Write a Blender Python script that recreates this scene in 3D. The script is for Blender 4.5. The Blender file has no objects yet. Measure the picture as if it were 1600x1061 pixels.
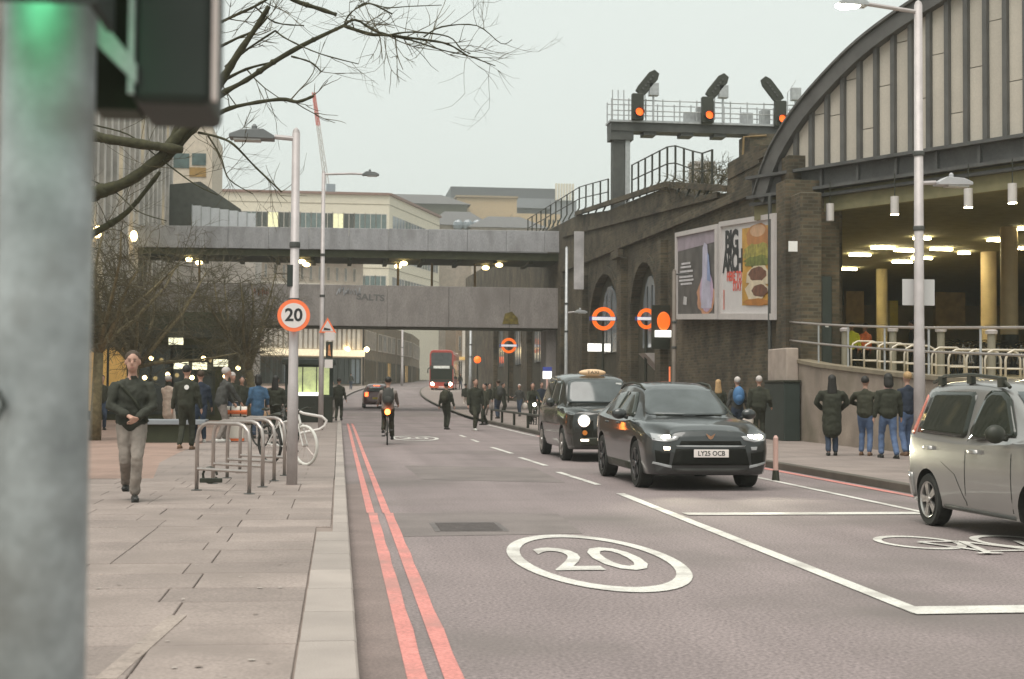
import bpy, bmesh, math, random
from mathutils import Vector, Matrix
R = math.radians
rng = random.Random(11)
scene = bpy.context.scene
COL = scene.collection

# ------------------------------------------------------------ camera
CAMH, FPX = 1.45, 2222.2
YAW, PITCH, ROLL = R(7.03), R(2.046), R(0.4)
_f = Vector((math.sin(YAW)*math.cos(PITCH), math.cos(YAW)*math.cos(PITCH), math.sin(PITCH)))
_r0 = Vector((math.cos(YAW), -math.sin(YAW), 0)); _u0 = _r0.cross(_f)
_r = _r0*math.cos(ROLL) + _u0*math.sin(ROLL); _u = _u0*math.cos(ROLL) - _r0*math.sin(ROLL)
CP = Vector((0, 0, CAMH))
cam = bpy.data.cameras.new('camera'); cam.lens = 50; cam.sensor_width = 36
cam.clip_start = 0.1; cam.clip_end = 3000
cam.dof.use_dof = True; cam.dof.focus_distance = 21; cam.dof.aperture_fstop = 4.5
camo = bpy.data.objects.new('camera', cam); COL.objects.link(camo)
m = Matrix((_r, _u, -_f)).transposed().to_4x4(); m.translation = CP; camo.matrix_world = m
scene.camera = camo

# ------------------------------------------------------------ sky, sun, exposure
SUN_EL, SUN_AZ = R(66), R(215)
world = bpy.data.worlds.new('World'); scene.world = world; world.use_nodes = True
wn = world.node_tree.nodes; wl = world.node_tree.links
bg = wn['Background']
sky = wn.new('ShaderNodeTexSky'); sky.sky_type = 'NISHITA'; sky.sun_disc = False
sky.sun_elevation = SUN_EL; sky.sun_rotation = SUN_AZ; sky.dust_density = 6; sky.air_density = 1.2
hs = wn.new('ShaderNodeHueSaturation'); hs.inputs['Saturation'].default_value = 0.15
wl.new(sky.outputs[0], hs.inputs['Color'])
mx = wn.new('ShaderNodeMix'); mx.data_type = 'RGBA'; mx.inputs[0].default_value = 0.90   # cloud cover over the clear sky
mx.inputs[7].default_value = (4.45, 4.82, 4.60, 1)
wl.new(hs.outputs[0], mx.inputs[6]); wl.new(mx.outputs[2], bg.inputs[0])
bg.inputs[1].default_value = 0.1
sl = bpy.data.lights.new('sun', 'SUN'); sl.energy = 1.5; sl.angle = R(45); sl.color = (1.0, 0.94, 0.87)
so = bpy.data.objects.new('sun', sl); COL.objects.link(so); so.location = (0, 0, 60)
sd = Vector((math.sin(SUN_AZ)*math.cos(SUN_EL), math.cos(SUN_AZ)*math.cos(SUN_EL), math.sin(SUN_EL)))
so.rotation_euler = sd.to_track_quat('Z', 'Y').to_euler()
vs = scene.view_settings; vs.view_transform = 'Standard'; vs.look = 'None'; vs.gamma = 1; vs.exposure = 0.97
scene.cycles.use_denoising = True
scene.cycles.max_bounces = 6; scene.cycles.caustics_reflective = False; scene.cycles.caustics_refractive = False
scene.cycles.sample_clamp_indirect = 4

# ------------------------------------------------------------ placing by measured sight lines
def ray(x, y): return _f*FPX + _r*(x-800) - _u*(y-530.5)
def G(x, y, z=0.0): d = ray(x, y); return CP + d*((z-CAMH)/d.z)
def AY(x, y, Y): d = ray(x, y); return CP + d*(Y/d.y)
def AX(x, y, X): d = ray(x, y); return CP + d*(X/d.x)
def on_plane(x, y, P, n): d = ray(x, y); return CP + d*(((P-CP).dot(n))/d.dot(n))

# ------------------------------------------------------------ materials
def s2l(v): v /= 255.0; return v/12.92 if v <= .04045 else ((v+.055)/1.055)**2.4
def c(r, g, b, k=1.0): return (s2l(r)*k, s2l(g)*k, s2l(b)*k)
MATS = {}
def M(name, col, rough=.7, metal=0., var=.18, scale=3., rnd=0., bump=0., bscale=60., emit=0., ecol=None, spec=.5, coat=0., fine=0., fscale=90., streak=0., sstretch=(1.5, .05, 1), stretch=None, dirt=None, dscale=.8):
    if name in MATS: return MATS[name]
    mt = bpy.data.materials.new(name); mt.use_nodes = True; n = mt.node_tree.nodes; l = mt.node_tree.links
    b = n['Principled BSDF']; b.inputs['Roughness'].default_value = rough; b.inputs['Metallic'].default_value = metal
    b.inputs['Specular IOR Level'].default_value = spec
    if coat: b.inputs['Coat Weight'].default_value = coat; b.inputs['Coat Roughness'].default_value = .04
    geo = n.new('ShaderNodeNewGeometry'); vec = geo.outputs['Position']
    if stretch:
        mp = n.new('ShaderNodeMapping'); mp.inputs['Scale'].default_value = stretch; l.new(vec, mp.inputs[0]); vec = mp.outputs[0]
    cur = None
    def mult(a, fac_socket, lo, hi):
        mr = n.new('ShaderNodeMapRange'); mr.inputs[3].default_value = lo; mr.inputs[4].default_value = hi
        l.new(fac_socket, mr.inputs[0])
        vm = n.new('ShaderNodeVectorMath'); vm.operation = 'SCALE'
        if a is None: vm.inputs[0].default_value = col
        else: l.new(a, vm.inputs[0])
        l.new(mr.outputs[0], vm.inputs['Scale']); return vm.outputs[0]
    def noise(sc, det=5.):
        t = n.new('ShaderNodeTexNoise'); t.inputs['Scale'].default_value = sc; t.inputs['Detail'].default_value = det
        l.new(vec, t.inputs['Vector'])
        mr = n.new('ShaderNodeMapRange'); mr.inputs[1].default_value = .28; mr.inputs[2].default_value = .72
        l.new(t.outputs['Fac'], mr.inputs[0]); return mr.outputs[0]
    if var: cur = mult(cur, noise(scale), 1-var, 1+var)
    if streak:
        mp2 = n.new('ShaderNodeMapping'); mp2.inputs['Scale'].default_value = sstretch; l.new(geo.outputs['Position'], mp2.inputs[0])
        t = n.new('ShaderNodeTexNoise'); t.inputs['Scale'].default_value = 1; t.inputs['Detail'].default_value = 4; l.new(mp2.outputs[0], t.inputs['Vector'])
        mr = n.new('ShaderNodeMapRange'); mr.inputs[1].default_value = .3; mr.inputs[2].default_value = .7; l.new(t.outputs['Fac'], mr.inputs[0]); cur = mult(cur, mr.outputs[0], 1-streak, 1+streak)
    if fine: cur = mult(cur, noise(fscale, 2.), 1-fine, 1+fine)
    if rnd:
        oi = n.new('ShaderNodeObjectInfo'); cur = mult(cur, oi.outputs['Random'], 1-rnd, 1+rnd)
    if dirt:
        t = noise(dscale, 8.); mixn = n.new('ShaderNodeMix'); mixn.data_type = 'RGBA'
        mr = n.new('ShaderNodeMapRange'); mr.inputs[1].default_value = .5; mr.inputs[2].default_value = .95; l.new(t, mr.inputs[0]); l.new(mr.outputs[0], mixn.inputs[0])
        if cur is None: mixn.inputs[6].default_value = (*col, 1)
        else: l.new(cur, mixn.inputs[6])
        mixn.inputs[7].default_value = (*dirt, 1); cur = mixn.outputs[2]
    if cur is None: b.inputs['Base Color'].default_value = (*col, 1)
    else: l.new(cur, b.inputs['Base Color'])
    if bump:
        t = n.new('ShaderNodeTexNoise'); t.inputs['Scale'].default_value = bscale; t.inputs['Detail'].default_value = 4; l.new(vec, t.inputs['Vector'])
        bp = n.new('ShaderNodeBump'); bp.inputs['Strength'].default_value = bump; bp.inputs['Distance'].default_value = .0015
        l.new(t.outputs['Fac'], bp.inputs['Height']); l.new(bp.outputs[0], b.inputs['Normal'])
    if emit:
        b.inputs['Emission Color'].default_value = (*(ecol or col), 1); b.inputs['Emission Strength'].default_value = emit
    MATS[name] = mt; return mt

def brick_mat(name, c1, c2, mortar, axes='yz', bw=.235, bh=.078, ms=.012, var=.35, rough=.9, offset=.5):
    if name in MATS: return MATS[name]
    mt = bpy.data.materials.new(name); mt.use_nodes = True; n = mt.node_tree.nodes; l = mt.node_tree.links
    b = n['Principled BSDF']; b.inputs['Roughness'].default_value = rough
    geo = n.new('ShaderNodeNewGeometry'); sp = n.new('ShaderNodeSeparateXYZ'); cb = n.new('ShaderNodeCombineXYZ')
    l.new(geo.outputs['Position'], sp.inputs[0])
    if axes == 'xy':
        for i, a in enumerate(axes): l.new(sp.outputs['xyz'.index(a)], cb.inputs[i])
    else:      # x+y runs along any wall that follows either axis
        ad = n.new('ShaderNodeMath'); ad.operation = 'ADD'; l.new(sp.outputs[0], ad.inputs[0]); l.new(sp.outputs[1], ad.inputs[1])
        l.new(ad.outputs[0], cb.inputs[0]); l.new(sp.outputs[2], cb.inputs[1])
    bt = n.new('ShaderNodeTexBrick'); bt.inputs['Scale'].default_value = 1
    bt.inputs['Brick Width'].default_value = bw; bt.inputs['Row Height'].default_value = bh; bt.inputs['Mortar Size'].default_value = ms
    bt.offset = offset
    bt.inputs['Color1'].default_value = (*c1, 1); bt.inputs['Color2'].default_value = (*c2, 1); bt.inputs['Mortar'].default_value = (*mortar, 1)
    l.new(cb.outputs[0], bt.inputs['Vector'])
    t = n.new('ShaderNodeTexNoise'); t.inputs['Scale'].default_value = .9; t.inputs['Detail'].default_value = 9; l.new(geo.outputs['Position'], t.inputs['Vector'])
    mr = n.new('ShaderNodeMapRange'); mr.inputs[1].default_value = .3; mr.inputs[2].default_value = .7; mr.inputs[3].default_value = 1-var; mr.inputs[4].default_value = 1+var
    l.new(t.outputs['Fac'], mr.inputs[0]); vm = n.new('ShaderNodeVectorMath'); vm.operation = 'SCALE'
    l.new(bt.outputs['Color'], vm.inputs[0]); l.new(mr.outputs[0], vm.inputs['Scale']); l.new(vm.outputs[0], b.inputs['Base Color'])
    bp = n.new('ShaderNodeBump'); bp.inputs['Strength'].default_value = .5; bp.inputs['Distance'].default_value = .01; bp.invert = True
    l.new(bt.outputs['Fac'], bp.inputs['Height']); l.new(bp.outputs[0], b.inputs['Normal'])
    MATS[name] = mt; return mt

asphalt = M('asphalt', (.222, .181, .176), .85, var=.12, scale=.5, streak=.12, fine=.42, fscale=40, bump=.6, bscale=120, dirt=(.150, .128, .118), dscale=.35)
pave = M('paving', (.268, .220, .196), .85, var=.14, scale=1.6, rnd=.13, fine=.22, fscale=48, bump=.25, bscale=90, dirt=(.225, .185, .163), dscale=.9)
pave_b = brick_mat('paving_far', (.268, .22, .196), (.24, .198, .178), (.19, .155, .135), 'xy', .9, .62, .012, .14, .85)
pave_r = brick_mat('brick_paving', (.34, .225, .18), (.29, .20, .16), (.24, .18, .15), 'xy', .22, .11, .006, .16, .85)
kerb_m = M('granite_kerb', (.335, .29, .26), .8, var=.12, scale=2, rnd=.12, fine=.14, fscale=120, bump=.2)
kerb_d = M('dark_kerb', (.10, .088, .07), .85, var=.2, scale=2, rnd=.1)
redpaint = M('red_paint', (.58, .225, .195), .7, var=.12, scale=2, fine=.24, fscale=42, dirt=(.38, .20, .175), dscale=1.3)
white_p = M('white_paint', (.62, .60, .55), .7, var=.10, scale=3, fine=.20, fscale=42, dirt=(.38, .35, .32), dscale=1.6)
concrete = M('concrete', (.285, .258, .243), .9, var=.13, scale=1.5, fine=.16, fscale=18, stretch=(1.4, 1.4, .5), dirt=(.215, .192, .178), dscale=.7)
concrete_l = M('concrete_light', (.35, .345, .355), .9, var=.16, scale=1.8, fine=.2, fscale=16, stretch=(1.5, 1.5, .5), dirt=(.255, .25, .25), dscale=.8)
conc_wall = M('concrete_ramp', (.30, .245, .20), .9, var=.25, scale=1.2, fine=.12, fscale=25, dirt=(.15, .13, .09), dscale=.5)
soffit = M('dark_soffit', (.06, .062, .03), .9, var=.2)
brick = brick_mat('dark_brick', (.105, .078, .047), (.050, .042, .026), (.088, .077, .054), 'yz', bw=.30, bh=.10, ms=.014, var=.55)
brick_x = brick_mat('dark_brick_front', (.125, .09, .055), (.06, .05, .03), (.09, .08, .055), 'xz', bw=.30, bh=.10, ms=.014, var=.5)
brown_x = brick_mat('brown_brick', (.22, .15, .085), (.17, .12, .07), (.16, .13, .09), 'xz')
galv = M('galvanised', (.42, .43, .43), .45, .35, var=.16, scale=6, fine=.1, fscale=80)
galv_p = M('lamp_post_paint', (.46, .42, .41), .5, .15, var=.12, scale=4, fine=.08)
steel = M('brushed_steel', (.46, .41, .38), .35, .75, var=.1, scale=9)
black = M('black_metal', (.026, .028, .017), .5, var=.2, scale=8)
dkgreen = M('dark_green_metal', (.024, .032, .026), .6, var=.2, scale=8)
dkgrey = M('dark_grey_steel', (.07, .072, .066), .6, var=.2, scale=3)
beam_m = M('painted_girder', (.085, .085, .082), .6, var=.25, scale=2, fine=.12, fscale=15)
glassd = M('dark_glass', (.022, .026, .018), .06, var=0, spec=.5)
glassb = M('blue_grey_glass', (.17, .20, .225), .12, var=.1, spec=.8)
glasst = M('teal_glass', (.09, .135, .13), .10, var=.3, scale=1.5, spec=.8)
cream = M('cream_cladding', (.72, .66, .53), .8, var=.05, scale=2)
stone = M('pale_stone', (.44, .375, .31), .9, var=.16, scale=1.5)
stone_w = M('white_stone', (.60, .55, .48), .85, var=.1, scale=1.5)
stone_g = M('grey_stone', (.56, .51, .46), .9, var=.22, scale=1.2)
slate = M('slate_roof', (.12, .115, .115), .8, var=.2, scale=2)
bark = M('bark', (.050, .048, .024), .95, var=.35, scale=14, bump=.5, bscale=40)
bark_t = M('trunk_bark', (.19, .155, .085), .95, var=.35, scale=10, bump=.5, bscale=30)
twig_m = M('twigs', (.098, .084, .048), .95, var=.3, scale=6)
tyre_m = M('tyre', (.028, .028, .024), .85, var=.15)
plate_w = M('plate', (.82, .74, .70), .6, var=0)
ink = M('ink', (.03, .03, .03), .7, var=0)
white = M('white', (.78, .77, .74), .6, var=.05)
orange_e = M('orange_light', (1, .22, .03), .5, var=0, emit=1.0, ecol=(1, .11, .012))
warm_e = M('warm_lamp', (1, .8, .5), .5, var=0, emit=6, ecol=(1, .74, .32))
white_e = M('white_lamp', (1, 1, .9), .5, var=0, emit=16, ecol=(1, .97, .82))
tube_e = M('tube_lamp', (1, .95, .75), .5, var=0, emit=42, ecol=(1, .86, .50))
red_e = M('tail_lamp', (1, .12, .04), .5, var=0, emit=2.6, ecol=(1, .12, .03))

# ------------------------------------------------------------ mesh building
class MB:
    def __init__(s): s.v = []; s.f = []; s.mi = []; s.cur = 0
    def mat(s, i): s.cur = i; return s
    def add(s, vs, fs):
        o = len(s.v); s.v += [tuple(v) for v in vs]
        for f in fs: s.f.append([i+o for i in f]); s.mi.append(s.cur)
        return s
    def box(s, x0, x1, y0, y1, z0, z1, T=None):
        vs = [Vector((x, y, z)) for z in (z0, z1) for y in (y0, y1) for x in (x0, x1)]
        if T is not None: vs = [T @ v for v in vs]
        return s.add(vs, [(0, 2, 3, 1), (4, 5, 7, 6), (0, 1, 5, 4), (2, 6, 7, 3), (0, 4, 6, 2), (1, 3, 7, 5)])
    def quad(s, *p): return s.add(p, [tuple(range(len(p)))])
    def prism(s, pts, vec):
        n = len(pts); vec = Vector(vec); a = [Vector(p) for p in pts]
        return s.add(a + [p+vec for p in a], [tuple(range(n-1, -1, -1)), tuple(range(n, 2*n))] + [(i, (i+1) % n, n+(i+1) % n, n+i) for i in range(n)])
    def tube(s, path, rad, n=8, cap=True, closed=False):
        P = [Vector(p) for p in path]; k = len(P)
        if not hasattr(rad, '__len__'): rad = [rad]*k
        vs = []; prev = None
        for i in range(k):
            if closed: t = P[(i+1) % k]-P[i-1]
            else: t = P[min(i+1, k-1)]-P[max(i-1, 0)]
            if t.length < 1e-9: t = Vector((0, 0, 1))
            t.normalize()
            if prev is None:
                a = Vector((0, 0, 1)) if abs(t.z) < .9 else Vector((1, 0, 0)); u = t.cross(a).normalized()
            else:
                u = prev - t*prev.dot(t)
                if u.length < 1e-6: u = t.orthogonal()
                u.normalize()
            prev = u; w = t.cross(u)
            for j in range(n):
                a = 2*math.pi*j/n; vs.append(P[i]+(u*math.cos(a)+w*math.sin(a))*rad[i])
        fs = []
        for i in range(k if closed else k-1):
            for j in range(n):
                a, b = i*n+j, i*n+(j+1) % n; c_, d = ((i+1) % k)*n+(j+1) % n, ((i+1) % k)*n+j
                fs.append((a, b, c_, d))
        if cap and not closed: fs += [tuple(range(n-1, -1, -1)), tuple((k-1)*n+j for j in range(n))]
        return s.add(vs, fs)
    def lathe(s, prof, n=16, T=None, cap=True):
        vs = []
        for r, z in prof:
            for j in range(n):
                a = 2*math.pi*j/n; v = Vector((r*math.cos(a), r*math.sin(a), z)); vs.append(T @ v if T is not None else v)
        fs = [(i*n+j, i*n+(j+1) % n, (i+1)*n+(j+1) % n, (i+1)*n+j) for i in range(len(prof)-1) for j in range(n)]
        if cap: fs += [tuple(range(n-1, -1, -1)), tuple((len(prof)-1)*n+j for j in range(n))]
        return s.add(vs, fs)
    def ell(s, cen, rad, n=12, k=8, T=None):
        prof = []
        vs = []
        cen = Vector(cen)
        for i in range(k+1):
            th = math.pi*min(max(i/k, .02), .98)
            for j in range(n):
                a = 2*math.pi*j/n
                v = Vector((rad[0]*math.sin(th)*math.cos(a), rad[1]*math.sin(th)*math.sin(a), -rad[2]*math.cos(th)))
                if T is not None: v = T @ v
                vs.append(cen+v)
        fs = [(i*n+j, i*n+(j+1) % n, (i+1)*n+(j+1) % n, (i+1)*n+j) for i in range(k) for j in range(n)]
        fs += [tuple(range(n-1, -1, -1)), tuple(k*n+j for j in range(n))]
        return s.add(vs, fs)
    def mesh(s, name, mats, smooth=False, off=None):
        me = bpy.data.meshes.new(name)
        vs = s.v if off is None else [(v[0]-off[0], v[1]-off[1], v[2]-off[2]) for v in s.v]
        me.from_pydata(vs, [], s.f)
        for mm in (mats if isinstance(mats, (list, tuple)) else [mats]): me.materials.append(mm)
        me.polygons.foreach_set('material_index', s.mi)
        if smooth: me.polygons.foreach_set('use_smooth', [True]*len(me.polygons))
        me.update(); return me
    def build(s, name, mats, parent=None, smooth=False, world=False, bevel=0.):
        off = None
        if parent is not None and world:
            p = parent
            while p.parent is not None: p = p.parent
            off = p.location
        me = s.mesh(name, mats, smooth, off)
        o = link(name, me, parent)
        if bevel:
            b = o.modifiers.new('bevel', 'BEVEL'); b.width = bevel; b.segments = 2; b.limit_method = 'ANGLE'
        return o
def link(name, data, parent=None):
    o = bpy.data.objects.new(name, data); COL.objects.link(o)
    if parent is not None: o.parent = parent
    return o
def tag(o, label, cat, group=None):
    o['label'] = label; o['category'] = cat
    if group: o['group'] = group
    return o
def thing(name, label, cat, loc=(0, 0, 0), rz=0, group=None):
    o = link(name, None); o.location = loc; o.rotation_euler = (0, 0, rz); o.empty_display_size = .2
    return tag(o, label, cat, group)
def struct(o, label=None):
    o['kind'] = 'structure'
    if label: o['label'] = label
    return o
def copy_tree(o, parent=None):
    k = o.copy(); COL.objects.link(k)
    if parent is not None: k.parent = parent
    for ch in list(o.children): copy_tree(ch, k)
    return k
def text_mesh(name, s, size, T, mat, parent, extrude=.002, align='CENTER', xs=1., bold=0., spacing=1.):
    cu = bpy.data.curves.new(name, 'FONT'); cu.body = s; cu.size = size; cu.align_x = align; cu.align_y = 'CENTER'
    cu.extrude = extrude; cu.resolution_u = 3; cu.offset = bold; cu.space_character = spacing
    ob = bpy.data.objects.new(name, cu); me = evaluate([ob])
    bpy.data.objects.remove(ob); me.transform(Matrix.Diagonal((xs, 1, 1, 1))); me.transform(T)
    me.materials.clear(); me.materials.append(mat)
    return link(name, me, parent)
def frame(o, x, z):      # matrix: local x -> x, local y -> z, origin o
    x = Vector(x).normalized(); z = Vector(z).normalized(); y = x.cross(z)
    mm = Matrix((x, z, y)).transposed().to_4x4(); mm.translation = Vector(o); return mm
def facing_cam(o): return frame(o, (1, 0, 0), (0, 0, 1))
TMP = bpy.data.scenes.new('workbench')
def evaluate(objs):      # mesh of the first object, worked out in a small scene of its own so that it is quick
    for o in objs: TMP.collection.objects.link(o)
    vl = TMP.view_layers[0]; vl.update(); me = bpy.data.meshes.new_from_object(objs[0].evaluated_get(vl.depsgraph))
    for o in objs: TMP.collection.objects.unlink(o)
    return me
def realise(o, others=()):
    par = o.parent; o.parent = None; COL.objects.unlink(o)
    me = evaluate([o]+list(others)); o.modifiers.clear(); o.data = me
    COL.objects.link(o); o.parent = par; return o
# ------------------------------------------------------------ ground, road, pavements
def sm(t): t = min(max(t, 0), 1); return t*t*(3-2*t)
def zg(Y):
    if Y < 66: return 0.
    if Y < 78: return .0165*(Y-66)**2/24
    return .0165*(min(Y, 300)-72)
def kx(Y): return .105+.002*min(max(Y, 0), 55)+.00052*max(0, Y-85)**2
def rx(Y): return kx(Y)+8.1-1.75*sm((Y-27)/19)
YS = [-12, 0, 5, 10, 15, 20, 26, 30, 34, 38, 42, 46, 52, 58, 66, 69, 72, 75, 78, 85] + list(range(92, 300, 8))
def strip(a, b, z, ys=YS):
    mb = MB()
    for i in range(len(ys)-1):
        y0, y1 = ys[i], ys[i+1]
        mb.quad((a(y0), y0, zg(y0)+z), (b(y0), y0, zg(y0)+z), (b(y1), y1, zg(y1)+z), (a(y1), y1, zg(y1)+z))
    return mb
gm = M('bare_ground', (.13, .115, .09), .95)
struct(strip(lambda y: -900, lambda y: 900, -.06, [-60]+YS[1:]+[300, 1500]).build('ground', gm))
road = struct(strip(lambda y: kx(y)-.01, lambda y: rx(y)+.01, 0).build('road', asphalt))
lp = struct(strip(lambda y: -60, lambda y: kx(y)-.005, .105, [y for y in YS if y <= 20]+[21.4]).build('pavement', M('joint_sand', (.23, .185, .16), .95)))
lpf = struct(strip(lambda y: -2.6-.6*sm((y-20)/8), lambda y: kx(y)-.16, .12, [21.4]+[y for y in YS if y > 22]).build('pavement', pave_b))
lpr = struct(strip(lambda y: -60, lambda y: -2.6-.6*sm((y-20)/8), .12, [21.4]+[y for y in YS if y > 22]).build('plaza_paving', pave_r))
rp = struct(strip(lambda y: rx(y)+.14, lambda y: 34+kx(y), .12).build('pavement', pave_b))

# slabs of the near pavement, each a piece of its own
slabcache = {}
def slab_mesh(w, d):
    k = (round(w, 2), round(d, 2))
    if k not in slabcache:
        g, b = .004, .004; x, y = w/2-g, d/2-g
        lo = [(-x, -y, -.05), (x, -y, -.05), (x, y, -.05), (-x, y, -.05)]; md = [(a, b_, -.006) for a, b_, _ in lo]
        hi = [(a-math.copysign(b, a), b_-math.copysign(b, b_), 0) for a, b_, _ in lo]
        slabcache[k] = MB().add(lo+md+hi, [(8, 9, 10, 11)]+[(i+o, (i+1) % 4+o, (i+1) % 4+4+o, i+4+o) for o in (0, 4) for i in range(4)]).mesh('paving_slab', pave)
    return slabcache[k]
def lay(x0, x1, y0, y1, parent, name='paving_slab', tilt=.004, dz=0.):
    o = link(name, slab_mesh(x1-x0, y1-y0), parent)
    o.location = ((x0+x1)/2, (y0+y1)/2, .12+dz+rng.uniform(-.0025, .0025)); o.rotation_euler = (rng.uniform(-tilt, tilt), rng.uniform(-tilt, tilt), 0)
y = 6.2; row = 0
while y < 21.3:
    d = (.62, .75, .62, .9)[row % 4] if y < 13 else (.62, .75)[row % 2]
    d = min(d, 21.4-y)
    if d < .2: break
    edge = kx(y)-(.305 if y < 13.4 else .165)
    x = edge; first = True; lim = -2.2-.33*(y-6)
    while x > max(lim, -6.4):
        w = rng.choice((.6, .75, .9, .9)) if not first else rng.choice((.45, .75, .9)); first = False
        lay(x-w, x, y, y+d, lp); x -= w
    y += d; row += 1
# worn edging strip across the near slabs, chewing gum and litter specks
a, b = G(278, 962, .12), G(165, 1061, .12); d_ = (b-a).normalized(); n_ = Vector((-d_.y, d_.x, 0))*.05
MB().prism([(a-n_)+Vector((0, 0, -.01)), (b-n_)+Vector((0, 0, -.01)), (b+n_)+Vector((0, 0, -.01)), (a+n_)+Vector((0, 0, -.01))], (0, 0, .0135)).build('edging_strip', M('pale_edging', (.30, .248, .215), .85, var=.2, scale=5, fine=.2, fscale=40), lp)
mg = MB(); mgd = MB()
for i in range(75):
    yy = 6.4+14*rng.random()**1.6; xx = rng.uniform(-.35*yy+.2, kx(yy)-.35); r_ = rng.uniform(.008, .018)
    (mg if i % 3 else mgd).lathe([(r_, .1255), (r_*.8, .1260)], 7, Matrix.Translation((xx, yy, 0)) @ Matrix.Diagonal((rng.uniform(.7, 1.4), 1, 1, 1)))
for mm_, nm, cl in ((mg, 'gum_specks', (.40, .35, .31)), (mgd, 'dirt_specks', (.22, .175, .15))):
    o = mm_.build(nm, M(nm, cl, .8, var=.2), lp); o['kind'] = 'stuff'
# kerb stones
def kerbstone(x0, x1, y0, y1, parent, mat, zt=.125):
    z0, z1 = zg(y0), zg(y1); mb = MB(); b = .012; g = .005
    xr = [(x0, 0), (x0, zt), (x1-b, zt), (x1, zt-b), (x1, -.02)] if x1 > x0 else [(x0, 0), (x0, zt), (x1+b, zt), (x1, zt-b), (x1, -.02)]
    s = math.copysign(1, x1-x0)
    mb.prism([(x, y0+g, z+z0) for x, z in xr], (0, y1-y0-2*g, z1-z0)); return mb.build('kerb_stone', mat, parent)
y = 5.6
while y < 58:
    L = 1.0 if y < 13.3 else .92
    if y < 13.4 and y+L > 13.4: L = 13.4-y+.001
    w = .295 if y < 13.39 else .15
    kerbstone(kx(y)-w, kx(y+L/2)+.002, y, y+L, lp, kerb_m); y += L
struct(strip(lambda y: kx(y)-.16, lambda y: kx(y)+.0, .122, [y_ for y_ in YS if y_ >= 58]).build('far_kerb', kerb_m))
y = 12
while y < 62:
    kerbstone(rx(y)+.15, rx(y)-.002, y, y+.95, rp, kerb_d); y += .95
mbk = strip(lambda y: rx(y), lambda y: rx(y)+.15, .124, [62]+[y_ for y_ in YS if y_ > 62]); struct(mbk.build('far_kerb', kerb_d))

# worn repair patches and a darker band in the asphalt, then the painted markings, each a sheet a few mm up
patch_m = M('patched_asphalt', (.180, .152, .142), .85, var=.18, scale=1.2, fine=.2, fscale=70, bump=.6, bscale=120)
patch_w = M('warm_gutter_asphalt', (.20, .155, .14), .85, var=.18, scale=1.6, fine=.25, fscale=60, bump=.6, bscale=120)
def sheet(name, pts, mat, z=.004, parent=road): return MB().quad(*[(p[0], p[1], zg(p[1])+z) for p in pts]).build(name, mat, parent)
sheet('asphalt_patch', [(.62, 14.1), (2.5, 14.3), (2.6, 16.6), (.62, 16.8)], patch_m, .003)
sheet('asphalt_patch', [(1.4, 23.0), (3.6, 22.2), (3.7, 26.5), (1.3, 27.2)], patch_m, .003)
sheet('asphalt_patch', [(kx(6)+.005, 5.6), (.40, 5.6), (.50, 22), (kx(22)+.005, 22)], patch_w, .003)
sheet('asphalt_patch', [(.6, 74), (7, 74), (7.2, 80), (.6, 80)], patch_m, .003)  # darker band across the road just short of the bridge
sheet('asphalt_patch', [(4.3, 5.8), (7.8, 5.8), (7.8, 8.3), (4.3, 8.1)], patch_m, .003)
def line_strip(name, f, w, y0, y1, mat, n=12, z=.007):
    mb = MB()
    for i in range(n):
        a, b = y0+(y1-y0)*i/n, y0+(y1-y0)*(i+1)/n
        j = .006*math.sin(a*3.1)
        mb.quad((f(a)-w/2, a, zg(a)+z), (f(a)+w/2+j, a, zg(a)+z), (f(b)+w/2+.006*math.sin(b*3.1), b, zg(b)+z), (f(b)-w/2, b, zg(b)+z))
    return mb.build(name, mat, road)
for off in (.265, .45):
    line_strip('red_line', lambda y: kx(y)+off+.035, .10, 5.4, 16.75, redpaint, 14)
    line_strip('red_line', lambda y: kx(y)+off+.01, .085, 16.75, 60, redpaint, 20)
line_strip('red_line', lambda y: rx(y)-.19, .14, 14, 45, redpaint, 20)
line_strip('lane_line', lambda y: 3.84+.015*(y-9.1), .13, 9.0, 19.8, white_p, 10)
for (a, b, x, y) in ((935, 758, 872, 738), (853, 728, 812, 715), (800, 709, 768, 699)):
    p, q = G(a, b), G(x, y); line_strip('lane_dash', lambda t: p.x+(q.x-p.x)*(t-p.y)/(q.y-p.y), .11, p.y, q.y, white_p, 3)
for y0 in (39.5, 43.5): line_strip('lane_dash', lambda t: 3.95, .1, y0, y0+2, white_p, 2)
line_strip('cycle_lane_line', lambda y: 7.1, .11, 15.9, 34, white_p, 10)
line_strip('edge_line', lambda y: rx(y)-.28, .1, 44, 62, white_p, 8)
sheet('stop_line', [(3.78, 8.95), (8.0, 9.0), (8.0, 9.27), (3.78, 9.27)], white_p, .009)
sheet('stop_line', [(4.1, 16.3), (7.0, 16.3), (7.0, 16.62), (4.1, 16.62)], white_p, .009)
def roundel(cx, cy):
    mb = MB(); n = 48; A, B = .71, 2.04
    for i in range(n):
        q = []
        for k, t in ((0, i), (0, i+1), (1, i+1), (1, i)):
            a = 2*math.pi*t/n; q.append((cx+(A-k*.115)*math.cos(a), cy+(B-k*.27)*math.sin(a), .008))
        mb.quad(*q)
    o = mb.build('speed_roundel', white_p, road)
    T = Matrix.Translation((cx-.01, cy-.05, .008)) @ Matrix.Diagonal((.80, 2.05, 1, 1))
    text_mesh('speed_digits', '20', 1.12, T, white_p, o, 0.0, bold=.012)
roundel(2.21, 12.12); roundel(2.33, 42.4)
bm_ = MB(); bz = .008
def flat_line(mb, a, b, w):
    a, b = Vector((*a, bz)), Vector((*b, bz)); t = (b-a).normalized(); nrm = Vector((-t.y, t.x, 0))*w/2
    mb.quad(a-nrm, b-nrm, b+nrm, a+nrm)
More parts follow.
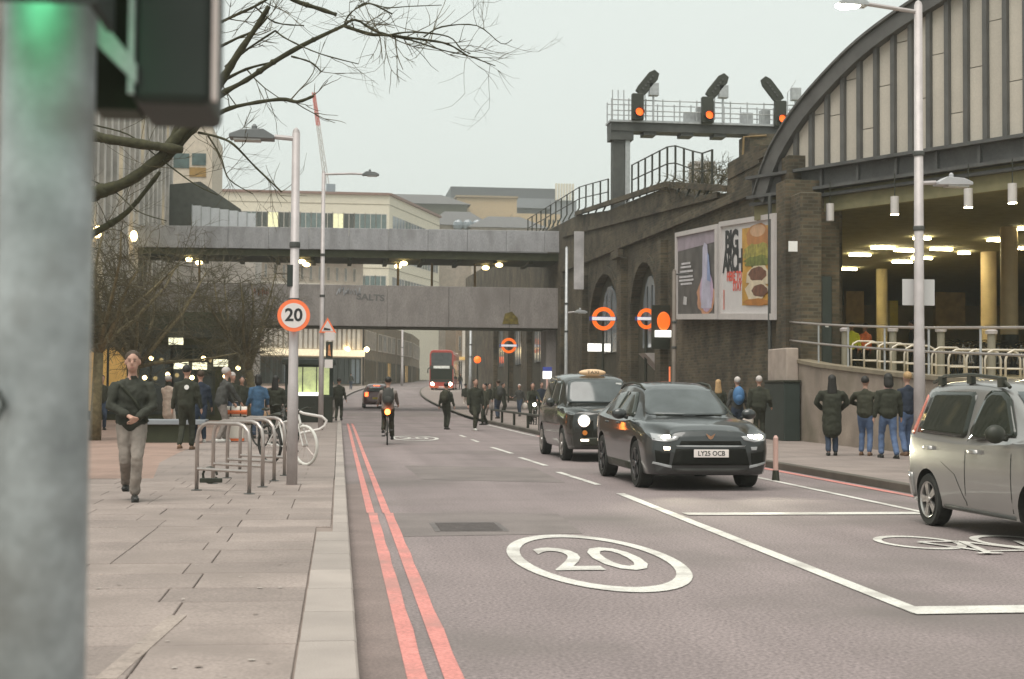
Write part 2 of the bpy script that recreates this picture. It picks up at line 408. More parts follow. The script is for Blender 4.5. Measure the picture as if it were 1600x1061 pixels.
def flat_ring(mb, cx, cy, a, b, w, n=28):
    for i in range(n):
        q = []
        for k, t in ((0, i), (0, i+1), (1, i+1), (1, i)):
            g = 2*math.pi*t/n; q.append((cx+(a-k*w)*math.cos(g), cy+(b-k*w*1.8)*math.sin(g), bz))
        mb.quad(*q)
flat_ring(bm_, 5.62, 13.25, .40, .62, .075); flat_ring(bm_, 6.62, 13.25, .40, .62, .075)
bz = .010
for a, b in (((5.62, 13.25), (5.92, 12.45)), ((5.92, 12.45), (6.42, 12.5)), ((6.42, 12.5), (6.05, 13.25)), ((6.05, 13.25), (5.62, 13.25)), ((6.05, 13.25), (5.86, 12.25)), ((6.62, 13.25), (6.36, 12.15)), ((6.2, 12.15), (6.5, 12.1)), ((5.75, 12.25), (5.98, 12.25))):
    bz += .0012; flat_line(bm_, a, b, .075)
bm_.build('cycle_symbol', white_p, road)
# iron drain cover with slots
pts = [G(662, 830), G(775, 832), G(752, 813), G(668, 815)]
dc = MB(); x0, x1, y0, y1 = 1.02, 1.78, 14.55, 15.5
dc.box(x0, x1, y0, y1, -.03, .006)
drain = dc.build('drain_cover', M('cast_iron', (.135, .115, .108), .6, .3, var=.2, scale=9), road)
for i in range(9):
    yy = y0+.08+i*.098; MB().box(x0+.06, x1-.06, yy, yy+.045, .0065, .013).build('bar', M('cast_iron', (0, 0, 0)), drain)
# ------------------------------------------------------------ two-level concrete footbridge
BY = 82.0
t = thing('footbridge', 'two-level concrete footbridge spanning the road with a graffitied lower parapet', 'bridge', (2.5, BY+2, zg(BY)))
def bpanel(x0, x1, z0, z1, y0, y1, name, mat, n, tilt=0.0):
    for i in range(n):
        a = x0+(x1-x0)*i/n; b = x0+(x1-x0)*(i+1)/n
        T = Matrix.Translation((0, 0, tilt*((a+b)/2-2.6)))
        MB().box(a+.006, b-.006, y0, y1, z0, z1, T).build(name, mat, t, world=True, bevel=.02)
bl0, bl1 = -22.0, 13.5
bpanel(bl0, bl1, 5.06, 7.42, BY-.2, BY, 'parapet_panel', concrete, 10)
bpanel(bl0, 14.2, 9.42, 10.66, BY-.5, BY-.3, 'upper_parapet_panel', concrete_l, 16, .006)
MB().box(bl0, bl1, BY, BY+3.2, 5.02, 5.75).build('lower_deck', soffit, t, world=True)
MB().box(bl0, bl1, BY+3.2, BY+3.4, 5.06, 7.42).build('rear_parapet', concrete, t, world=True)
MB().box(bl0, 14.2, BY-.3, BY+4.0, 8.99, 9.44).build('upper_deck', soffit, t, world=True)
MB().box(bl0, 14.2, BY+4.0, BY+4.2, 9.3, 10.66).build('rear_parapet', concrete_l, t, world=True)
for i in range(14):
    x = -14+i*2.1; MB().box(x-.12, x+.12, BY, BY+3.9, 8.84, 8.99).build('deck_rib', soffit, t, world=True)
rust = M('rusty_post', (.20, .13, .05), .7, var=.2)
for x, y in ((312, 400), (622, 420), (742, 420), (675, 420)):
    p = AY(x, y, BY+1.6); MB().tube([(p.x, BY+1.6, 5.75), (p.x, BY+1.6, 8.9)], .07, 8).build('post', rust, t, world=True)
for x in (-9.5, 13.0):
    MB().box(x-.8, x+.8, BY+.4, BY+2.8, zg(BY), 5.02).build('pier', concrete, t, world=True)
ea, eb = AY(897, 452, 71), AY(912, 362, 71)
MB().box(ea.x, eb.x, 70.9, 71.1, ea.z, eb.z).build('end_panel', M('end_panel_paint', (.52, .50, .50), .7, var=.25, scale=1.5), t, world=True)
# bulkhead lamps under the upper deck
for i, (x, y, dy) in enumerate(((296, 390, .6), (311, 397, 2.6), (472, 392, .6), (479, 400, 2.6), (631, 394, .6), (622, 401, 2.6), (780, 396, .6), (759, 404, 2.6))):
    p = AY(x, y, BY+dy); z = 8.78
    MB().ell((p.x, BY+dy, z), (.22, .22, .13), 10, 6).build('bulkhead_lamp', warm_e, t, smooth=True, world=True)
gr_d = M('dark_spray', (.15, .145, .14), .8, var=.1); gr_w = M('pale_spray', (.45, .46, .48), .8, var=.1)
p = AY(579, 465, BY-.212); text_mesh('graffiti', 'SALTS', .5, facing_cam((p.x, BY-.205, p.z)) @ Matrix.Rotation(R(-3), 4, 'Z'), gr_d, t, .002, xs=1.2, bold=.015).location = -t.location
def scrawl(x, y, w, mm, seed):
    r3 = random.Random(seed); p = AY(x, y, BY-.215); pts = []
    for i in range(26): pts.append((p.x-w/2+w*i/25+r3.uniform(-.06, .06), BY-.212, p.z+(.28 if i % 2 else -.22)*r3.uniform(.3, 1.1)))
    MB().tube(pts, .028, 5).build('graffiti', mm, t, world=True)
scrawl(545, 455, 1.3, gr_w, 1); scrawl(371, 461, 1.3, gr_d, 2); scrawl(408, 457, .8, M('rust_spray', (.26, .12, .06), .8), 3)
p = AY(797, 497, BY-.21)
MB().prism([(p.x-.45, BY-.225, p.z-.35), (p.x+.5, BY-.225, p.z-.35), (p.x+.45, BY-.225, p.z), (p.x+.1, BY-.225, p.z+.38), (p.x-.3, BY-.225, p.z+.25)], (0, .02, 0)).build('hazard_patch', M('hazard', (.16, .12, .02), .7, var=.5, scale=6), t, world=True)

# ------------------------------------------------------------ brick railway viaduct along the right
def wx(Y): return 12.9-.003*(Y-40)
vd = thing('railway_viaduct', 'dark sooty brick railway viaduct wall with pointed arches along the right pavement', 'viaduct', (wx(58), 58, .12))
prof = [(39.6, 8.3), (41.2, 8.3), (41.3, 8.6), (46, 8.6), (46.1, 8.1), (50, 8.4), (54.5, 9.5), (61.6, 9.85), (66.4, 10.05), (75.4, 10.9), (96, 11.6), (140, 12.5)]
def vtop(Y):
    for (a, za), (b, zb) in zip(prof, prof[1:]):
        if a <= Y <= b: return za+(zb-za)*(Y-a)/(b-a)
    return prof[-1][1]
def arch_pts(y0, y1, zs, zt, n=7):   # pointed-round opening, list of (y, z) going up one side and down the other
    m_ = (y0+y1)/2; h = (y1-y0)/2; out = []
    for i in range(n+1):
        a = math.pi*i/n; out.append((m_-h*math.cos(a), zs+(zt-zs)*math.sin(a)**.9))
    return out
arches = [(56.2, 61.4, 4.4, 6.9), (64.0, 71.3, 4.4, 7.1), (88, 95, 4.6, 7.6), (98, 105, 4.7, 7.8), (108, 115, 4.9, 8.0)]
segs = []
cur = 39.6
for a in arches: segs.append((cur, a[0])); cur = a[1]
segs.append((cur, 140))
mb = MB()
def vcol(y0, y1, z0a, z0b):   # wall piece from the soffit line to the top
    mb.add([(wx(y0), y0, z0a), (wx(y1), y1, z0b), (wx(y1)+1.6, y1, z0b), (wx(y0)+1.6, y0, z0a), (wx(y0), y0, vtop(y0)), (wx(y1), y1, vtop(y1)), (wx(y1)+1.6, y1, vtop(y1)), (wx(y0)+1.6, y0, vtop(y0))],
           [(0, 3, 2, 1), (4, 5, 6, 7), (0, 1, 5, 4), (2, 3, 7, 6), (1, 2, 6, 5), (3, 0, 4, 7)])
for a, b in segs:
    ys = sorted(set([a, b]+[q for q, _ in prof if a < q < b]))
    for i in range(len(ys)-1): vcol(ys[i], ys[i+1], -.1, -.1)
for a in arches:
    P_ = arch_pts(*a)
    for i in range(len(P_)-1): vcol(P_[i][0], P_[i+1][0], P_[i][1], P_[i+1][1])
vw = mb.build('wall', brick, vd, world=True)
# setback infill and tall arched windows in the arches, string courses, buttress piers
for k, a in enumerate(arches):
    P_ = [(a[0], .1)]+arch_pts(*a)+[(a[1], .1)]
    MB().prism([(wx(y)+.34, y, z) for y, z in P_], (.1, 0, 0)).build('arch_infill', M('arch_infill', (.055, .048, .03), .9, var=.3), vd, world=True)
    yi0, yi1 = a[0]+(a[1]-a[0])*.24, a[1]-(a[1]-a[0])*.24
    Q = [(yi0, 3.3)]+arch_pts(yi0, yi1, 4.6, a[3]-.55)+[(yi1, 3.3)]
    w_ = MB().prism([(wx(y)+.26, y, z) for y, z in Q], (.06, 0, 0)).build('arch_window', glassb, vd, world=True)
    for i in range(1, 3):
        yy = yi0+(yi1-yi0)*i/3; MB().box(wx(yy)+.23, wx(yy)+.26, yy-.03, yy+.03, 3.3, a[3]-1.0).build('glazing_bar', dkgrey, w_, world=True)
    # brick ring round the arch
    mbr = MB(); P_ = arch_pts(a[0], a[1], a[2], a[3], 12); mid = Vector((0, (a[0]+a[1])/2, a[2]))
    for i in range(len(P_)-1):
        y0, z0 = P_[i]; y1, z1 = P_[i+1]
        o0 = Vector((0, y0, z0)); o1 = Vector((0, y1, z1)); e0 = o0+(o0-mid).normalized()*.38; e1 = o1+(o1-mid).normalized()*.38
        mbr.prism([(wx(y0)-.05, o0.y, o0.z), (wx(y1)-.05, o1.y, o1.z), (wx(y1)-.05, e1.y, e1.z), (wx(y0)-.05, e0.y, e0.z)], (.1, 0, 0))
    mbr.build('arch_ring', brick, vd, world=True)
def course(y0, y1, z0, z1, d, h, name='string_course', mt=brick):
    mb = MB(); n = max(1, int((y1-y0)/4))
    for i in range(n):
        a, b = y0+(y1-y0)*i/n, y0+(y1-y0)*(i+1)/n; za, zb = z0+(z1-z0)*i/n, z0+(z1-z0)*(i+1)/n
        mb.prism([(wx(a)-d, a, za), (wx(b)-d, b, zb), (wx(b)-d, b, zb+h), (wx(a)-d, a, za+h)], (d+.02, 0, 0))
    mb.build(name, mt, vd, world=True)
course(41, 80, 7.55, 8.2, .16, .3); course(47, 80, 8.05, 10.2, .10, .2)
for (a, b), (za, zb) in (((41.3, 42.2), (8.6, 8.6)), ((46.1, 54.5), (8.15, 9.5)), ((54.5, 75.4), (9.5, 10.9))): course(a, b, za-.02, zb-.02, .14, .22, 'coping')
for y in (55.0, 62.7, 72.6, 79.5): MB().box(wx(y)-.28, wx(y), y-.5, y+.5, 0, 7.4).build('buttress', brick, vd, world=True)
MB().box(wx(62.7)-.5, wx(62.7)-.28, 61.8, 63.6, 7.4, 7.75).build('buttress_cap', brick, vd, world=True)
# pier carrying the gantry tower and the end pier beside the station arch
MB().box(12.85, 14.3, 42.3, 45.9, 8.5, 9.05).build('parapet_block', brick, vd, world=True)
MB().box(12.74, 13.35, 38.05, 39.4, 2.3, 7.02).build('end_pier', brick, vd, world=True, bevel=.03)
MB().box(12.62, 14.2, 39.0, 39.9, -.05, 7.5).build('corner_pilaster', brick_x, vd, world=True)
MB().tube([(12.56, 40.3, .15), (12.56, 40.3, 7.2)], .06, 8).build('drain_pipe', dkgrey, vd, world=True)
p = AX(1238, 384, 12.6)
# parapet railings: posts leaning out with two rails
def parapet_rail(y0, y1, n, h=1.5):
    r_ = thing('parapet_railing', 'dark rail of cranked posts on the viaduct coping, %s' % ('between the gantry post and the tower' if y0 < 60 else 'beyond the gantry post above the roundel'), 'railing', (wx(y0), y0, vtop(y0)))
    tops = []
    for i in range(n):
        y = y0+(y1-y0)*i/(n-1); x = wx(y)+.15; z = vtop(y)+.18
        MB().tube([(x-.25, y, z-.2), (x-.12, y, z+.05), (x, y, z+.25), (x, y, z+h)], .045, 6).build('post', black, r_, world=True); tops.append((x, y, z))
    for k in (1, .55): MB().tube([(x, y, z+h*k-.02) for x, y, z in tops], .028, 6).build('rail', black, r_, world=True)
parapet_rail(48.5, 62, 11); parapet_rail(67.5, 96, 15, 1.4)
# scrub growing on the viaduct and a pale equipment cabinet
def twigs(mb, p, d, L, r, dep, rg, spread=.6, n=(2, 3), sides=(6, 5, 4, 3, 3), droop=0.0):
    k = 4; P_ = [Vector(p)]; dd = Vector(d).normalized()
    for i in range(k):
        dd = (dd+Vector((rg.gauss(0, .12), rg.gauss(0, .12), rg.gauss(0, .12)-droop))).normalized(); P_.append(P_[-1]+dd*L/k)
    mb.tube(P_, [r*(1-.5*i/k) for i in range(k+1)], sides[min(len(sides)-1, max(0, len(sides)-1-dep))], cap=False)
    if dep <= 0: return
    for j in range(rg.randint(*n)+1):
        q = P_[rg.randint(1, k)]; a = Vector((rg.gauss(0, 1), rg.gauss(0, 1), rg.gauss(0, 1)))
        twigs(mb, q, dd+a.normalized()*spread*1.6, L*rg.uniform(.55, .8), r*.68, dep-1, rg, spread, n, sides, droop)
rg = random.Random(5)
sb = thing('parapet_shrub', 'bare leafless shrub growing on top of the brick viaduct', 'shrub', (13.6, 51.5, vtop(51.5)))
mb = MB()
for i in range(16): twigs(mb, (13.6+rg.gauss(0, .3), 51.5+rg.gauss(0, .9), vtop(51)), (rg.gauss(0, .5), rg.gauss(0, .6), 1), .95, .03, 3, rg)
mb.build('branches', twig_m, sb, world=True)['kind'] = 'stuff'
cb = thing('trackside_cabinet', 'pale grey trackside cabinet standing beside the shrub on the viaduct', 'cabinet', AX(1096, 320, 14.2))
p = cb.location
MB().box(-.42, .42, -.4, .4, -1.2, 1.55).build('body', M('pale_grey_grp', (.48, .44, .40), .7, var=.15), cb, bevel=.03)
MB().box(-.45, .45, -.43, .43, 1.55, 1.66).build('cap', M('pale_grey_grp', (0, 0, 0)), cb)
MB().box(-.03, .0, -.44, -.4, -1, 1.4).build('door_seam', dkgrey, cb)

# ------------------------------------------------------------ signal gantry
GY = 66.0
gt = thing('signal_gantry', 'steel railway signal gantry with walkway railings above the viaduct', 'gantry', (13.1, GY, vtop(GY)))
pl = AY(966, 330, GY); bz0, bz1 = 13.72, 14.12
def zr(x): return -.004*(x-13)
MB().box(12.85, 13.42, GY-.3, GY+.3, 9.8, 13.75).build('post', dkgrey, gt, world=True, bevel=.02)
MB().box(13.43, 13.66, GY-.34, GY-.1, 9.9, 14.0).build('cable_duct', galv, gt, world=True)
MB().box(12.7, 13.8, GY-.45, GY+.45, 13.3, 13.72).build('bracket', dkgrey, gt, world=True)
tw = MB().box(19.3, 21.2, GY-.9, GY+.9, 9.5, 13.7).build('tower', brick_x, gt, world=True)
MB().box(12.7, 23.5, GY-.5, GY+.5, bz0, bz1).build('beam', dkgrey, gt, world=True)
MB().box(12.65, 23.5, GY-.6, GY+.6, bz1+.003, bz1+.1).build('walkway', galv, gt, world=True)
for x in (14.6, 16.4, 18.0, 19.9): MB().box(x-.3, x+.3, GY-.42, GY+.42, bz0-.16, bz0).build('hanger', dkgrey, gt, world=True)
for yy in (GY-.56, GY+.56):
    for z in (.55, 1.05): MB().tube([(12.7, yy, bz1+z), (23, yy, bz1+z)], .028, 6).build('rail', galv, gt, world=True)
    for i in range(13):
        x = 12.72+i*.82; MB().tube([(x, yy, bz1+.05), (x, yy, bz1+1.12)], .03, 6).build('rail_post', galv, gt, world=True)
for x, w, h in ((16.6, .5, .55), (19.4, .55, .6), (20.3, .45, .75), (17.1, .3, .8)):
    MB().box(x-w/2, x+w/2, GY-.2, GY+.2, bz1+.1, bz1+.1+h).build('equipment_box', galv, gt, world=True)
MB().tube([(20.1, GY-.95, 13.6), (19.0, GY-.95, 13.5), (18.9, GY-.95, 11.6), (19.2, GY-.95, 11.2)], .06, 6).build('conduit', rust, gt, world=True)
for (a, b) in ((12.75, 13.3),):
    for k in range(3): MB().tube([(a+k*.27, GY-.6, bz1+.1), (a+k*.27, GY-.6, bz1+1.5)], .025, 6).build('hoop_bar', galv, gt, world=True)
for i, (sx, sy, tx, ty, where) in enumerate(((998, 176, 1009, 128, 'at the gantry\'s left end'), (1107, 181, 1117, 133, 'in the middle of the gantry'), (1221, 187, 1209, 141, 'beside the station arch'))):
    q = AY(sx, sy, GY-.75); tq = AY(tx, ty, GY-.75)
    s = thing('rail_signal', 'black rail signal, lit orange lamp, tilted indicator, %s' % where, 'signal', (q.x-.05, GY-.75, bz1+.1), group='signals on the railway gantry')
    z0 = q.z-.35-s.location.z
    MB().box(-.28, .28, -.12, .2, z0, z0+1.25).build('signal_head', black, s, bevel=.04)
    MB().box(-.1, .1, -.02, .18, 0 if z0 > 0 else z0-.01, z0).build('stand', black, s)
    MB().lathe([(.17, 0), (.19, .03), (.15, .06)], 16, frame((.04, -.12, q.z-s.location.z), (1, 0, 0), (0, 0, 1))).build('lamp', orange_e, s)
    MB().lathe([(.21, 0), (.22, .22), (.20, .22), (.195, 0)], 16, frame((.04, -.12, q.z-s.location.z), (1, 0, 0), (0, 0, 1))).build('hood', black, s)
    d = Vector((tq.x-q.x, 0, tq.z-q.z)); base = Vector((.02, 0, z0+1.2)); ang = math.atan2(.62, .78)*(1 if tx > sx else -1)
    T = Matrix.Translation(base) @ Matrix.Rotation(ang, 4, 'Y')
    pts = [(-.22, .05), (.22, .05), (.27, .3), (.27, 1.15), (.15, 1.42), (-.15, 1.42), (-.27, 1.15), (-.27, .3)]
    MB().prism([T @ Vector((x, -.1, z)) for x, z in pts], (0, .16, 0)).build('route_indicator', black, s, bevel=.03)
    for k in range(5):
        cc = T @ Vector((0, -.115, .35+k*.19)); MB().lathe([(.055, 0), (.05, .03)], 10, frame(cc, (1, 0, 0), (0, 0, 1))).build('lens', dkgrey, s)
    MB().box(.55, 1.0, -.1, .25, 1.15, 1.75).build('relay_box', galv, s, bevel=.02)
    MB().box(.72, .8, 0, .1, 0, 1.15).build('relay_stem', galv, s)
    MB().tube([(.35, 0, .1), (.35, 0, 1.5), (.75, 0, 2.1)], .022, 6).build('ladder_rail', galv, s)

# ------------------------------------------------------------ train shed arch and the concourse beneath it
SP = Vector((13.0, 40.3, 0)); SD = Vector((.5, -.866, 0)); SN = Vector((.866, .5, 0))
def S(s, z, dep=0.): q = SP+SD*s+SN*dep; return Vector((q.x, q.y, z))
sh = thing('station_arch', 'large arched train shed front with pale vertical panels over a dark girder', 'arch', (SP.x, SP.y, 7.0))
# outer curve fitted through the sight lines
ctrl = [(-.95, 7.3), (-.72, 7.9), (-.4, 8.5), (.46, 9.48), (1.64, 10.39), (2.99, 11.19), (4.69, 11.85), (7, 12.5), (10, 13.0), (14, 13.1), (18, 12.6)]
def zc(s):
    for i, ((a, za), (b, zb)) in enumerate(zip(ctrl, ctrl[1:])):
        if a <= s <= b:
            m0 = ((zb-ctrl[i-1][1])/(b-ctrl[i-1][0]) if i else (zb-za)/(b-a)); m1 = ((ctrl[i+2][1]-za)/(ctrl[i+2][0]-a) if i+2 < len(ctrl) else (zb-za)/(b-a))
            t_ = (s-a)/(b-a); h = b-a
            return (2*t_**3-3*t_**2+1)*za+(t_**3-2*t_**2+t_)*h*m0+(-2*t_**3+3*t_**2)*zb+(t_**3-t_**2)*h*m1
    return ctrl[-1][1]
rimm = M('arch_rim', (.10, .098, .092), .6, var=.2, scale=2)
mb = MB(); ss = [-.95+i*.3 for i in range(63)]
def inner(s):  # point on the inner edge of the rim, offset along the curve's normal
    e = .05; dz = (zc(min(s+e, 17.9))-zc(max(s-e, -.95)))/(2*e); L = math.hypot(1, dz); return s+dz/L*.42, zc(s)-.42/L
for a, b in zip(ss, ss[1:]):
    ia, ib = inner(a), inner(b)
    A = [S(a, zc(a), -.25), S(b, zc(b), -.25), S(ib[0], ib[1], -.25), S(ia[0], ia[1], -.25)]
    mb.prism(A, SN*1.2)
mb.build('arch_rim', rimm, sh, world=True)
mb = MB()
for a, b in zip(ss, ss[1:]): mb.prism([S(a, zc(a)+.01, -.33), S(b, zc(b)+.01, -.33), S(b, zc(b)+.09, -.33), S(a, zc(a)+.09, -.33)], SN*1.4)
mb.build('rim_flange', rimm, sh, world=True)
roofm = M('shed_roof', (.13, .13, .125), .7, var=.1)
mb = MB()
for a, b in zip(ss, ss[1:]): mb.quad(S(a, zc(a)-.1, .9), S(b, zc(b)-.1, .9), S(b, zc(b)-.1, 40), S(a, zc(a)-.1, 40))
mb.build('shed_roof', roofm, sh, world=True)
panel_m = M('shed_panel', (.50, .455, .385), .75, var=.07, scale=1.2, rnd=.05, fine=.05, fscale=20)
inn = [inner(s) for s in ss]
def zin(s):
    for (a, za), (b, zb) in zip(inn, inn[1:]):
        if a <= s <= b: return za+(zb-za)*(s-a)/(b-a) if b > a else za
    return inn[-1][1]
ms = [-.07+.578*i for i in range(28)]
for i, s in enumerate(ms):
    b = ms[i+1]-.07 if i+1 < len(ms) else s+.5
    z0 = 7.86
    top = max(zin(s)+.05, z0+.1)
    MB().box(0, 0, 0, 0, 0, 0) if False else None
    MB().prism([S(s-.065, z0, -.12), S(s+.065, z0, -.12), S(s+.065, top, -.12), S(s-.065, top, -.12)], SN*.2).build('mullion', rimm, sh, world=True)
    if zin(s+.07) > z0+.05 or zin(b) > z0+.05:
        zj = z0+((i*7) % 5)*.55+.9; a_ = s+.07
        za, zb = max(zin(a_), z0), max(zin(b), z0)+.02
        zm = min(zj, min(za, zb)-.1)
        if zm > z0+.3 and i > 1:
            MB().prism([S(a_, z0, 0), S(b, z0, 0), S(b, zm-.012, 0), S(a_, zm-.012, 0)], SN*.05).build('panel', panel_m, sh, world=True)
            MB().prism([S(a_, zm+.012, .004), S(b, zm+.012, .004), S(b, zb, .004), S(a_, za, .004)], SN*.05).build('panel', panel_m, sh, world=True)
        else:
            MB().prism([S(a_, z0, 0), S(b, z0, 0), S(b, zb, 0), S(a_, za, 0)], SN*.05).build('panel', panel_m, sh, world=True)
MB().prism([S(-1.2, 7.25, -.1), S(18, 7.25, -.1), S(18, 7.86, -.1), S(-1.2, 7.86, -.1)], SN*.7).build('girder_web', beam_m, sh, world=True)
for z, d in ((7.80, .34), (7.22, .30), (7.02, .18)): MB().prism([S(-1.25, z, -d), S(18, z, -d), S(18, z+.09, -d), S(-1.25, z+.09, -d)], SN*(d+.5)).build('girder_flange', beam_m, sh, world=True)
for i in range(14): MB().prism([S(.2+i*1.3, 7.32, -.2), S(.28+i*1.3, 7.32, -.2), S(.28+i*1.3, 7.79, -.2), S(.2+i*1.3, 7.79, -.2)], SN*.12).build('stiffener', beam_m, sh, world=True)
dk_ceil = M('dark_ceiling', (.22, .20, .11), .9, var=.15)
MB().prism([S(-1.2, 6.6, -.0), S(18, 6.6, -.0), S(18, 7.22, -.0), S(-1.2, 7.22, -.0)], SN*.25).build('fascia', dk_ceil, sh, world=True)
# downlights hung under the girder
dl_m = M('downlight_case', (.55, .52, .50), .5, var=.05)
for i, (x, yb, d) in enumerate(((1297, 345, .4), (1398, 335, .3), (1513, 324, .2), (1582, 317, .1))):
    q = on_plane(x, yb, SP+SN*-.45, SN)
    o = MB().lathe([(.11, 0), (.11, .48)], 14, Matrix.Translation(q)).build('downlight', dl_m, sh, world=True)
    MB().lathe([(.10, -.012), (.10, -.002)], 14, Matrix.Translation(q)).build('lamp', tube_e if i else dl_m, o, world=True)
    MB().tube([q+Vector((0, 0, .48)), q+Vector((0, 0, 1.1))], .015, 6).build('stem', black, o, world=True)

# concourse: raised floor, ceiling, back wall
def fz(Y): return 1.5+.031*(Y-23)
cc = struct(MB().add([(12.95, 4, fz(16)), (60, 4, fz(16)), (60, 16, fz(16)), (12.95, 16, fz(16)), (12.95, 40.2, fz(40)), (60, 40.2, fz(40)), (14.3, 40.2, fz(40)), (14.3, 95, fz(40)), (60, 95, fz(40))],
                [(0, 1, 2, 3), (3, 2, 5, 4), (6, 5, 8, 7)]).build('concourse_floor', M('concourse_paving', (.38, .32, .20), .8, var=.2)))
CZ = 6.9
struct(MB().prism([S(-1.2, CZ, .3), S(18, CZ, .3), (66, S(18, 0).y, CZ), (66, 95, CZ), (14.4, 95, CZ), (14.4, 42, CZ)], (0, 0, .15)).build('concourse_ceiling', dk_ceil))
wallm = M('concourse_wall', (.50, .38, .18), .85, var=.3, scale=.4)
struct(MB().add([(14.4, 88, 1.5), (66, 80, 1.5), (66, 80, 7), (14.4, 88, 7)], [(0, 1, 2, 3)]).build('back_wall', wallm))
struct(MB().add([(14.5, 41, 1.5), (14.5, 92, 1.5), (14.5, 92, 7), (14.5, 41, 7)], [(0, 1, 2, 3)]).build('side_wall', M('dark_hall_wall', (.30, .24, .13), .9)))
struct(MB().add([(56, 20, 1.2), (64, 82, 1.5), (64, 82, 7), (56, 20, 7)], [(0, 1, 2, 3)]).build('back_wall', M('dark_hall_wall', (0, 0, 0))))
colm = M('column_tile', (.60, .48, .29), .55, var=.12, scale=2)
for i, (x, Y, w, lab) in enumerate(((1378, 60, 18, 'slimmer pale concourse column behind the hi-vis workers'), (1545, 52, 25, 'left one of the paired yellowish concourse columns by the bicycles'), (1577, 44, 28, 'right and nearer one of the paired yellowish concourse columns'))):
    q = AY(x, 480, Y); r_ = w/2*Y/FPX
    co = thing('concourse_column', lab, 'column', (q.x, Y, fz(min(Y, 40))), group='columns in the station concourse')
    MB().lathe([(r_*1.03, 0), (r_*1.03, 1.35)], 24).build('plinth', M('column_base', (.035, .035, .025), .6), co, smooth=False)
    MB().lathe([(r_, 1.35), (r_, CZ-co.location.z)], 24).build('shaft', colm if i else M('column_pale', (.55, .45, .25), .6, var=.1), co)
# ceiling strip lights
SLAB = ['bright strip light left of the tall lamp post, longest pair, left half', 'bright strip light left of the tall lamp post, longest pair, right half', 'strip light below and left of the brightest ceiling pair', 'strip light just below the right half of the brightest pair', 'leftmost and lowest ceiling strip light on the concourse', 'strip light half hidden behind the tall lamp post', 'long strip light right of the tall lamp post', 'highest strip light crossing behind the tall lamp post', 'strip light above the paired columns', 'highest strip light at the right picture edge', 'short strip light left of the paired columns', 'short strip light at the right edge beside the nearer column']
for i, (xa, xb, y) in enumerate(((1362, 1400, 387), (1398, 1435, 391), (1328, 1362, 398), (1395, 1427, 409), (1310, 1340, 420), (1425, 1458, 403), (1454, 1490, 389), (1428, 1455, 372), (1544, 1575, 375), (1578, 1600, 357), (1498, 1516, 395), (1592, 1600, 388))):
    a, b = G(xa, y, CZ-.06), G(xb, y, CZ-.06)
    L = MB().box(a.x, b.x, a.y-.07, a.y+.07, CZ-.10, CZ-.05)
    o = L.build('strip_light', tube_e); tag(o, SLAB[i], 'light', 'strip lights on the concourse ceiling')
for i, (x0, x1, y0, y1, mt) in enumerate(((1390, 1403, 470, 510, M('yellow_panel', (.70, .55, .05), .6, var=.1)), (1322, 1350, 455, 505, M('amber_panel', (.45, .30, .12), .7, var=.2)), (1462, 1508, 457, 515, M('amber_panel', (0, 0, 0))), (1465, 1498, 420, 445, M('grey_panel', (.20, .19, .19), .6, var=.2)), (1512, 1535, 425, 450, M('amber_panel', (0, 0, 0))))):
    Y = 70+i*.4; a, b = AY(x0, y1, Y), AY(x1, y0, Y)
    o = MB().box(a.x, b.x, Y, Y+.3, max(a.z, 2.1) if i not in (3, 4) else a.z, b.z).build('hall_panel', mt)
    tag(o, ('bright yellow panel beside the pale concourse column', 'amber kiosk panel behind the hi-vis workers', 'wide amber panel behind the bicycle racks', 'grey hanging board high in the concourse', 'small amber hanging board left of the paired columns')[i], 'panel')
# ------------------------------------------------------------ buildings
def wall_panes(t, A, B, s0, s1, z0, z1, n, mat, frame_m=None, gap=.18, proud=.04, names=('window', 'frame'), skip=()):
    A, B = Vector((*A, 0)), Vector((*B, 0)); d = (B-A).normalized(); nrm = Vector((d.y, -d.x, 0))
    L = (B-A).length
    for i in range(n):
        if i in skip: continue
        a = L*(s0+(s1-s0)*i/n)+gap/2; b = L*(s0+(s1-s0)*(i+1)/n)-gap/2
        P_ = [A+d*a+Vector((0, 0, z0)), A+d*b+Vector((0, 0, z0)), A+d*b+Vector((0, 0, z1)), A+d*a+Vector((0, 0, z1))]
        mm = mat[i % len(mat)] if isinstance(mat, list) else mat
        w = MB().prism([p+nrm*proud*.3 for p in P_], -nrm*.1).build(names[0], mm, t, world=True)
        if frame_m:
            f = MB(); fw = min(.14, (b-a)*.12)
            for (u0, u1, v0, v1) in ((a-fw, b+fw, z1, z1+fw), (a-fw, b+fw, z0-fw, z0), (a-fw, a, z0, z1), (b, b+fw, z0, z1), ((a+b)/2-fw/3, (a+b)/2+fw/3, z0, z1)):
                f.prism([A+d*u0+Vector((0, 0, v0))+nrm*proud, A+d*u1+Vector((0, 0, v0))+nrm*proud, A+d*u1+Vector((0, 0, v1))+nrm*proud, A+d*u0+Vector((0, 0, v1))+nrm*proud], -nrm*(proud+.05))
            f.build(names[1], frame_m, w, world=True)
def footprint(name, label, cat, pts, z0, z1, mat, part='wall', group=None):
    cx = sum(p[0] for p in pts)/len(pts); cy = sum(p[1] for p in pts)/len(pts)
    t = thing(name, label, cat, (cx, cy, z0), group=group)
    MB().prism([(x, y, z0) for x, y in pts], (0, 0, z1-z0)).build(part, mat, t, world=True); return t
def X_(px, Y): return AY(px, 560, Y).x
def Z_(px, py, Y): return AY(px, py, Y).z
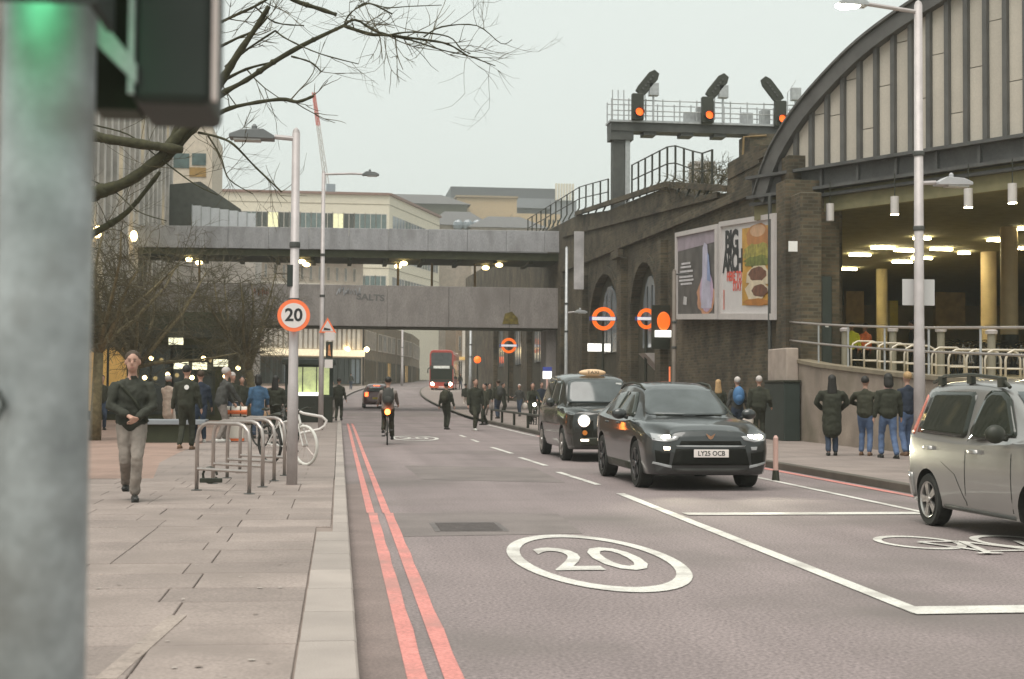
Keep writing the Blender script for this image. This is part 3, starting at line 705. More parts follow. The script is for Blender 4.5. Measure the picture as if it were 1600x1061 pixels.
# left stone block with tall vertical piers
LX = -11.6; lit_w = M('lit_stone_window', (.5, .45, .3), .5, var=.4, scale=1.5, emit=.4, ecol=(1, .82, .45))
b = footprint('stone_office', 'grey stone office block with tall vertical piers behind the bare trees', 'building', [(-30, 34), (LX, 34), (LX, 100), (-30, 100)], 0, 21.5, stone_g)
for i in range(32):
    y = 36+i*2.0
    MB().box(LX, LX+.45, y-.32, y+.32, 4.2, 21.3).build('pier', stone_g, b, world=True)
    for z0, z1 in ((5.0, 7.4), (8.2, 10.6), (11.4, 13.8), (14.6, 16.8), (17.8, 20.2)):
        MB().box(LX+.005, LX+.05, y+.42, y+1.58, z0, z1).build('window', lit_w if (i*5+int(z0*2)) % 9 == 0 else glassd if (i*3+int(z0)) % 4 else glassb, b, world=True)
MB().box(LX, LX+.7, 34, 84, 4.0, 4.6).build('cornice', stone_g, b, world=True); MB().box(LX, LX+.6, 34, 100, 21.3, 21.9).build('cornice', stone_g, b, world=True)
for x, y in ((152, 362), (209, 369)):
    p = AX(x, y, LX+.62); MB().ell((p.x, p.y, p.z), (.2, .2, .3), 10, 6).build('wall_lamp', warm_e, b, world=True)
# dark glazed ground floor under the trees
b = footprint('glazed_arcade', 'low dark glazed shop arcade behind the crowd under the trees', 'building', [(-26, 60), (-4.6, 60), (-4.6, 75), (-26, 75)], 0, 4.6, M('arcade_dark', (.045, .048, .022), .8, var=.3))
warm_win = M('warm_shop_window', (.6, .4, .15), .6, var=.5, scale=.8, emit=.14, ecol=(1, .58, .16))
pale_win = M('pale_lit_window', (.8, .8, .6), .6, var=.2, emit=.6, ecol=(1, .95, .66))
wall_panes(b, (-26, 60), (-4.6, 60), .02, .98, .5, 3.1, 12, [glassd, warm_win, glassd, glassd, warm_win, glassd, warm_win, glassd], dkgreen)
MB().box(-26.2, -4.4, 58.6, 60, 3.5, 3.9).build('canopy', black, b, world=True)
for x, y in ((275, 533), (283, 571), (312, 572), (345, 567)):
    p = AY(x, y, 58.4); MB().box(p.x-.28, p.x+.28, 58.3, 58.5, p.z-.14, p.z+.14).build('lit_sign', pale_win, b, world=True)
for x, y in ((236, 560), (262, 585), (300, 590), (318, 560), (352, 588), (372, 575), (388, 592), (226, 590)):
    p = AY(x, y, 58.3); MB().ell((p.x, 58.3, p.z), (.09, .07, .09), 8, 6).build('shop_lamp', warm_e, b, world=True)
# cream tower piece and slate roof above the left end of the bridge
b = footprint('cream_tower', 'narrow cream tower with teal windows above the left end of the bridge', 'building', [(X_(262, 112), 112), (X_(327, 112), 112), (X_(327, 112), 122), (X_(262, 112), 122)], 0, Z_(300, 196, 112), M('warm_cream', (.60, .52, .42), .8, var=.1))
for (x0, x1, y0, y1, mm) in ((266, 288, 202, 226, glasst), (300, 322, 240, 258, glasst), (268, 296, 240, 262, glasst), (296, 322, 262, 276, M('ochre_band', (.33, .20, .06), .7, var=.2))):
    a, q = AY(x0, y1, 112), AY(x1, y0, 112); MB().box(a.x, q.x, 111.94, 112, a.z, q.z).build('window', mm, b, world=True)
yy = 96; a = AY(268, 352, yy); q = AY(400, 322, yy); r_ = AY(312, 282, yy); e = AY(375, 325, yy)
b = footprint('slate_roof_house', 'building with dark slate slope and white glazed screen above the upper parapet', 'building', [(a.x-3, yy), (q.x, yy), (q.x, yy+8), (a.x-3, yy+8)], 0, a.z-.2, stone_g)
MB().prism([(AY(252, 352, yy).x, yy+.5, a.z-.3), (e.x, yy+.5, e.z-.6), (e.x, yy+.5, e.z), (r_.x, yy+.5, r_.z), (AY(252, 300, yy).x, yy+.5, r_.z-.3)], (0, 7, 0)).build('roof', M('slate_green', (.085, .09, .075), .8, var=.2, scale=3), b, world=True)
s0, s1 = AY(300, 352, yy-.4), AY(400, 352, yy-.4); wpan = M('white_screen', (.62, .64, .66), .5, var=.06)
for i in range(7):
    xa, xb = s0.x+(s1.x-s0.x)*i/7, s0.x+(s1.x-s0.x)*(i+1)/7; zt = r_.z-1.75-.0*i
    z1a = AY(300+100*i/7, 321+14*i/7, yy-.4).z
    MB().box(xa+.03, xb-.03, yy-.42, yy-.36, s0.z-.8, z1a).build('pane', wpan, b, world=True)
    MB().box(xa-.03, xa+.03, yy-.46, yy-.34, s0.z-.8, z1a+.05).build('mullion', galv, b, world=True)
# cream office with ribbon windows
Yc = 242; A = (X_(330, Yc), Yc); B = (X_(606, Yc), Yc); C_ = (X_(685, 272), 272)
zt = Z_(500, 303, Yc)
b = footprint('cream_office', 'cream-clad office building with ribbon windows rising behind the footbridge', 'building', [A, B, C_, (C_[0], 292), (A[0], 292)], 2, zt, cream)
def ribbon(y0, y1, n1, n2, px=(390, 690), xm=500):
    z0, z1 = Z_(xm, y1, Yc), Z_(xm, y0, Yc)
    wall_panes(b, A, B, .12, .985, z0, z1, n1, [glasst, glasst, glassd, M('lit_office', (.5, .5, .3), .5, var=.4, emit=.35, ecol=(1, .95, .55)), glassd, glasst], stone_w, .12)
    wall_panes(b, B, C_, .06, .97, z0, z1, n2, [glassb, glassb, glasst], stone_w, .1)
ribbon(333, 356, 14, 8); ribbon(430, 452, 14, 8); ribbon(380, 402, 14, 8)
for y in (318, 372, 418): 
    z = Z_(500, y, Yc)
    for P_, Q_ in ((A, B), (B, C_)):
        d = Vector((Q_[0]-P_[0], Q_[1]-P_[1], 0)).normalized(); nn = Vector((d.y, -d.x, 0))
        MB().prism([Vector((*P_, z))+nn*.05, Vector((*Q_, z))+nn*.05, Vector((*Q_, z+.12))+nn*.05, Vector((*P_, z+.12))+nn*.05], -nn*.1).build('cladding_joint', M('cream_joint', (.33, .28, .2), .8), b, world=True)
rr = M('red_roof_rail', (.24, .14, .11), .8, var=.2)
for P_, Q_ in ((A, B), (B, C_)):
    d = Vector((Q_[0]-P_[0], Q_[1]-P_[1], 0)).normalized(); nn = Vector((d.y, -d.x, 0))
    MB().prism([Vector((*P_, zt))+nn*.4, Vector((*Q_, zt))+nn*.4, Vector((*Q_, zt+.4))+nn*.4, Vector((*P_, zt+.4))+nn*.4], -nn*1.0).build('roof_rail', rr, b, world=True)
MB().box(A[0], B[0]+1, 258, 290, zt, zt+1.0).build('roof', slate, b, world=True)
# pale stone terrace on the left of the bend, lit fascia and fluted pilasters
Ys = 178; A = (X_(290, Ys-10), Ys-10); B = (X_(566, Ys), Ys)
b = footprint('stone_terrace', 'pale stone commercial terrace with fluted pilasters and lit fascia left of the bend', 'building', [A, B, (B[0], 192), (A[0], 192)], 1.5, Z_(520, 409, Ys), stone)
def zz(y): return Z_(500, y, Ys)
wall_panes(b, A, B, .04, .97, zz(440), zz(420), 18, [glassb, glassb, glassd], stone_w, .9, .15)
wall_panes(b, A, B, .04, .97, zz(478), zz(458), 18, [glassb, glassd], stone_w, .9, .15)
dv = Vector((B[0]-A[0], B[1]-A[1], 0)); L = dv.length; dv.normalize(); nn = Vector((dv.y, -dv.x, 0)); A3 = Vector((*A, 0))
for z0, z1, o in ((zz(410), zz(403), 1.0), (zz(450), zz(446), .5), (zz(512), zz(507), .5)):
    MB().prism([A3+nn*o+Vector((0, 0, z0)), A3+dv*L+nn*o+Vector((0, 0, z0)), A3+dv*L+nn*o+Vector((0, 0, z1)), A3+nn*o+Vector((0, 0, z1))], -nn*(o+.1)).build('cornice', stone_w, b, world=True)
for i in range(20):
    s = L*(.42+.57*i/20); MB().prism([A3+dv*s+nn*.3+Vector((0, 0, zz(546))), A3+dv*(s+L*.017)+nn*.3+Vector((0, 0, zz(546))), A3+dv*(s+L*.017)+nn*.3+Vector((0, 0, zz(514))), A3+dv*s+nn*.3+Vector((0, 0, zz(514)))], -nn*.4).build('pilaster', stone_w, b, world=True)
fa = M('lit_fascia', (.7, .6, .45), .6, var=.2, emit=.35, ecol=(1, .85, .55))
MB().prism([A3+dv*L*.4+nn*.7+Vector((0, 0, zz(557))), A3+dv*L+nn*.7+Vector((0, 0, zz(557))), A3+dv*L+nn*.7+Vector((0, 0, zz(547))), A3+dv*L*.4+nn*.7+Vector((0, 0, zz(547)))], -nn*.8).build('fascia', fa, b, world=True)
for x in (475, 543, 573):
    p = AY(x, 546, Ys-1.5); MB().ell(p, (.32, .3, .32), 10, 6).build('fascia_lamp', warm_e, b, world=True)
wall_panes(b, A, B, .40, .99, 2.2, zz(561), 9, [glassd, glassd, glassb], dkgreen, .3, .2, names=('shopfront', 'frame'))
# brown brick warehouse closing the view
Yb = 300
b = footprint('brick_warehouse', 'long brown brick warehouse closing the view beyond the bend', 'building', [(X_(556, Yb), Yb), (X_(905, Yb), Yb), (X_(905, Yb), Yb+14), (X_(556, Yb), Yb+14)], 3, Z_(700, 352, Yb), brown_x)
for r0, r1, n in ((520, 540, 20), (556, 578, 20), (412, 432, 24), (455, 480, 24)):
    wall_panes(b, (X_(560, Yb), Yb), (X_(900, Yb), Yb), 0, 1, Z_(700, r1, Yb), Z_(700, r0, Yb), n, [glassd, glassd, warm_win if r0 == 556 else glassb, glassd], stone, 1.4, .1)
for i in range(11):
    x = X_(562+i*31, Yb); MB().box(x-.45, x+.45, Yb-.4, Yb, 3.5, Z_(700, 356, Yb)).build('pilaster', brown_x if i % 3 else stone, b, world=True)
fp = [(3.5, 184), (5.4, 196), (8.8, 214), (12.2, 232), (14.9, 258), (14.9, 261), (3.5, 239)]
b = footprint('brick_warehouse', 'lower brown brick warehouse with dark doorways along the bend behind the bus', 'building', fp, 1.7, Z_(600, 506, 196), brown_x)
for P_, Q_ in zip(fp[:4], fp[1:5]):
    wall_panes(b, P_, Q_, .04, .96, 2.6, 5.2, 4, [glassd, glassd, warm_win], M('door_frame', (.13, .10, .06), .8), 1.3, .15, names=('doorway', 'frame'))
    wall_panes(b, P_, Q_, .04, .96, 6.8, 9.0, 4, [glassd, glassb], stone, 1.5, .15)
# roofs above the bridge
def roofed(name, label, x0, x1, ye, yr, Y, inset, wallm_, roofm_, depth=18):
    b = footprint(name, label, 'building', [(X_(x0, Y), Y), (X_(x1, Y), Y), (X_(x1, Y), Y+depth), (X_(x0, Y), Y+depth)], 3, Z_((x0+x1)/2, ye, Y), wallm_)
    a, q = X_(x0, Y)-.8, X_(x1, Y)+.8; ze, zr_ = Z_((x0+x1)/2, ye, Y), Z_((x0+x1)/2, yr, Y); i_ = inset*(q-a)
    mb = MB(); Y0, Y1 = Y-.8, Y+depth; ym = Y+depth/2
    mb.add([(a, Y0, ze), (q, Y0, ze), (q, Y1, ze), (a, Y1, ze), (a+i_, ym-2, zr_), (q-i_, ym-2, zr_), (q-i_, ym+2, zr_), (a+i_, ym+2, zr_)], [(0, 1, 5, 4), (1, 2, 6, 5), (2, 3, 7, 6), (3, 0, 4, 7), (4, 5, 6, 7), (3, 2, 1, 0)])
    mb.build('roof', roofm_, b, world=True); return b
roofed('slate_roof_block', 'upper grey slate hipped roof just right of the cream office', 545, 728, 318, 297, 325, .22, M('dark_olive_wall', (.10, .10, .07), .8), slate)  # plain dark olive wall under the hipped roof
b = roofed('slate_roof_block', 'lower grey slate roof with arched dormers right of the cream office', 672, 762, 352, 324, 285, .3, stone, slate)
for x in (716, 731, 746): 
    p = AY(x, 352, 284); MB().ell((p.x, 284.2, p.z), (1.1, .8, 1.2), 10, 6).build('dormer', glassb, b, world=True)
roofed('slate_roof_block', 'small low slate roof above the middle of the footbridge', 735, 850, 356, 332, 280, .3, stone, slate)
tan = M('tan_wall', (.48, .36, .22), .85, var=.12)
b = footprint('tan_block', 'windowless tan block with a plain flat parapet among the roofs', 'building', [(X_(712, 330), 330), (X_(806, 330), 330), (X_(806, 330), 350), (X_(712, 330), 350)], 3, Z_(760, 309, 330), tan)
MB().box(X_(710, 330), X_(808, 330), 329.5, 350, Z_(760, 309, 330), Z_(760, 306, 330)).build('parapet', M('tan_cap', (.30, .23, .15), .85), b, world=True)
b = footprint('tan_block', 'lower tan block with slot windows beside the viaduct railing', 'building', [(X_(800, 310), 310), (X_(874, 310), 310), (X_(874, 310), 325), (X_(800, 310), 325)], 3, Z_(840, 334, 310), tan)
wall_panes(b, (X_(846, 310), 310), (X_(874, 310), 310), 0, 1, Z_(850, 358, 310), Z_(850, 343, 310), 4, glassd, None, .6)
dkb = M('dark_cladding', (.085, .09, .10), .6, var=.15)
b = footprint('dark_block', 'long dark clad rooftop block with a ribbed pale plant screen', 'building', [(X_(702, 380), 380), (X_(868, 380), 380), (X_(868, 380), 400), (X_(702, 380), 400)], 3, Z_(780, 293, 380), dkb)
MB().box(X_(800, 379), X_(870, 379), 378, 380, Z_(800, 325, 379), Z_(800, 310, 379)).build('lower_wing', M('grey_cladding', (.22, .23, .25), .6, var=.1), b, world=True)
sc = M('pale_screen', (.70, .64, .52), .5, var=.08)
for i in range(7):
    xa = X_(866+i*4.4, 376); MB().box(xa, xa+.5, 375.6, 376.4, Z_(880, 313, 376), Z_(880, 287, 376)).build('screen_fin', sc, b, world=True)
MB().box(X_(860, 376), X_(900, 376), 376.5, 384, 3, Z_(880, 313, 376)).build('screen_base', M('grey_cladding', (0, 0, 0)), b, world=True)
# shop row on the right beyond the bridge
b = footprint('shop_row', 'row of mixed shopfronts with lit windows beyond the bridge on the right', 'building', [(X_(712, 205), 205), (X_(800, 205), 205), (X_(800, 205), 225), (X_(712, 205), 225)], 2, Z_(760, 470, 205), M('shop_brick', (.24, .17, .11), .9, var=.3))
wall_panes(b, (X_(712, 205), 205), (X_(800, 205), 205), 0, 1, 2.6, 5.6, 6, [glassd, warm_win, M('orange_shop', (.7, .22, .05), .6, emit=.4, ecol=(1, .3, .05)), glassd, warm_win], stone_w, .5, .2, names=('shopfront', 'frame'))
wall_panes(b, (X_(712, 205), 205), (X_(800, 205), 205), 0, 1, 7.2, 9.2, 7, glassd, stone_w, .9, .15)
for x in (722, 748, 778): MB().box(X_(x, 204.6), X_(x+7, 204.6), 204.2, 205, 2, 11).build('pilaster', stone_w, b, world=True)
for i, (x, y) in enumerate(((733, 537), (743, 536), (722, 560), (757, 574))):
    p = AY(x, y, 204.5); MB().box(p.x-.45, p.x+.45, 204.0, 204.3, p.z-.22, p.z+.22).build('lit_sign', (pale_win, pale_win, warm_win, warm_win)[i], b, world=True)
p = AY(767, 545, 190)
o = thing('hanging_banner', 'tall red and orange banner hung over the shopfronts beyond the bridge', 'banner', (p.x, 190, zg(190)+.12))
MB().box(-.45, .45, -.05, .05, p.z-1.7-o.location.z, p.z+1.6-o.location.z).build('cloth', M('red_banner', (.50, .07, .05), .7, var=.5, scale=.9), o)
MB().tube([(.55, 0, 0), (.55, 0, p.z+1.8-o.location.z)], .06, 6).build('pole', dkgrey, o)
# tower crane far off
Y = 300; a = AY(512, 300, Y); e = AY(490, 145, Y)
t = thing('tower_crane', 'distant red and white luffing crane jib rising above the rooftops', 'crane', (AY(516, 302, Y).x, Y, 25))
cr, cw = M('crane_red', (.55, .12, .09), .6, var=0), M('crane_white', (.62, .60, .58), .6, var=0)
d = e-a
for k in range(3):
    o0, o1 = k/3, (k+1)/3; mb = MB()
    for dx, dy in ((-.5, -.5), (.5, -.5), (0, .5)):
        mb.tube([a+d*o0+Vector((dx*(1-o0*.5), dy, 0)), a+d*o1+Vector((dx*(1-o1*.5), dy, 0))], .13, 4)
    for j in range(6):
        u0, u1 = o0+(o1-o0)*j/6, o0+(o1-o0)*(j+1)/6; sgn = 1 if j % 2 else -1
        mb.tube([a+d*u0+Vector((.5*sgn*(1-u0*.5), -.5, 0)), a+d*u1+Vector((-.5*sgn*(1-u1*.5), -.5, 0))], .1, 4)
    mb.build('jib_section', cr if k == 2 else cw, t, world=True)
MB().box(a.x-.2, a.x+1.8, Y-1, Y+1, 40.5, 42.2).build('counterweight', cr, t, world=True)
MB().box(a.x-.3, a.x+1.6, Y-1, Y+1, 42.3, 44.4).build('cab', M('crane_cab', (.22, .25, .29), .5), t, world=True)
MB().box(a.x-.1, a.x+1.2, Y-.7, Y+.7, 20, 40.4).build('mast', cw, t, world=True)

# ------------------------------------------------------------ trees
def limb(mb, pts, w0, w1, Y0, Y1, n=7, sub=4):
    k = len(pts); P_ = []
    for i, (x, y) in enumerate(pts): P_.append(AY(x, y, Y0+(Y1-Y0)*i/(k-1)))
    Q = []
    for i in range(k-1):
        p0, p1, p2, p3 = P_[max(i-1, 0)], P_[i], P_[i+1], P_[min(i+2, k-1)]
        for j in range(sub):
            t_ = j/sub; Q.append(.5*((2*p1)+(p2-p0)*t_+(2*p0-5*p1+4*p2-p3)*t_*t_+(3*p1-p0-3*p2+p3)*t_**3))
    Q.append(P_[-1]); m_ = len(Q)
    rad = [(w0+(w1-w0)*i/(m_-1))/2*.78*((Y0+Y1)/2)/FPX*(1+.2*rg.uniform(-1, 1)) for i in range(m_)]
    mb.tube(Q, rad, n); return Q, rad
rg = random.Random(23)
pt = G(64, 762, .12); TY = 21.0
pt = AY(64, 760, TY)
tree = thing('plane_tree', 'big pollarded plane tree with bare knobbly branches reaching over the street, left', 'tree', (pt.x, TY, .12))
mb = MB(); mb.tube([(pt.x, TY, .1), (pt.x+.05, TY, 1.5), (pt.x-.05, TY, 3.2), (pt.x+.1, TY, 4.2), (pt.x+.3, TY, 5.6), (pt.x+.6, TY, 7)], [.30, .25, .23, .22, .17, .11], 14)
mb.build('trunk', bark_t, tree, smooth=True, world=True)
limbs = [
 ([(80, 330), (145, 303), (200, 283), (250, 245), (295, 195), (330, 150), (350, 120), (372, 84), (402, 40), (420, 10)], 30, 9, 21, 20),
 ([(80, 190), (145, 212), (200, 222), (285, 234)], 24, 17, 21, 20.5),
 ([(250, 250), (270, 215), (300, 160), (310, 120)], 17, 12, 20.7, 21),
 ([(215, 275), (262, 246), (290, 215), (315, 190), (335, 165), (346, 147), (385, 125), (427, 97), (474, 70), (537, 40)], 16, 8, 20.8, 20),
 ([(537, 40), (577, 53), (605, 55), (662, 62), (700, 69), (730, 87)], 8, 3.2, 20, 19.6),
 ([(537, 40), (556, 31), (590, 50), (640, 62), (690, 78), (730, 87), (774, 103)], 6, 1.6, 20, 19.6),
 ([(605, 55), (645, 50), (700, 57), (720, 76), (735, 84)], 4, 2, 19.8, 19.5),
 ([(662, 58), (690, 42), (745, 40), (783, 68), (800, 62)], 3.5, 1.4, 19.7, 19.3),
 ([(430, -20), (459, 0), (500, 14), (526, 23)], 11, 8, 20, 20),
 ([(340, 178), (370, 166), (437, 155), (465, 159), (490, 150)], 9, 5.5, 20.5, 20),
 ([(335, 40), (365, 25), (402, 8), (440, -15)], 6, 4, 20.5, 20),
 ([(340, 75), (370, 60), (399, 47), (418, 27)], 6, 3.5, 20.5, 20),
 ([(345, 128), (385, 108), (427, 97)], 7, 5, 20.6, 20.2),
 ([(352, 105), (385, 78), (430, 48)], 6, 3.5, 20.5, 20.2),
 ([(430, 48), (450, 62), (500, 84), (560, 100)], 4, 2, 20.2, 19.6),
 ([(400, 12), (430, 35), (475, 40)], 4, 2.5, 20.2, 20),
 ([(455, 88), (485, 97), (502, 112)], 4, 3, 20.1, 20),
 ([(310, 207), (340, 214), (365, 226), (400, 262), (440, 300)], 6, 3, 20.6, 20),
 ([(325, 212), (345, 245), (358, 280), (395, 303)], 4, 2, 20.6, 20.2),
 ([(80, 400), (145, 365), (200, 330), (250, 268)], 16, 8, 21.2, 21),
 ([(140, 280), (180, 300), (215, 330), (260, 345)], 3.5, 2, 21, 20.5),
 ([(145, 195), (200, 210), (240, 240), (300, 285), (340, 305)], 4, 2, 21, 20.4),
 ([(80, 120), (200, 60), (300, 10), (360, -30)], 14, 8, 21, 20.5),
 ([(560, 10), (577, 5), (613, 22)], 4, 3, 20, 19.8), ([(537, 40), (548, 20), (575, 6), (605, 12), (640, 10), (690, 8)], 3.4, 1.6, 20, 19.5)]
mb = MB(); mt_ = MB()
for pts, w0, w1, Y0, Y1 in limbs:
    Q, rad = limb(mb, pts, w0, w1, Y0, Y1)
    for i in range(2, len(Q)):
        if rg.random() < .45 and w1 < 7:
            twigs(mt_, Q[i], (rg.gauss(.5, .6), rg.gauss(0, .4), rg.gauss(-.1, .7)), rg.uniform(.35, .8), min(rad[i]*.5, .010), 1 if rg.random() < .6 else 2, rg, .45, (1, 2), droop=-.05)
        if rg.random() < .16 and w0 > 5:
            mb.ell(Q[i], (rad[i]*1.35, rad[i]*1.3, rad[i]*1.15), 7, 5)
mb.build('branches', bark, tree, smooth=True, world=True); mt_.build('twigs', twig_m, tree, world=True)['kind'] = 'stuff'
def small_tree(label, px, py, hw, tilt, seed, top=5.6, dens=5, trunk_w=16, fork=2.0):
    r2 = random.Random(seed); p = G(px, py, .12)
    t = thing('street_tree', label, 'tree', (p.x, p.y, .12), group='small bare trees on the left plaza')
    mb = MB(); tw = MB(); r0 = trunk_w/2*p.y/FPX
    F_ = Vector((tilt*.4, 0, fork)); mb.tube([(0, 0, -.02), (.03, 0, fork*.5), F_], [r0*1.15, r0*.92, r0*.85], 10)
    for i in range(8):
        a = 2*math.pi*i/8+r2.uniform(-.3, .3); el = r2.uniform(.35, 1.35)
        d = Vector((math.cos(a)*math.cos(el)+tilt*.5, math.sin(a)*math.cos(el), math.sin(el)))
        L = r2.uniform(.8, 1.15)*hw; k = 5; P_ = [F_.copy()]; dd = d
        for j in range(k):
            dd = (dd+Vector((r2.gauss(0, .14), r2.gauss(0, .14), r2.gauss(.03, .12)))).normalized(); P_.append(P_[-1]+dd*L/k)
        mb.tube(P_, [r0*.55*(1-.75*j/k) for j in range(k+1)], 6)
        for j in range(1, k+1):
            for q in range(dens):
                twigs(tw, P_[j], (r2.gauss(0, .8), r2.gauss(0, .8), r2.gauss(.3, .6)), r2.uniform(.6, 1.15), .0135, 3, r2, .6, (1, 2), (5, 4, 3, 3), 0)
    mb.build('trunk', bark_t, t, smooth=True); tw.build('twigs', twig_m, t)['kind'] = 'stuff'
small_tree('small bare tree with pale trunk just right of the galvanised signal pole', 148, 688, 3.3, .15, 3, trunk_w=17, fork=2.2)
small_tree('small bare tree rising directly behind the walking man', 208, 668, 3.6, .1, 4, trunk_w=14)
small_tree('small bare wide tree behind the person in the blue coat', 393, 664, 3.4, -.3, 8, trunk_w=14)
small_tree('small bare tree with dense twigs behind the man with the white case', 330, 652, 3.9, -.1, 9, trunk_w=12, fork=2.3)
# ------------------------------------------------------------ near traffic signal pole
t = thing('signal_pole', 'blurred galvanised traffic signal pole in the left foreground', 'pole', (AY(66, 700, 1.95).x, 1.95, .12))
R0 = .060
MB().tube([(0, 0, 0), (0, 0, 3.4)], R0, 40).build('post', M('galvanised_pole', (.42, .465, .47), .55, .15, var=.30, scale=9, fine=.1, fscale=60, dirt=(.26, .27, .26), dscale=6), t, smooth=True)
q = AY(12, 632, 1.88); dx = q.x-t.location.x
MB().tube([(-.052, -.052, q.z-.12+dz) if False else (-.075+a, -.056+b*.0, q.z-.12+dz) for a, b, dz in ((0, 0, .016), (.03, 0, .016), (.038, 0, 0), (.03, 0, -.016), (0, 0, -.016))], .004, 8).build('band_clip', dkgreen, t)
# two heads: a dark one turned away on the right, and one on the camera side whose green lens spills down the pole
tg = thing('traffic_signal', 'dark green traffic signal head seen side-on at the top of the near pole', 'traffic light', (t.location.x+.19, 2.02, 2.0))
a0, b0 = AY(214, 172, 2.02), AY(342, 178, 2.02); L0 = AY(150, 172, 2.06)
ox = tg.location
MB().box(a0.x-ox.x, b0.x-ox.x-.006, -.06, .14, a0.z-2.0, 1.0).build('housing', dkgreen, tg, bevel=.012)
MB().box(b0.x-ox.x-.005, b0.x-ox.x+.002, -.066, -.05, a0.z-2.0+.005, 1.0).build('backing_border', M('pale_border', (.72, .62, .58), .5, var=0), tg)
MB().box(L0.x-ox.x, a0.x-ox.x-.002, .02, .10, a0.z-2.0+.004, 1.0).build('mount_plate', M('dark_olive_plate', (.020, .030, .012), .6, var=.2), tg)
e0, e1 = AY(146, 40, 1.97), AY(216, 120, 1.97); w_ = .022
MB().prism([(e0.x-ox.x, -.07, e0.z-2-w_), (e1.x-ox.x, -.07, e1.z-2-w_*.6), (e1.x-ox.x, -.07, e1.z-2+w_*.6), (e0.x-ox.x, -.07, e0.z-2+w_)], (0, .012, 0)).build('strap', galv, tg)
MB().box(a0.x-ox.x-.004, a0.x-ox.x+.004, -.066, -.058, a0.z-2.0+.01, 1.0).build('seam', galv, tg)
th = thing('traffic_signal', 'dark signal head clamped across the very top of the near pole, green glow below', 'traffic light', (t.location.x, 1.80, 2.0))
z0 = AY(70, 22, 1.80).z-2.0
MB().box(-.08, .08, -.05, .10, z0+.075, .6).build('housing', dkgreen, th, bevel=.01)
MB().box(-.085, .085, -.062, -.052, z0, .6).build('hood', dkgreen, th); MB().box(-.095, -.085, -.062, .08, z0, .3).build('hood_side', dkgreen, th); MB().box(.085, .095, -.062, .08, z0, .3).build('hood_side', dkgreen, th)
MB().lathe([(.045, 0), (.05, .012), (.02, .02)], 16, Matrix.Translation((-.005, .01, z0+.073)) @ Matrix.Rotation(math.pi, 4, 'X')).build('green_lens', M('green_lens', (.05, .6, .15), .4, var=0, emit=5, ecol=(.20, 1, .45)), th)

# ------------------------------------------------------------ lamp posts and signs
led_m = M('lantern_case', (.16, .17, .17), .5, var=.1)
def lamp_column(label, x, y, Yy, top_py, r_, arm, lantern, mat=galv_p, lit=False, group='lamp columns'):
    p = AY(x, y, Yy); p.z = zg(Yy)+.12
    t = thing('lamp_post', label, 'street lamp', p, group=group); H = AY(x, top_py, Yy).z-p.z
    MB().tube([(0, 0, -.02), (0, 0, H*.28), (0, 0, H*.285), (0, 0, H)], [r_*1.12, r_*1.1, r_, r_*.8], 16).build('column', mat, t, smooth=True)
    MB().lathe([(r_*.8, H), (r_*.6, H+.05), (.01, H+.08)], 12).build('finial', mat, t)
    for z in (H*.52, H*.68): MB().lathe([(r_*1.05, z-.04), (r_*1.12, z-.02), (r_*1.12, z+.02), (r_*1.05, z+.04)], 14).build('collar', dkgrey, t)
    return t, H
def arm_lantern(t, pts, L, w=.3, mat=led_m, lit=False, h=.09, knob=True):
    MB().tube(pts, .035, 8).build('arm', galv_p, t)
    e = Vector(pts[-1]); s = math.copysign(1, L)
    body = MB().prism([(e.x, e.y-w/2, e.z+.0), (e.x+L*.25, e.y-w/2, e.z+h), (e.x+L*.75, e.y-w/2, e.z+h*.8), (e.x+L, e.y-w/2, e.z+.01), (e.x+L, e.y-w/2, e.z-.04), (e.x, e.y-w/2, e.z-.05)], (0, w, 0)).build('lantern', mat, t, bevel=.01)
    MB().box(min(e.x+L*.3, e.x+L*.9), max(e.x+L*.3, e.x+L*.9), e.y-w*.4, e.y+w*.4, e.z-.07, e.z-.045).build('lens', white_e if lit else M('lens_off', (.5, .5, .48), .4, var=0), body)
    if knob: MB().lathe([(.04, e.z+h), (.04, e.z+h+.05), (.02, e.z+h+.08)], 8, Matrix.Translation((e.x+L*.45, e.y, 0))).build('photocell', mat, body)
p = G(456, 757, .12)
t, H = lamp_column('grey lamp post carrying the round 20 sign beside the cycle stands', 456, 757, p.y, 208, .068, None, None)
LPL = t.location.copy()
arm_lantern(t, [(0, 0, H-.08), (-.3, 0, H-.06)], -.62, .28)
zc_ = AY(459, 493, p.y-.2).z-.12
sg = thing('speed_sign', 'round 20 speed limit sign with orange-red border on the lamp post', 'sign', (AY(459, 493, p.y-.15).x, p.y-.15, AY(459, 493, p.y-.15).z))
MB().lathe([(.225, 0), (.225, .012)], 40, frame((0, 0, 0), (1, 0, 0), (0, 0, 1))).build('border', M('sign_red', (.80, .17, .06), .5, var=.05, emit=.12), sg)
MB().lathe([(.172, .0125), (.172, .016)], 40, frame((0, 0, 0), (1, 0, 0), (0, 0, 1))).build('face', M('sign_white', (.76, .70, .67), .5, var=.02), sg)
text_mesh('digits', '20', .245, facing_cam((0, -.018, 0)), ink, sg, .001, bold=.006)
MB().box(-.02, .02, .0, .12, -.05, .05).build('clip', galv, sg)
MB().box(-.10, -.02, -.06, .06, H*.5+.3, H*.5+.6).build('junction_box', dkgreen, t)
p = G(500, 672, .12)
t, H = lamp_column('slim lamp post with long right-hand arm carrying the warning triangle', 501, 672, p.y, 270, .075, None, None)
arm_lantern(t, [(0, 0, H-.05), (.9, 0, H), (1.25, 0, H-.01)], .55, .22)
l2 = t.location.copy(); Y2 = l2.y-.12
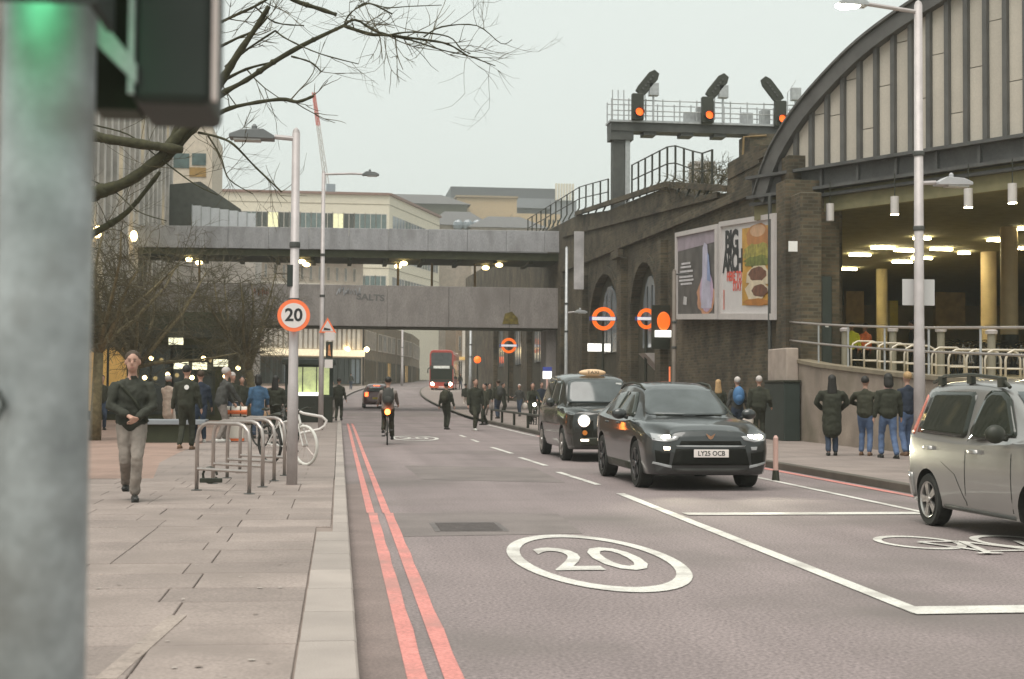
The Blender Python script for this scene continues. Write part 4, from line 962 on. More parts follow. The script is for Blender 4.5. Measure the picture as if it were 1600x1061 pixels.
def plate_at(name, label, x0, x1, y0, y1, Y, mat, cat='sign', txt=None, back=None):
    a, q = AY(x0, y1, Y), AY(x1, y0, Y); o = thing(name, label, cat, ((a.x+q.x)/2, Y, a.z)); w, h = (q.x-a.x)/2, q.z-a.z
    MB().box(-w, w, -.01, .01, 0, h).build('plate', mat, o, bevel=.004)
    return o, w, h
a = AY(512, 497, Y2); tr = thing('warning_sign', 'red bordered triangular warning sign on the slim lamp post', 'sign', (a.x, Y2, AY(512, 520, Y2).z))
hh = a.z-tr.location.z
MB().prism([(-.28, 0, 0), (.28, 0, 0), (0, 0, .5)], (0, .02, 0)).build('border', M('sign_red', (0, 0, 0)), tr)
MB().prism([(-.2, -.004, .045), (.2, -.004, .045), (0, -.004, .4)], (0, .003, 0)).build('face', M('sign_white', (0, 0, 0)), tr)
MB().prism([(-.12, -.008, .08), (.1, -.008, .08), (.08, -.008, .13), (-.12, -.008, .17)], (0, .003, 0)).build('symbol', ink, tr)
plate_at('notice_sign', 'pale notice plate below the warning triangle', 508, 523, 519, 532, Y2, M('sign_white', (0, 0, 0)))
o, w, h = plate_at('notice_sign', 'dark poster plate with an orange figure on the slim lamp post', 509, 520, 534, 559, Y2, black)
MB().prism([(-w*.4, -.014, h*.15), (w*.5, -.014, h*.1), (w*.1, -.014, h*.85), (-w*.3, -.014, h*.75)], (0, .003, 0)).build('print', M('poster_orange', (.65, .28, .12), .6, var=.3, scale=9), o)
plate_at('notice_sign', 'lower pale plate on the slim lamp post under the dark poster', 507, 520, 562, 575, Y2, M('sign_white', (0, 0, 0)))
# right-hand lamp post
Yr = 22.6
t, H = lamp_column('tall grey lamp post with lit lantern in front of the station arch', 1437, 742, Yr, 8, .083, None, None)
LR = t.location.copy()
e = AY(1345, 4, Yr); arm_lantern(t, [(0, 0, H-.12), (e.x-LR.x+.1, 0, e.z-LR.z-.02)], -.5, .24, galv, True, .1)
MB().ell((e.x-LR.x-.28, 0, e.z-LR.z-.07), (.17, .11, .06), 14, 8).build('lantern_glow', white_e, t, smooth=True)  # glowing ellipsoid added below the lantern to enlarge its glow
e = AY(1455, 287, Yr); arm_lantern(t, [(0, 0, e.z-LR.z), (e.x-LR.x+.08, 0, e.z-LR.z+.02)], .60, .26, M('lantern_pale', (.42, .42, .43), .5, var=.1))
o, w, h = plate_at('sign_back', 'blank pale back of a rectangular sign on the tall right lamp post', 1410, 1460, 437, 477, Yr+.14, M('sign_back', (.55, .54, .53), .5, var=.05))
# other slim columns on the right
t, H = lamp_column('thin grey column in front of the right end of the footbridge', 884, 640, 60, 388, .075, None, None, galv)
e = AY(890, 489, 60); arm_lantern(t, [(0, 0, e.z-t.location.z), (.35, 0, e.z-t.location.z+.05)], .55, .2, galv)
t, H = lamp_column('slim dark column standing in front of the left billboard', 1053, 640, 48, 424, .085, None, None, M('column_brown', (.15, .125, .10), .6, var=.1))
MB().tube([(0, 0, H-.1), (.5, 0, H-.1)], .03, 6).build('stub_arm', dkgrey, t)
t, H = lamp_column('tall pale pole at the right kerb beyond the bridge', 735, 600, 118, 500, .13, None, None, galv)
t, H = lamp_column('pale lamp pole on the left of the bend under the bridge', 628, 600, 185, 515, .16, None, None, galv_p)

# ------------------------------------------------------------ roundel signs, lit shop signs
ro_o = M('roundel_orange', (.80, .17, .02), .5, var=0, emit=.38, ecol=(1, .14, .01)); ro_w = M('roundel_bar', (.85, .85, .88), .5, var=0, emit=.2); ro_b = M('roundel_blue', (.06, .08, .35), .5, var=0)
def roundel_sign(label, x, y, dia, Y, squash=1., post=True, ob=True):
    c0 = AY(x, y, Y); r_ = dia/2*Y/FPX
    o = thing('roundel_sign', label, 'sign', (c0.x, Y, zg(Y)+.12), group='illuminated orange roundel signs'); z = c0.z-o.location.z
    mb = MB(); n = 36
    for i in range(n):
        q = []
        for k, t_ in ((1, i), (1, i+1), (.66, i+1), (.66, i)):
            g = 2*math.pi*t_/n; q.append((r_*k*math.cos(g)*squash, -.05, z+r_*k*math.sin(g)))
        mb.prism(q, (0, .1, 0))
    mb.build('ring', ro_o, o)
    bar = MB().box(-r_*1.22*squash, r_*1.22*squash, -.07, .07, z-r_*.17, z+r_*.17).build('bar', ro_b, o)
    MB().box(-r_*1.02*squash, r_*1.02*squash, -.078, -.071, z-r_*.14, z+r_*.14).build('name_strip', ro_w, bar)
    if post: MB().tube([(0, .1, 0), (0, .1, z-r_*.2)], .06, 8).build('post', black, o)
    return o
roundel_sign('large lit orange roundel sign on a post by the first brick arch', 943, 498, 37, 64)
roundel_sign('orange roundel partly seen against the blue arch window', 1010, 498, 33, 56.2, .9)
roundel_sign('orange roundel sign beneath the footbridge in the distance', 795, 540, 24, 100)
roundel_sign('narrow edge-on orange roundel right of the one beneath the footbridge', 834, 540, 22, 96, .3)
o, w, h = plate_at('lit_sign', 'white lit entrance sign box below the large orange roundel', 918, 954, 537, 549, 64.6, M('lit_white', (.9, .9, .85), .5, var=0, emit=.7), 'sign')
MB().tube([(0, .4, h/2), (0, 0, h/2)], .04, 6).build('bracket', black, o)
p = AY(1037, 505, 54)
o = thing('shop_sign', 'orange disc shop sign above a white lit box by the billboard column', 'sign', (p.x, 54, p.z-.9))
MB().lathe([(.30, -.06), (.33, 0), (.30, .06)], 22, frame((0, 0, .98), (1, 0, 0), (0, 0, 1)) @ Matrix.Diagonal((.8, 1.1, 1, 1))).build('disc', ro_o, o)
MB().box(-.33, .33, -.12, .12, .36, .62).build('lit_box', M('lit_white', (0, 0, 0)), o)
MB().box(-.45, .45, .1, .2, -.1, 1.6).build('board', black, o)
p = AY(1025, 552, 56)
o = thing('shop_awning', 'pale sloping awning over the doorway beneath the shop sign', 'awning', (p.x, 56, p.z-.75))
MB().prism([(-.55, -.4, .75), (.6, -.4, .75), (.6, -.4, .05), (.2, -.4, 0)], (0, 1.2, 0)).build('canvas', M('awning_cloth', (.42, .38, .36), .8, var=.1), o)
MB().box(.55, .62, -.35, -.28, -2.4, .05).build('strut', galv, o)
for i, (x, y, col) in enumerate(((1067, 585, warm_win), (1049, 595, M('red_glow', (.6, .15, .06), .6, emit=.6)))):
    o, w, h = plate_at('doorway_display', ('tall warm lit display by the doorway right of the column', 'red glowing display beside the column base')[i], x-4, x+4, y-22, y+26, 55-i, M('pale_lit_window', (0, 0, 0)) if not i else col, 'display')
o, w, h = plate_at('traffic_island_sign', 'small blue and white lit sign above the taxi roof', 848, 862, 580, 592, 40, M('lit_white', (0, 0, 0)), 'sign')
MB().box(-w, w, -.015, .015, h, h+.12).build('blue_cap', ro_b, o); MB().tube([(0, 0, -1.5), (0, 0, 0)], .03, 6).build('post', M('bollard_pink', (.62, .40, .34), .6, var=.05), o)
o = thing('orange_beacon', 'round orange beacon globe on a post beyond the bridge', 'beacon', (AY(746, 560, 120).x, 120, zg(120)+.12)); z = AY(746, 562, 120).z-o.location.z
MB().ell((0, 0, z), (.3, .3, .3), 12, 8).build('globe', orange_e, o, smooth=True); MB().tube([(0, 0, 0), (0, 0, z-.25)], .06, 8).build('post', black, o)

# ------------------------------------------------------------ billboards
def billboard(label, xa, xb, ta, tb, ba, bb, bgm):
    XW = 12.62
    A, B, C2, D = AX(xa, ta, XW), AX(xb, tb, XW), AX(xb, bb, XW), AX(xa, ba, XW)    # far-top, near-top, near-bottom, far-bottom
    o = thing('billboard', label, 'billboard', (XW, (A.y+B.y)/2, min(C2.z, D.z)))
    def P(u, v, d=0.): q = (D+(C2-D)*u)*(1-v)+(A+(B-A)*u)*v; return Vector((XW-d, q.y, q.z))
    def poly(name, uv, mat, d, parent=o, th=.004): return MB().prism([P(u, v, d) for u, v in uv], (th, 0, 0)).build(name, mat, parent, world=True)
    fr = M('billboard_frame', (.56, .52, .50), .5, var=.06)
    poly('back', [(0, 0), (1, 0), (1, 1), (0, 1)], dkgrey, 0, th=.22)
    for nm, uv in (('frame', [(0, 0), (1, 0), (1, .06), (0, .06)]), ('frame', [(0, .95), (1, .95), (1, 1), (0, 1)]), ('frame', [(0, .06), (.035, .06), (.035, .95), (0, .95)]), ('frame', [(.95, .06), (1, .06), (1, .95), (.95, .95)])): poly(nm, uv, fr, .09, th=.085)
    ps = poly('poster', [(.035, .06), (.95, .06), (.95, .95), (.035, .95)], bgm, .02, th=.018)
    return o, P, poly, ps
o, P, poly, ps = billboard('left billboard, dark poster with a glowing pale tower of light', 1058, 1124, 364, 350, 499, 499, M('night_poster', (.10, .09, .085), .5, var=.5, scale=1.2))
def disc(u, v, a, b, n=20, wob=0.): return [(u+a*math.cos(2*math.pi*i/n)*(1+wob*math.sin(i*2.3)), v+b*math.sin(2*math.pi*i/n)*(1+wob*math.cos(i*1.7))) for i in range(n)]
pm = lambda n, col, s=2., v=.2: M('print_'+n, col, .5, var=v, scale=s)
poly('print', [(.035, .78), (.95, .82), (.95, .95), (.035, .95)], pm('dusk', (.34, .28, .33)), .026, ps)
poly('print', disc(.72, .24, .2, .2, 20, .1), pm('glow', (.55, .27, .16)), .032, ps)
poly('print', disc(.74, .30, .15, .22), pm('glow2', (.52, .38, .52)), .038, ps)
poly('print', [(.62, .12), (.86, .12), (.80, .55), (.76, .80), (.70, .83), (.66, .78), (.65, .5)], pm('tower', (.50, .48, .60)), .044, ps)
poly('print', [(.76, .42), (.84, .40), (.80, .68), (.77, .72)], pm('towerblue', (.28, .36, .60)), .048, ps)
for v, a, b in ((.62, .14, .36), (.58, .12, .38), (.53, .10, .42), (.47, .08, .42), (.43, .08, .44), (.39, .12, .4)):
    poly('print_line', [(a, v), (b, v), (b, v+.022), (a, v+.022)], pm('lettering', (.62, .60, .62)), .04, ps)
poly('print', [(.18, .17), (.27, .16), (.28, .25), (.2, .26)], pm('emblem', (.6, .58, .58)), .04, ps)
o, P, poly, ps = billboard('right billboard, white poster with a large burger and black BIG ARCH lettering', 1127, 1214, 347, 333, 499, 500, M('white_poster', (.66, .63, .62), .5, var=.04))
poly('print', [(.42, .14), (.93, .14), (.93, .90), (.42, .90)], pm('amber', (.55, .30, .05)), .026, ps)
poly('print', disc(.70, .80, .20, .13, 20, .05), pm('bun', (.47, .20, .06)), .032, ps)
poly('print', disc(.70, .86, .13, .06, 16), pm('bun_hi', (.62, .38, .22)), .036, ps)
poly('print', disc(.69, .64, .24, .10, 22, .15), pm('lettuce', (.34, .30, .06), 5, .5), .034, ps)
poly('print', disc(.69, .56, .22, .06, 20, .2), pm('leaf', (.15, .17, .03), 5, .5), .038, ps)
poly('print', [(.5, .36), (.52, .46), (.64, .52), (.82, .52), (.90, .44), (.88, .34)], pm('cheese', (.68, .58, .42)), .040, ps)
poly('print', disc(.70, .44, .15, .07, 18, .08), pm('patty', (.16, .065, .035), 6, .4), .044, ps)
poly('print', [(.48, .30), (.6, .38), (.76, .38), (.9, .30), (.80, .22), (.74, .17), (.66, .2), (.58, .16)], pm('cheese', (0, 0, 0)), .046, ps)
poly('print', disc(.74, .28, .13, .06, 18, .08), pm('patty', (0, 0, 0)), .050, ps)
poly('print', disc(.68, .17, .22, .035, 18, .1), pm('onion', (.42, .17, .03)), .049, ps)
poly('print', [(.06, .10), (.08, .10), (.08, .3), (.06, .3)], pm('red_strip', (.6, .14, .10)), .03, ps)
def bb_text(s, u, v, size, mat, xs=.62, bold=.02, sp=1.):
    q = P(u, v, .03); q2 = P(u+.1, v, .03); T = frame(q, q2-q, (0, 0, 1)); tm = text_mesh('lettering', s, size, T, mat, ps, .003, xs=xs, bold=bold, spacing=sp); tm.location = -o.location
bb_text('BIG', .225, .775, .98, ink, 1.15, .04, .85); bb_text('ARCH', .245, .575, .98, ink, .95, .04, .85)
redt = pm('red_text', (.70, .10, .07)); bb_text('HERE TO', .27, .43, .42, redt, 1.0, .015); bb_text('STAY', .33, .33, .42, redt, 1.0, .015)

# ------------------------------------------------------------ ramp wall, railing, hoops, cabinets
rw = thing('ramp_wall', 'stained concrete retaining wall below the concourse railing', 'wall', (12.75, 30, .1))
pts = [(10, 1.15), (24, 1.52), (30.6, 1.8), (36, 2.1), (39.0, 2.35)]
for (a, za), (b_, zb) in zip(pts, pts[1:]):
    n = max(1, int((b_-a)/3.2))
    for i in range(n):
        y0, y1 = a+(b_-a)*i/n, a+(b_-a)*(i+1)/n; z0, z1 = za+(zb-za)*i/n, za+(zb-za)*(i+1)/n
        MB().prism([(12.6, y0+.01, .08), (12.6, y1-.01, .08), (12.6, y1-.01, z1), (12.6, y0+.01, z0)], (.35, 0, 0)).build('wall_panel', conc_wall, rw, world=True, bevel=.015)
        MB().prism([(12.55, y0, z0+.003), (12.55, y1, z1+.003), (12.55, y1, z1+.1), (12.55, y0, z0+.1)], (.45, 0, 0)).build('coping', M('coping_conc', (.24, .20, .14), .9, var=.2), rw, world=True)
a, q = AX(1223, 602, 12.4), AX(1256, 560, 12.4)
o = thing('concrete_plinth', 'pale concrete block on the ramp wall below the railing end', 'plinth', (12.4, 39.0, .12))
MB().box(-.15, .2, -1.2, .5, 1.45, 2.55).build('block', M('plinth_conc', (.40, .33, .28), .9, var=.15), o, bevel=.03); MB().box(-.1, .2, -.9, .3, 0, 1.45).build('stem', conc_wall, o)
rl = thing('concourse_railing', 'two-rail grey handrail along the top of the ramp wall', 'railing', (12.75, 30, 2))
Ysr = [39.4, 36.6, 34.4, 32, 29.5, 27, 24.5, 22, 19]
def wz(Y):
    for (a, za), (b_, zb) in zip(pts, pts[1:]):
        if a <= Y <= b_: return za+(zb-za)*(Y-a)/(b_-a)
    return pts[-1][1]
def rz_(Y, k): return wz(min(Y, 39))+.1+(1.02 if k else .5)
for k in (0, 1): MB().tube([(12.75, y, rz_(y, k)) for y in Ysr], .03, 8).build('rail', steel, rl, world=True)
for y in Ysr: MB().tube([(12.75, y, wz(min(y, 39))+.08), (12.75, y, rz_(y, 1))], .026, 8).build('post', galv, rl, world=True)
for i, (x, y) in enumerate(((1237, 552), (1255, 553))): pass
a = AX(1277, 558, 13.6); o = thing('dark_cabinet', 'tall dark green cabinet at the left end of the concourse', 'cabinet', (13.6, 39.2, 2.0))
MB().box(-.22, .35, -.3, .35, 0, 2.75).build('body', M('cabinet_green', (.03, .042, .036), .5, var=.15), o, bevel=.03); MB().box(.04, .06, -.32, -.3, .1, 2.6).build('seam', black, o); MB().box(.14, .24, -.32, -.3, 1.3, 1.4).build('label_plate', white, o)
hoop_m = M('hoop_steel', (.55, .49, .40), .45, .3, var=.08)
hx = [(1330, 533), (1350, 535), (1371, 536), (1392, 538), (1413, 540), (1456, 543), (1482, 547), (1510, 550), (1539, 553), (1571, 557), (1600, 560)]
for i, (x, y) in enumerate(hx):
    Y = 36.0-i*.95; p0 = AY(x, y, Y); zf = fz(Y)
    lab = ['leftmost pale cycle hoop behind the concourse railing', 'second pale cycle hoop from the left behind the railing', 'third pale cycle hoop from the left behind the railing', 'fourth pale cycle hoop, left of the tall lamp post', 'fifth pale cycle hoop, half behind the tall lamp post', 'first pale cycle hoop right of the tall lamp post', 'second pale cycle hoop right of the tall lamp post', 'pale cycle hoop with an orange jacket beside it', 'pale cycle hoop above the silver car roof rail', 'pale cycle hoop second from the right edge', 'rightmost pale cycle hoop at the picture edge'][i]
    o = thing('cycle_hoop', lab, 'cycle stand', (p0.x, Y, zf), group='cycle hoops behind the railing'); h = max(.7, p0.z-zf); w = .78
    pth = [(0, 0, 0), (0, 0, h-.2), (.05, 0, h-.07), (.18, 0, h), (w-.18, 0, h), (w-.05, 0, h-.07), (w, 0, h-.2), (w, 0, 0)]
    MB().tube(pth, .026, 8).build('hoop', hoop_m, o, smooth=True)
    MB().tube([(0, 0, h*.45), (w, 0, h*.45)], .018, 6).build('cross_bar', hoop_m, o)
    for sx in (0, w): MB().box(sx-.06, sx+.06, -.06, .06, 0, .012).build('foot_plate', hoop_m, o)
for i, (x, y0) in enumerate(((1320, 512), (1395, 512), (1470, 512), (1549, 515))):
    Y = 37-i*2.2; p0 = AY(x, y0, Y); zf = fz(Y)
    o = thing('concourse_bollard', ('capped grey bollard by the hi-vis workers', 'capped grey bollard below the pale column', 'capped grey bollard just right of the tall lamp post', 'capped grey bollard below the paired columns')[i], 'bollard', (p0.x, Y, zf), group='bollards behind the railing')
    MB().lathe([(.09, 0), (.09, p0.z-zf-.1)], 12).build('shaft', M('bollard_grey', (.22, .20, .15), .6, var=.1), o); MB().lathe([(.13, p0.z-zf-.1), (.14, p0.z-zf-.03), (.09, p0.z-zf)], 12).build('cap', galv_p, o)
o, w, h = plate_at('wall_notice', 'small white notice on the brick pier right of the billboards', 1232, 1246, 377, 393, 35.4, white)
p = AX(1223, 681, 12.35); o = thing('street_cabinet', 'dark green street cabinet against the foot of the ramp wall', 'cabinet', (12.3, p.y, .12))
MB().box(-.2, .25, -.9, .9, 0, 1.6).build('body', M('cabinet_green', (0, 0, 0)), o, bevel=.02); MB().box(-.23, .27, -.93, .93, 1.6, 1.66).build('lid', black, o)
# lane wand bollard
p = G(1212, 751); o = thing('lane_bollard', 'slim pinkish-white lane bollard with dark foot right of the dark car', 'bollard', p)
MB().lathe([(.042, .16), (.042, .70), (.02, .74)], 14).build('wand', M('bollard_pink', (0, 0, 0)), o, smooth=False); MB().lathe([(.065, 0), (.05, .17)], 14).build('foot', black, o)
# black pedestrian guard rail at the right kerb
rl = thing('guard_rail', 'low black pedestrian guard rail along the right kerb behind the taxi', 'railing', (rx(50)+.3, 50, .12))
ys_ = [42, 44.5, 47, 50, 54, 58, 62]
for y in ys_: MB().tube([(rx(y)+.2, y, .1), (rx(y)+.2, y, .62)], .05, 8).build('post', black, rl, world=True)
MB().tube([(rx(y)+.2, y, .60) for y in ys_], .045, 8).build('rail', black, rl, world=True)

# ------------------------------------------------------------ left pavement furniture
bend = [(0, 0, 0), (0, 0, .66), (.03, 0, .78), (.11, 0, .85), (.22, 0, .88), (.78, 0, .88), (.89, 0, .85), (.97, 0, .78), (1.0, 0, .66), (1.0, 0, 0)]
labs = ['nearest steel cycle stand with a low cross bar', 'second nearest steel cycle stand, right behind the first', 'third steel cycle stand, left of the lamp post base', 'fourth steel cycle stand in front of the white bicycle', 'fifth steel cycle stand with the bicycle against it', 'farthest steel cycle stand behind the white bicycle']
for i in range(4):
    rxp, ryp = -1.07+.10*i, 18.25+1.28*i
    o = thing('cycle_stand', labs[i], 'cycle stand', (rxp-.72, ryp+.70, .12), math.atan2(-.70, .72), 'steel cycle stands on the left pavement')
    MB().tube(bend, .026, 10).build('hoop', steel, o, smooth=True)
    MB().tube([(.02, 0, .28), (.98, 0, .28)], .022, 8).build('cross_bar', steel, o)
    for sx in (0, 1): MB().lathe([(.07, -.002), (.07, .008), (.03, .012)], 12, Matrix.Translation((sx, 0, 0))).build('foot_plate', dkgrey, o)
o = thing('bicycle_lock', 'black abandoned lock lump hanging on the low bar of the nearest stand', 'lock', (-1.62, 18.93, .12))
MB().tube([(.09*math.cos(a*.5), 0, .2+.1*math.sin(a*.5)) for a in range(13)], .018, 6, closed=False).build('shackle', black, o); MB().box(-.13, .16, -.03, .03, .10, .16).build('body', black, o, bevel=.01)
def bicycle(label, loc, rz, fm, wm, group='bicycles', scale=1., lean=0., name='bicycle', basket=False):
    o = thing(name, label, 'bicycle', loc, rz, group); o.scale = (scale,)*3; o.rotation_euler = (lean, 0, rz)
    for k, x in enumerate((-.52, .52)):
        n = 22; w = MB().tube([(x+.335*math.cos(2*math.pi*i/n), 0, .345+.335*math.sin(2*math.pi*i/n)) for i in range(n)], (.028 if 'white' in label else .021), 7, closed=True).build('wheel', wm if not isinstance(wm, tuple) else wm[k], o, smooth=True)
        mb = MB()
        for i in range(10):
            a = 2*math.pi*i/10; mb.tube([(x, .0, .345), (x+.32*math.cos(a), 0, .345+.32*math.sin(a))], .0025, 3)
        mb.lathe([(.025, -.04), (.025, .04)], 8, frame((x, 0, .345), (1, 0, 0), (0, 0, 1))); mb.build('spokes', steel, w)
    bb_, st, hd, ra, fa_ = (-.08, 0, .30), (-.24, 0, .80), (.36, 0, .82), (-.52, 0, .345), (.52, 0, .345)
    mb = MB(); mb.tube([bb_, st], .017, 7); mb.tube([bb_, (.40, 0, .72)], .019, 7); mb.tube([(-.21, 0, .72), hd], .016, 7)
    for s in (-.05, .05): mb.tube([bb_, (ra[0], s, ra[2])], .011, 5); mb.tube([(-.22, 0, .73), (ra[0], s, ra[2])], .010, 5)
    mb.tube([(.345, 0, .88), (.40, 0, .72)], .021, 7); mb.build('frame', fm, o)
    mb = MB()
    for s in (-.05, .05): mb.tube([(.40, s, .72), (.44, s, .55), (fa_[0], s, fa_[2])], .012, 6)
    mb.build('fork', fm, o)
    MB().tube([(.33, -.28, .98), (.38, -.16, 1.0), (.36, 0, .95), (.38, .16, 1.0), (.33, .28, .98)], .013, 6).build('handlebar', black, o); MB().tube([(.345, 0, .87), (.36, 0, .96)], .013, 6).build('stem', black, o)
    MB().ell((-.27, 0, .87), (.14, .07, .035), 10, 5).build('saddle', black, o, smooth=True); MB().tube([st, (-.265, 0, .86)], .013, 6).build('seat_post', steel, o)
    MB().lathe([(.085, -.01), (.085, .01)], 14, frame((-.08, .03, .30), (1, 0, 0), (0, 0, 1))).build('chainring', dkgrey, o)
    mb = MB(); mb.tube([(-.08, .06, .30), (.06, .06, .22)], .009, 5); mb.box(.0, .12, .06, .15, .20, .235); mb.build('crank', dkgrey, o)
    mb = MB(); mb.tube([(-.08, -.06, .30), (-.22, -.06, .38)], .009, 5); mb.box(-.28, -.17, -.15, -.06, .365, .4); mb.build('crank', dkgrey, o)
    return o
a, q = G(480, 728, .12), G(393, 722, .12); m_ = (a+q)/2
bicycle('white bicycle with pale front tyre locked to the cycle stands', (m_.x+.16, m_.y, .12), math.atan2(a.y-q.y, a.x-q.x), M('white_bike', (.68, .66, .62), .4, var=.05), (tyre_m, M('cream_tyre', (.62, .60, .55), .7, var=.05)), 'bicycles on the left pavement', 1., .05)
m_ = G(430, 700, .12); bicycle('dark bicycle propped among the far cycle stands', (m_.x, m_.y, .12), R(-50), dkgrey, tyre_m, 'bicycles on the left pavement', 1., .08)
p = G(470, 690, .12); o = thing('white_barrier', 'white bent tube barrier right of the lamp post', 'barrier', (p.x, p.y, .12))
e = [AY(x, y, p.y) for x, y in ((462, 640), (474, 646), (503, 651), (510, 657), (508, 665), (499, 671), (474, 676), (460, 680))]
MB().tube(e, .038, 10).build('tube', M('white_tube', (.66, .62, .58), .4, var=.05), o, smooth=True, world=True)
MB().tube([(e[0].x, p.y, .12), e[0]], .04, 10).build('post', M('white_tube', (0, 0, 0)), o, world=True)
# granite bench, kiosk, wheeled case
p = G(255, 691, .12); o = thing('stone_bench', 'long blue-grey slab bench with dark base behind the walking man', 'bench', (p.x, p.y, .12))
MB().box(-1.0, 1.05, -.45, .45, .44, .56).build('seat', M('bench_granite', (.25, .27, .29), .5, var=.1), o, bevel=.015); MB().box(-.8, .7, -.3, .3, 0, .44).build('base', M('bench_base', (.045, .05, .025), .8), o)
p = G(368, 690, .12); o = thing('wheeled_case', 'white wheeled case with orange trim and a strapped roll on top', 'case', (p.x, p.y, .12))
wc, oc = M('case_white', (.72, .66, .58), .6, var=.05), M('case_orange', (.75, .16, .04), .6, var=.1)
MB().box(-.20, .20, -.14, .14, .06, .62).build('body', wc, o, bevel=.04); MB().box(-.235, -.20, -.15, .15, .04, .62).build('side_trim', oc, o, bevel=.01); MB().box(-.21, .21, -.145, .145, .02, .08).build('foot_trim', oc, o)
rl_ = MB().lathe([(.12, -.27), (.13, 0), (.12, .27)], 18, frame((0, 0, .76), (0, 1, 0), (0, 0, 1))).build('roll', wc, o)
MB().lathe([(.134, -.272), (.134, .272)], 18, frame((0, -.01, .745), (0, 1, 0), (0, 0, 1)) @ Matrix.Diagonal((1, .62, 1, 1))).build('roll_band', oc, rl_)
for s in (-.12, .12): MB().lathe([(.138, s-.015), (.138, s+.015)], 18, frame((0, 0, .76), (0, 1, 0), (0, 0, 1))).build('strap', black, rl_)
for s in (-.15, .15): MB().lathe([(.04, -.02), (.04, .02)], 10, frame((s, -.1, .04), (0, 1, 0), (0, 0, 1))).build('wheel', tyre_m, o)
MB().tube([(-.1, .16, .6), (-.1, .25, 1.0), (.1, .25, 1.0), (.1, .16, .6)], .012, 6).build('handle', steel, o)
p = G(482, 660, .12); o = thing('kiosk', 'dark kiosk with glowing yellow-green window beside the slim lamp post', 'kiosk', (p.x, p.y, .12))
MB().box(-.95, .95, 0, 1.6, 0, 1.05).build('counter', black, o, bevel=.02); MB().box(-.95, .95, .2, 1.6, 1.05, 2.3).build('cabin', dkgreen, o); MB().box(-1.05, 1.05, -.4, 1.7, 2.3, 2.5).build('roof', dkgreen, o, bevel=.02)
wn_ = MB().box(-.8, .8, .14, .2, 1.1, 2.2).build('window', M('kiosk_glow', (.5, .6, .2), .5, var=.7, scale=3, emit=.22, ecol=(.85, .92, .5)), o)
for s in (-.25, .3): MB().box(s-.02, s+.02, .1, .14, 1.1, 2.2).build('mullion', black, wn_)
MB().box(-.8, .4, -.02, .1, 1.06, 1.2).build('shelf_light', M('lit_white', (0, 0, 0)), o)
# bins of cycles parked deep in the concourse
for i in range(9):
    x = 1478+i*15; Y = 41.5-(i % 3)*1.6; p0 = AY(x, 560, Y)
    lab = 'parked dark bicycle in the crowded concourse racks, number-less frame'
    bicycle(('dark', 'brown', 'grey')[i % 3]+' bicycle parked in the concourse rack, '+['left end', 'second from left', 'third from left', 'fourth from left', 'in the middle', 'right of the middle', 'third from right', 'second from right', 'right end'][i], (p0.x, Y, fz(min(Y, 40))), R(70+rng.uniform(-15, 15)), (dkgrey, M('bike_brown', (.16, .11, .05), .5), galv)[i % 3], tyre_m, 'bicycles in the concourse racks', 1., .06)
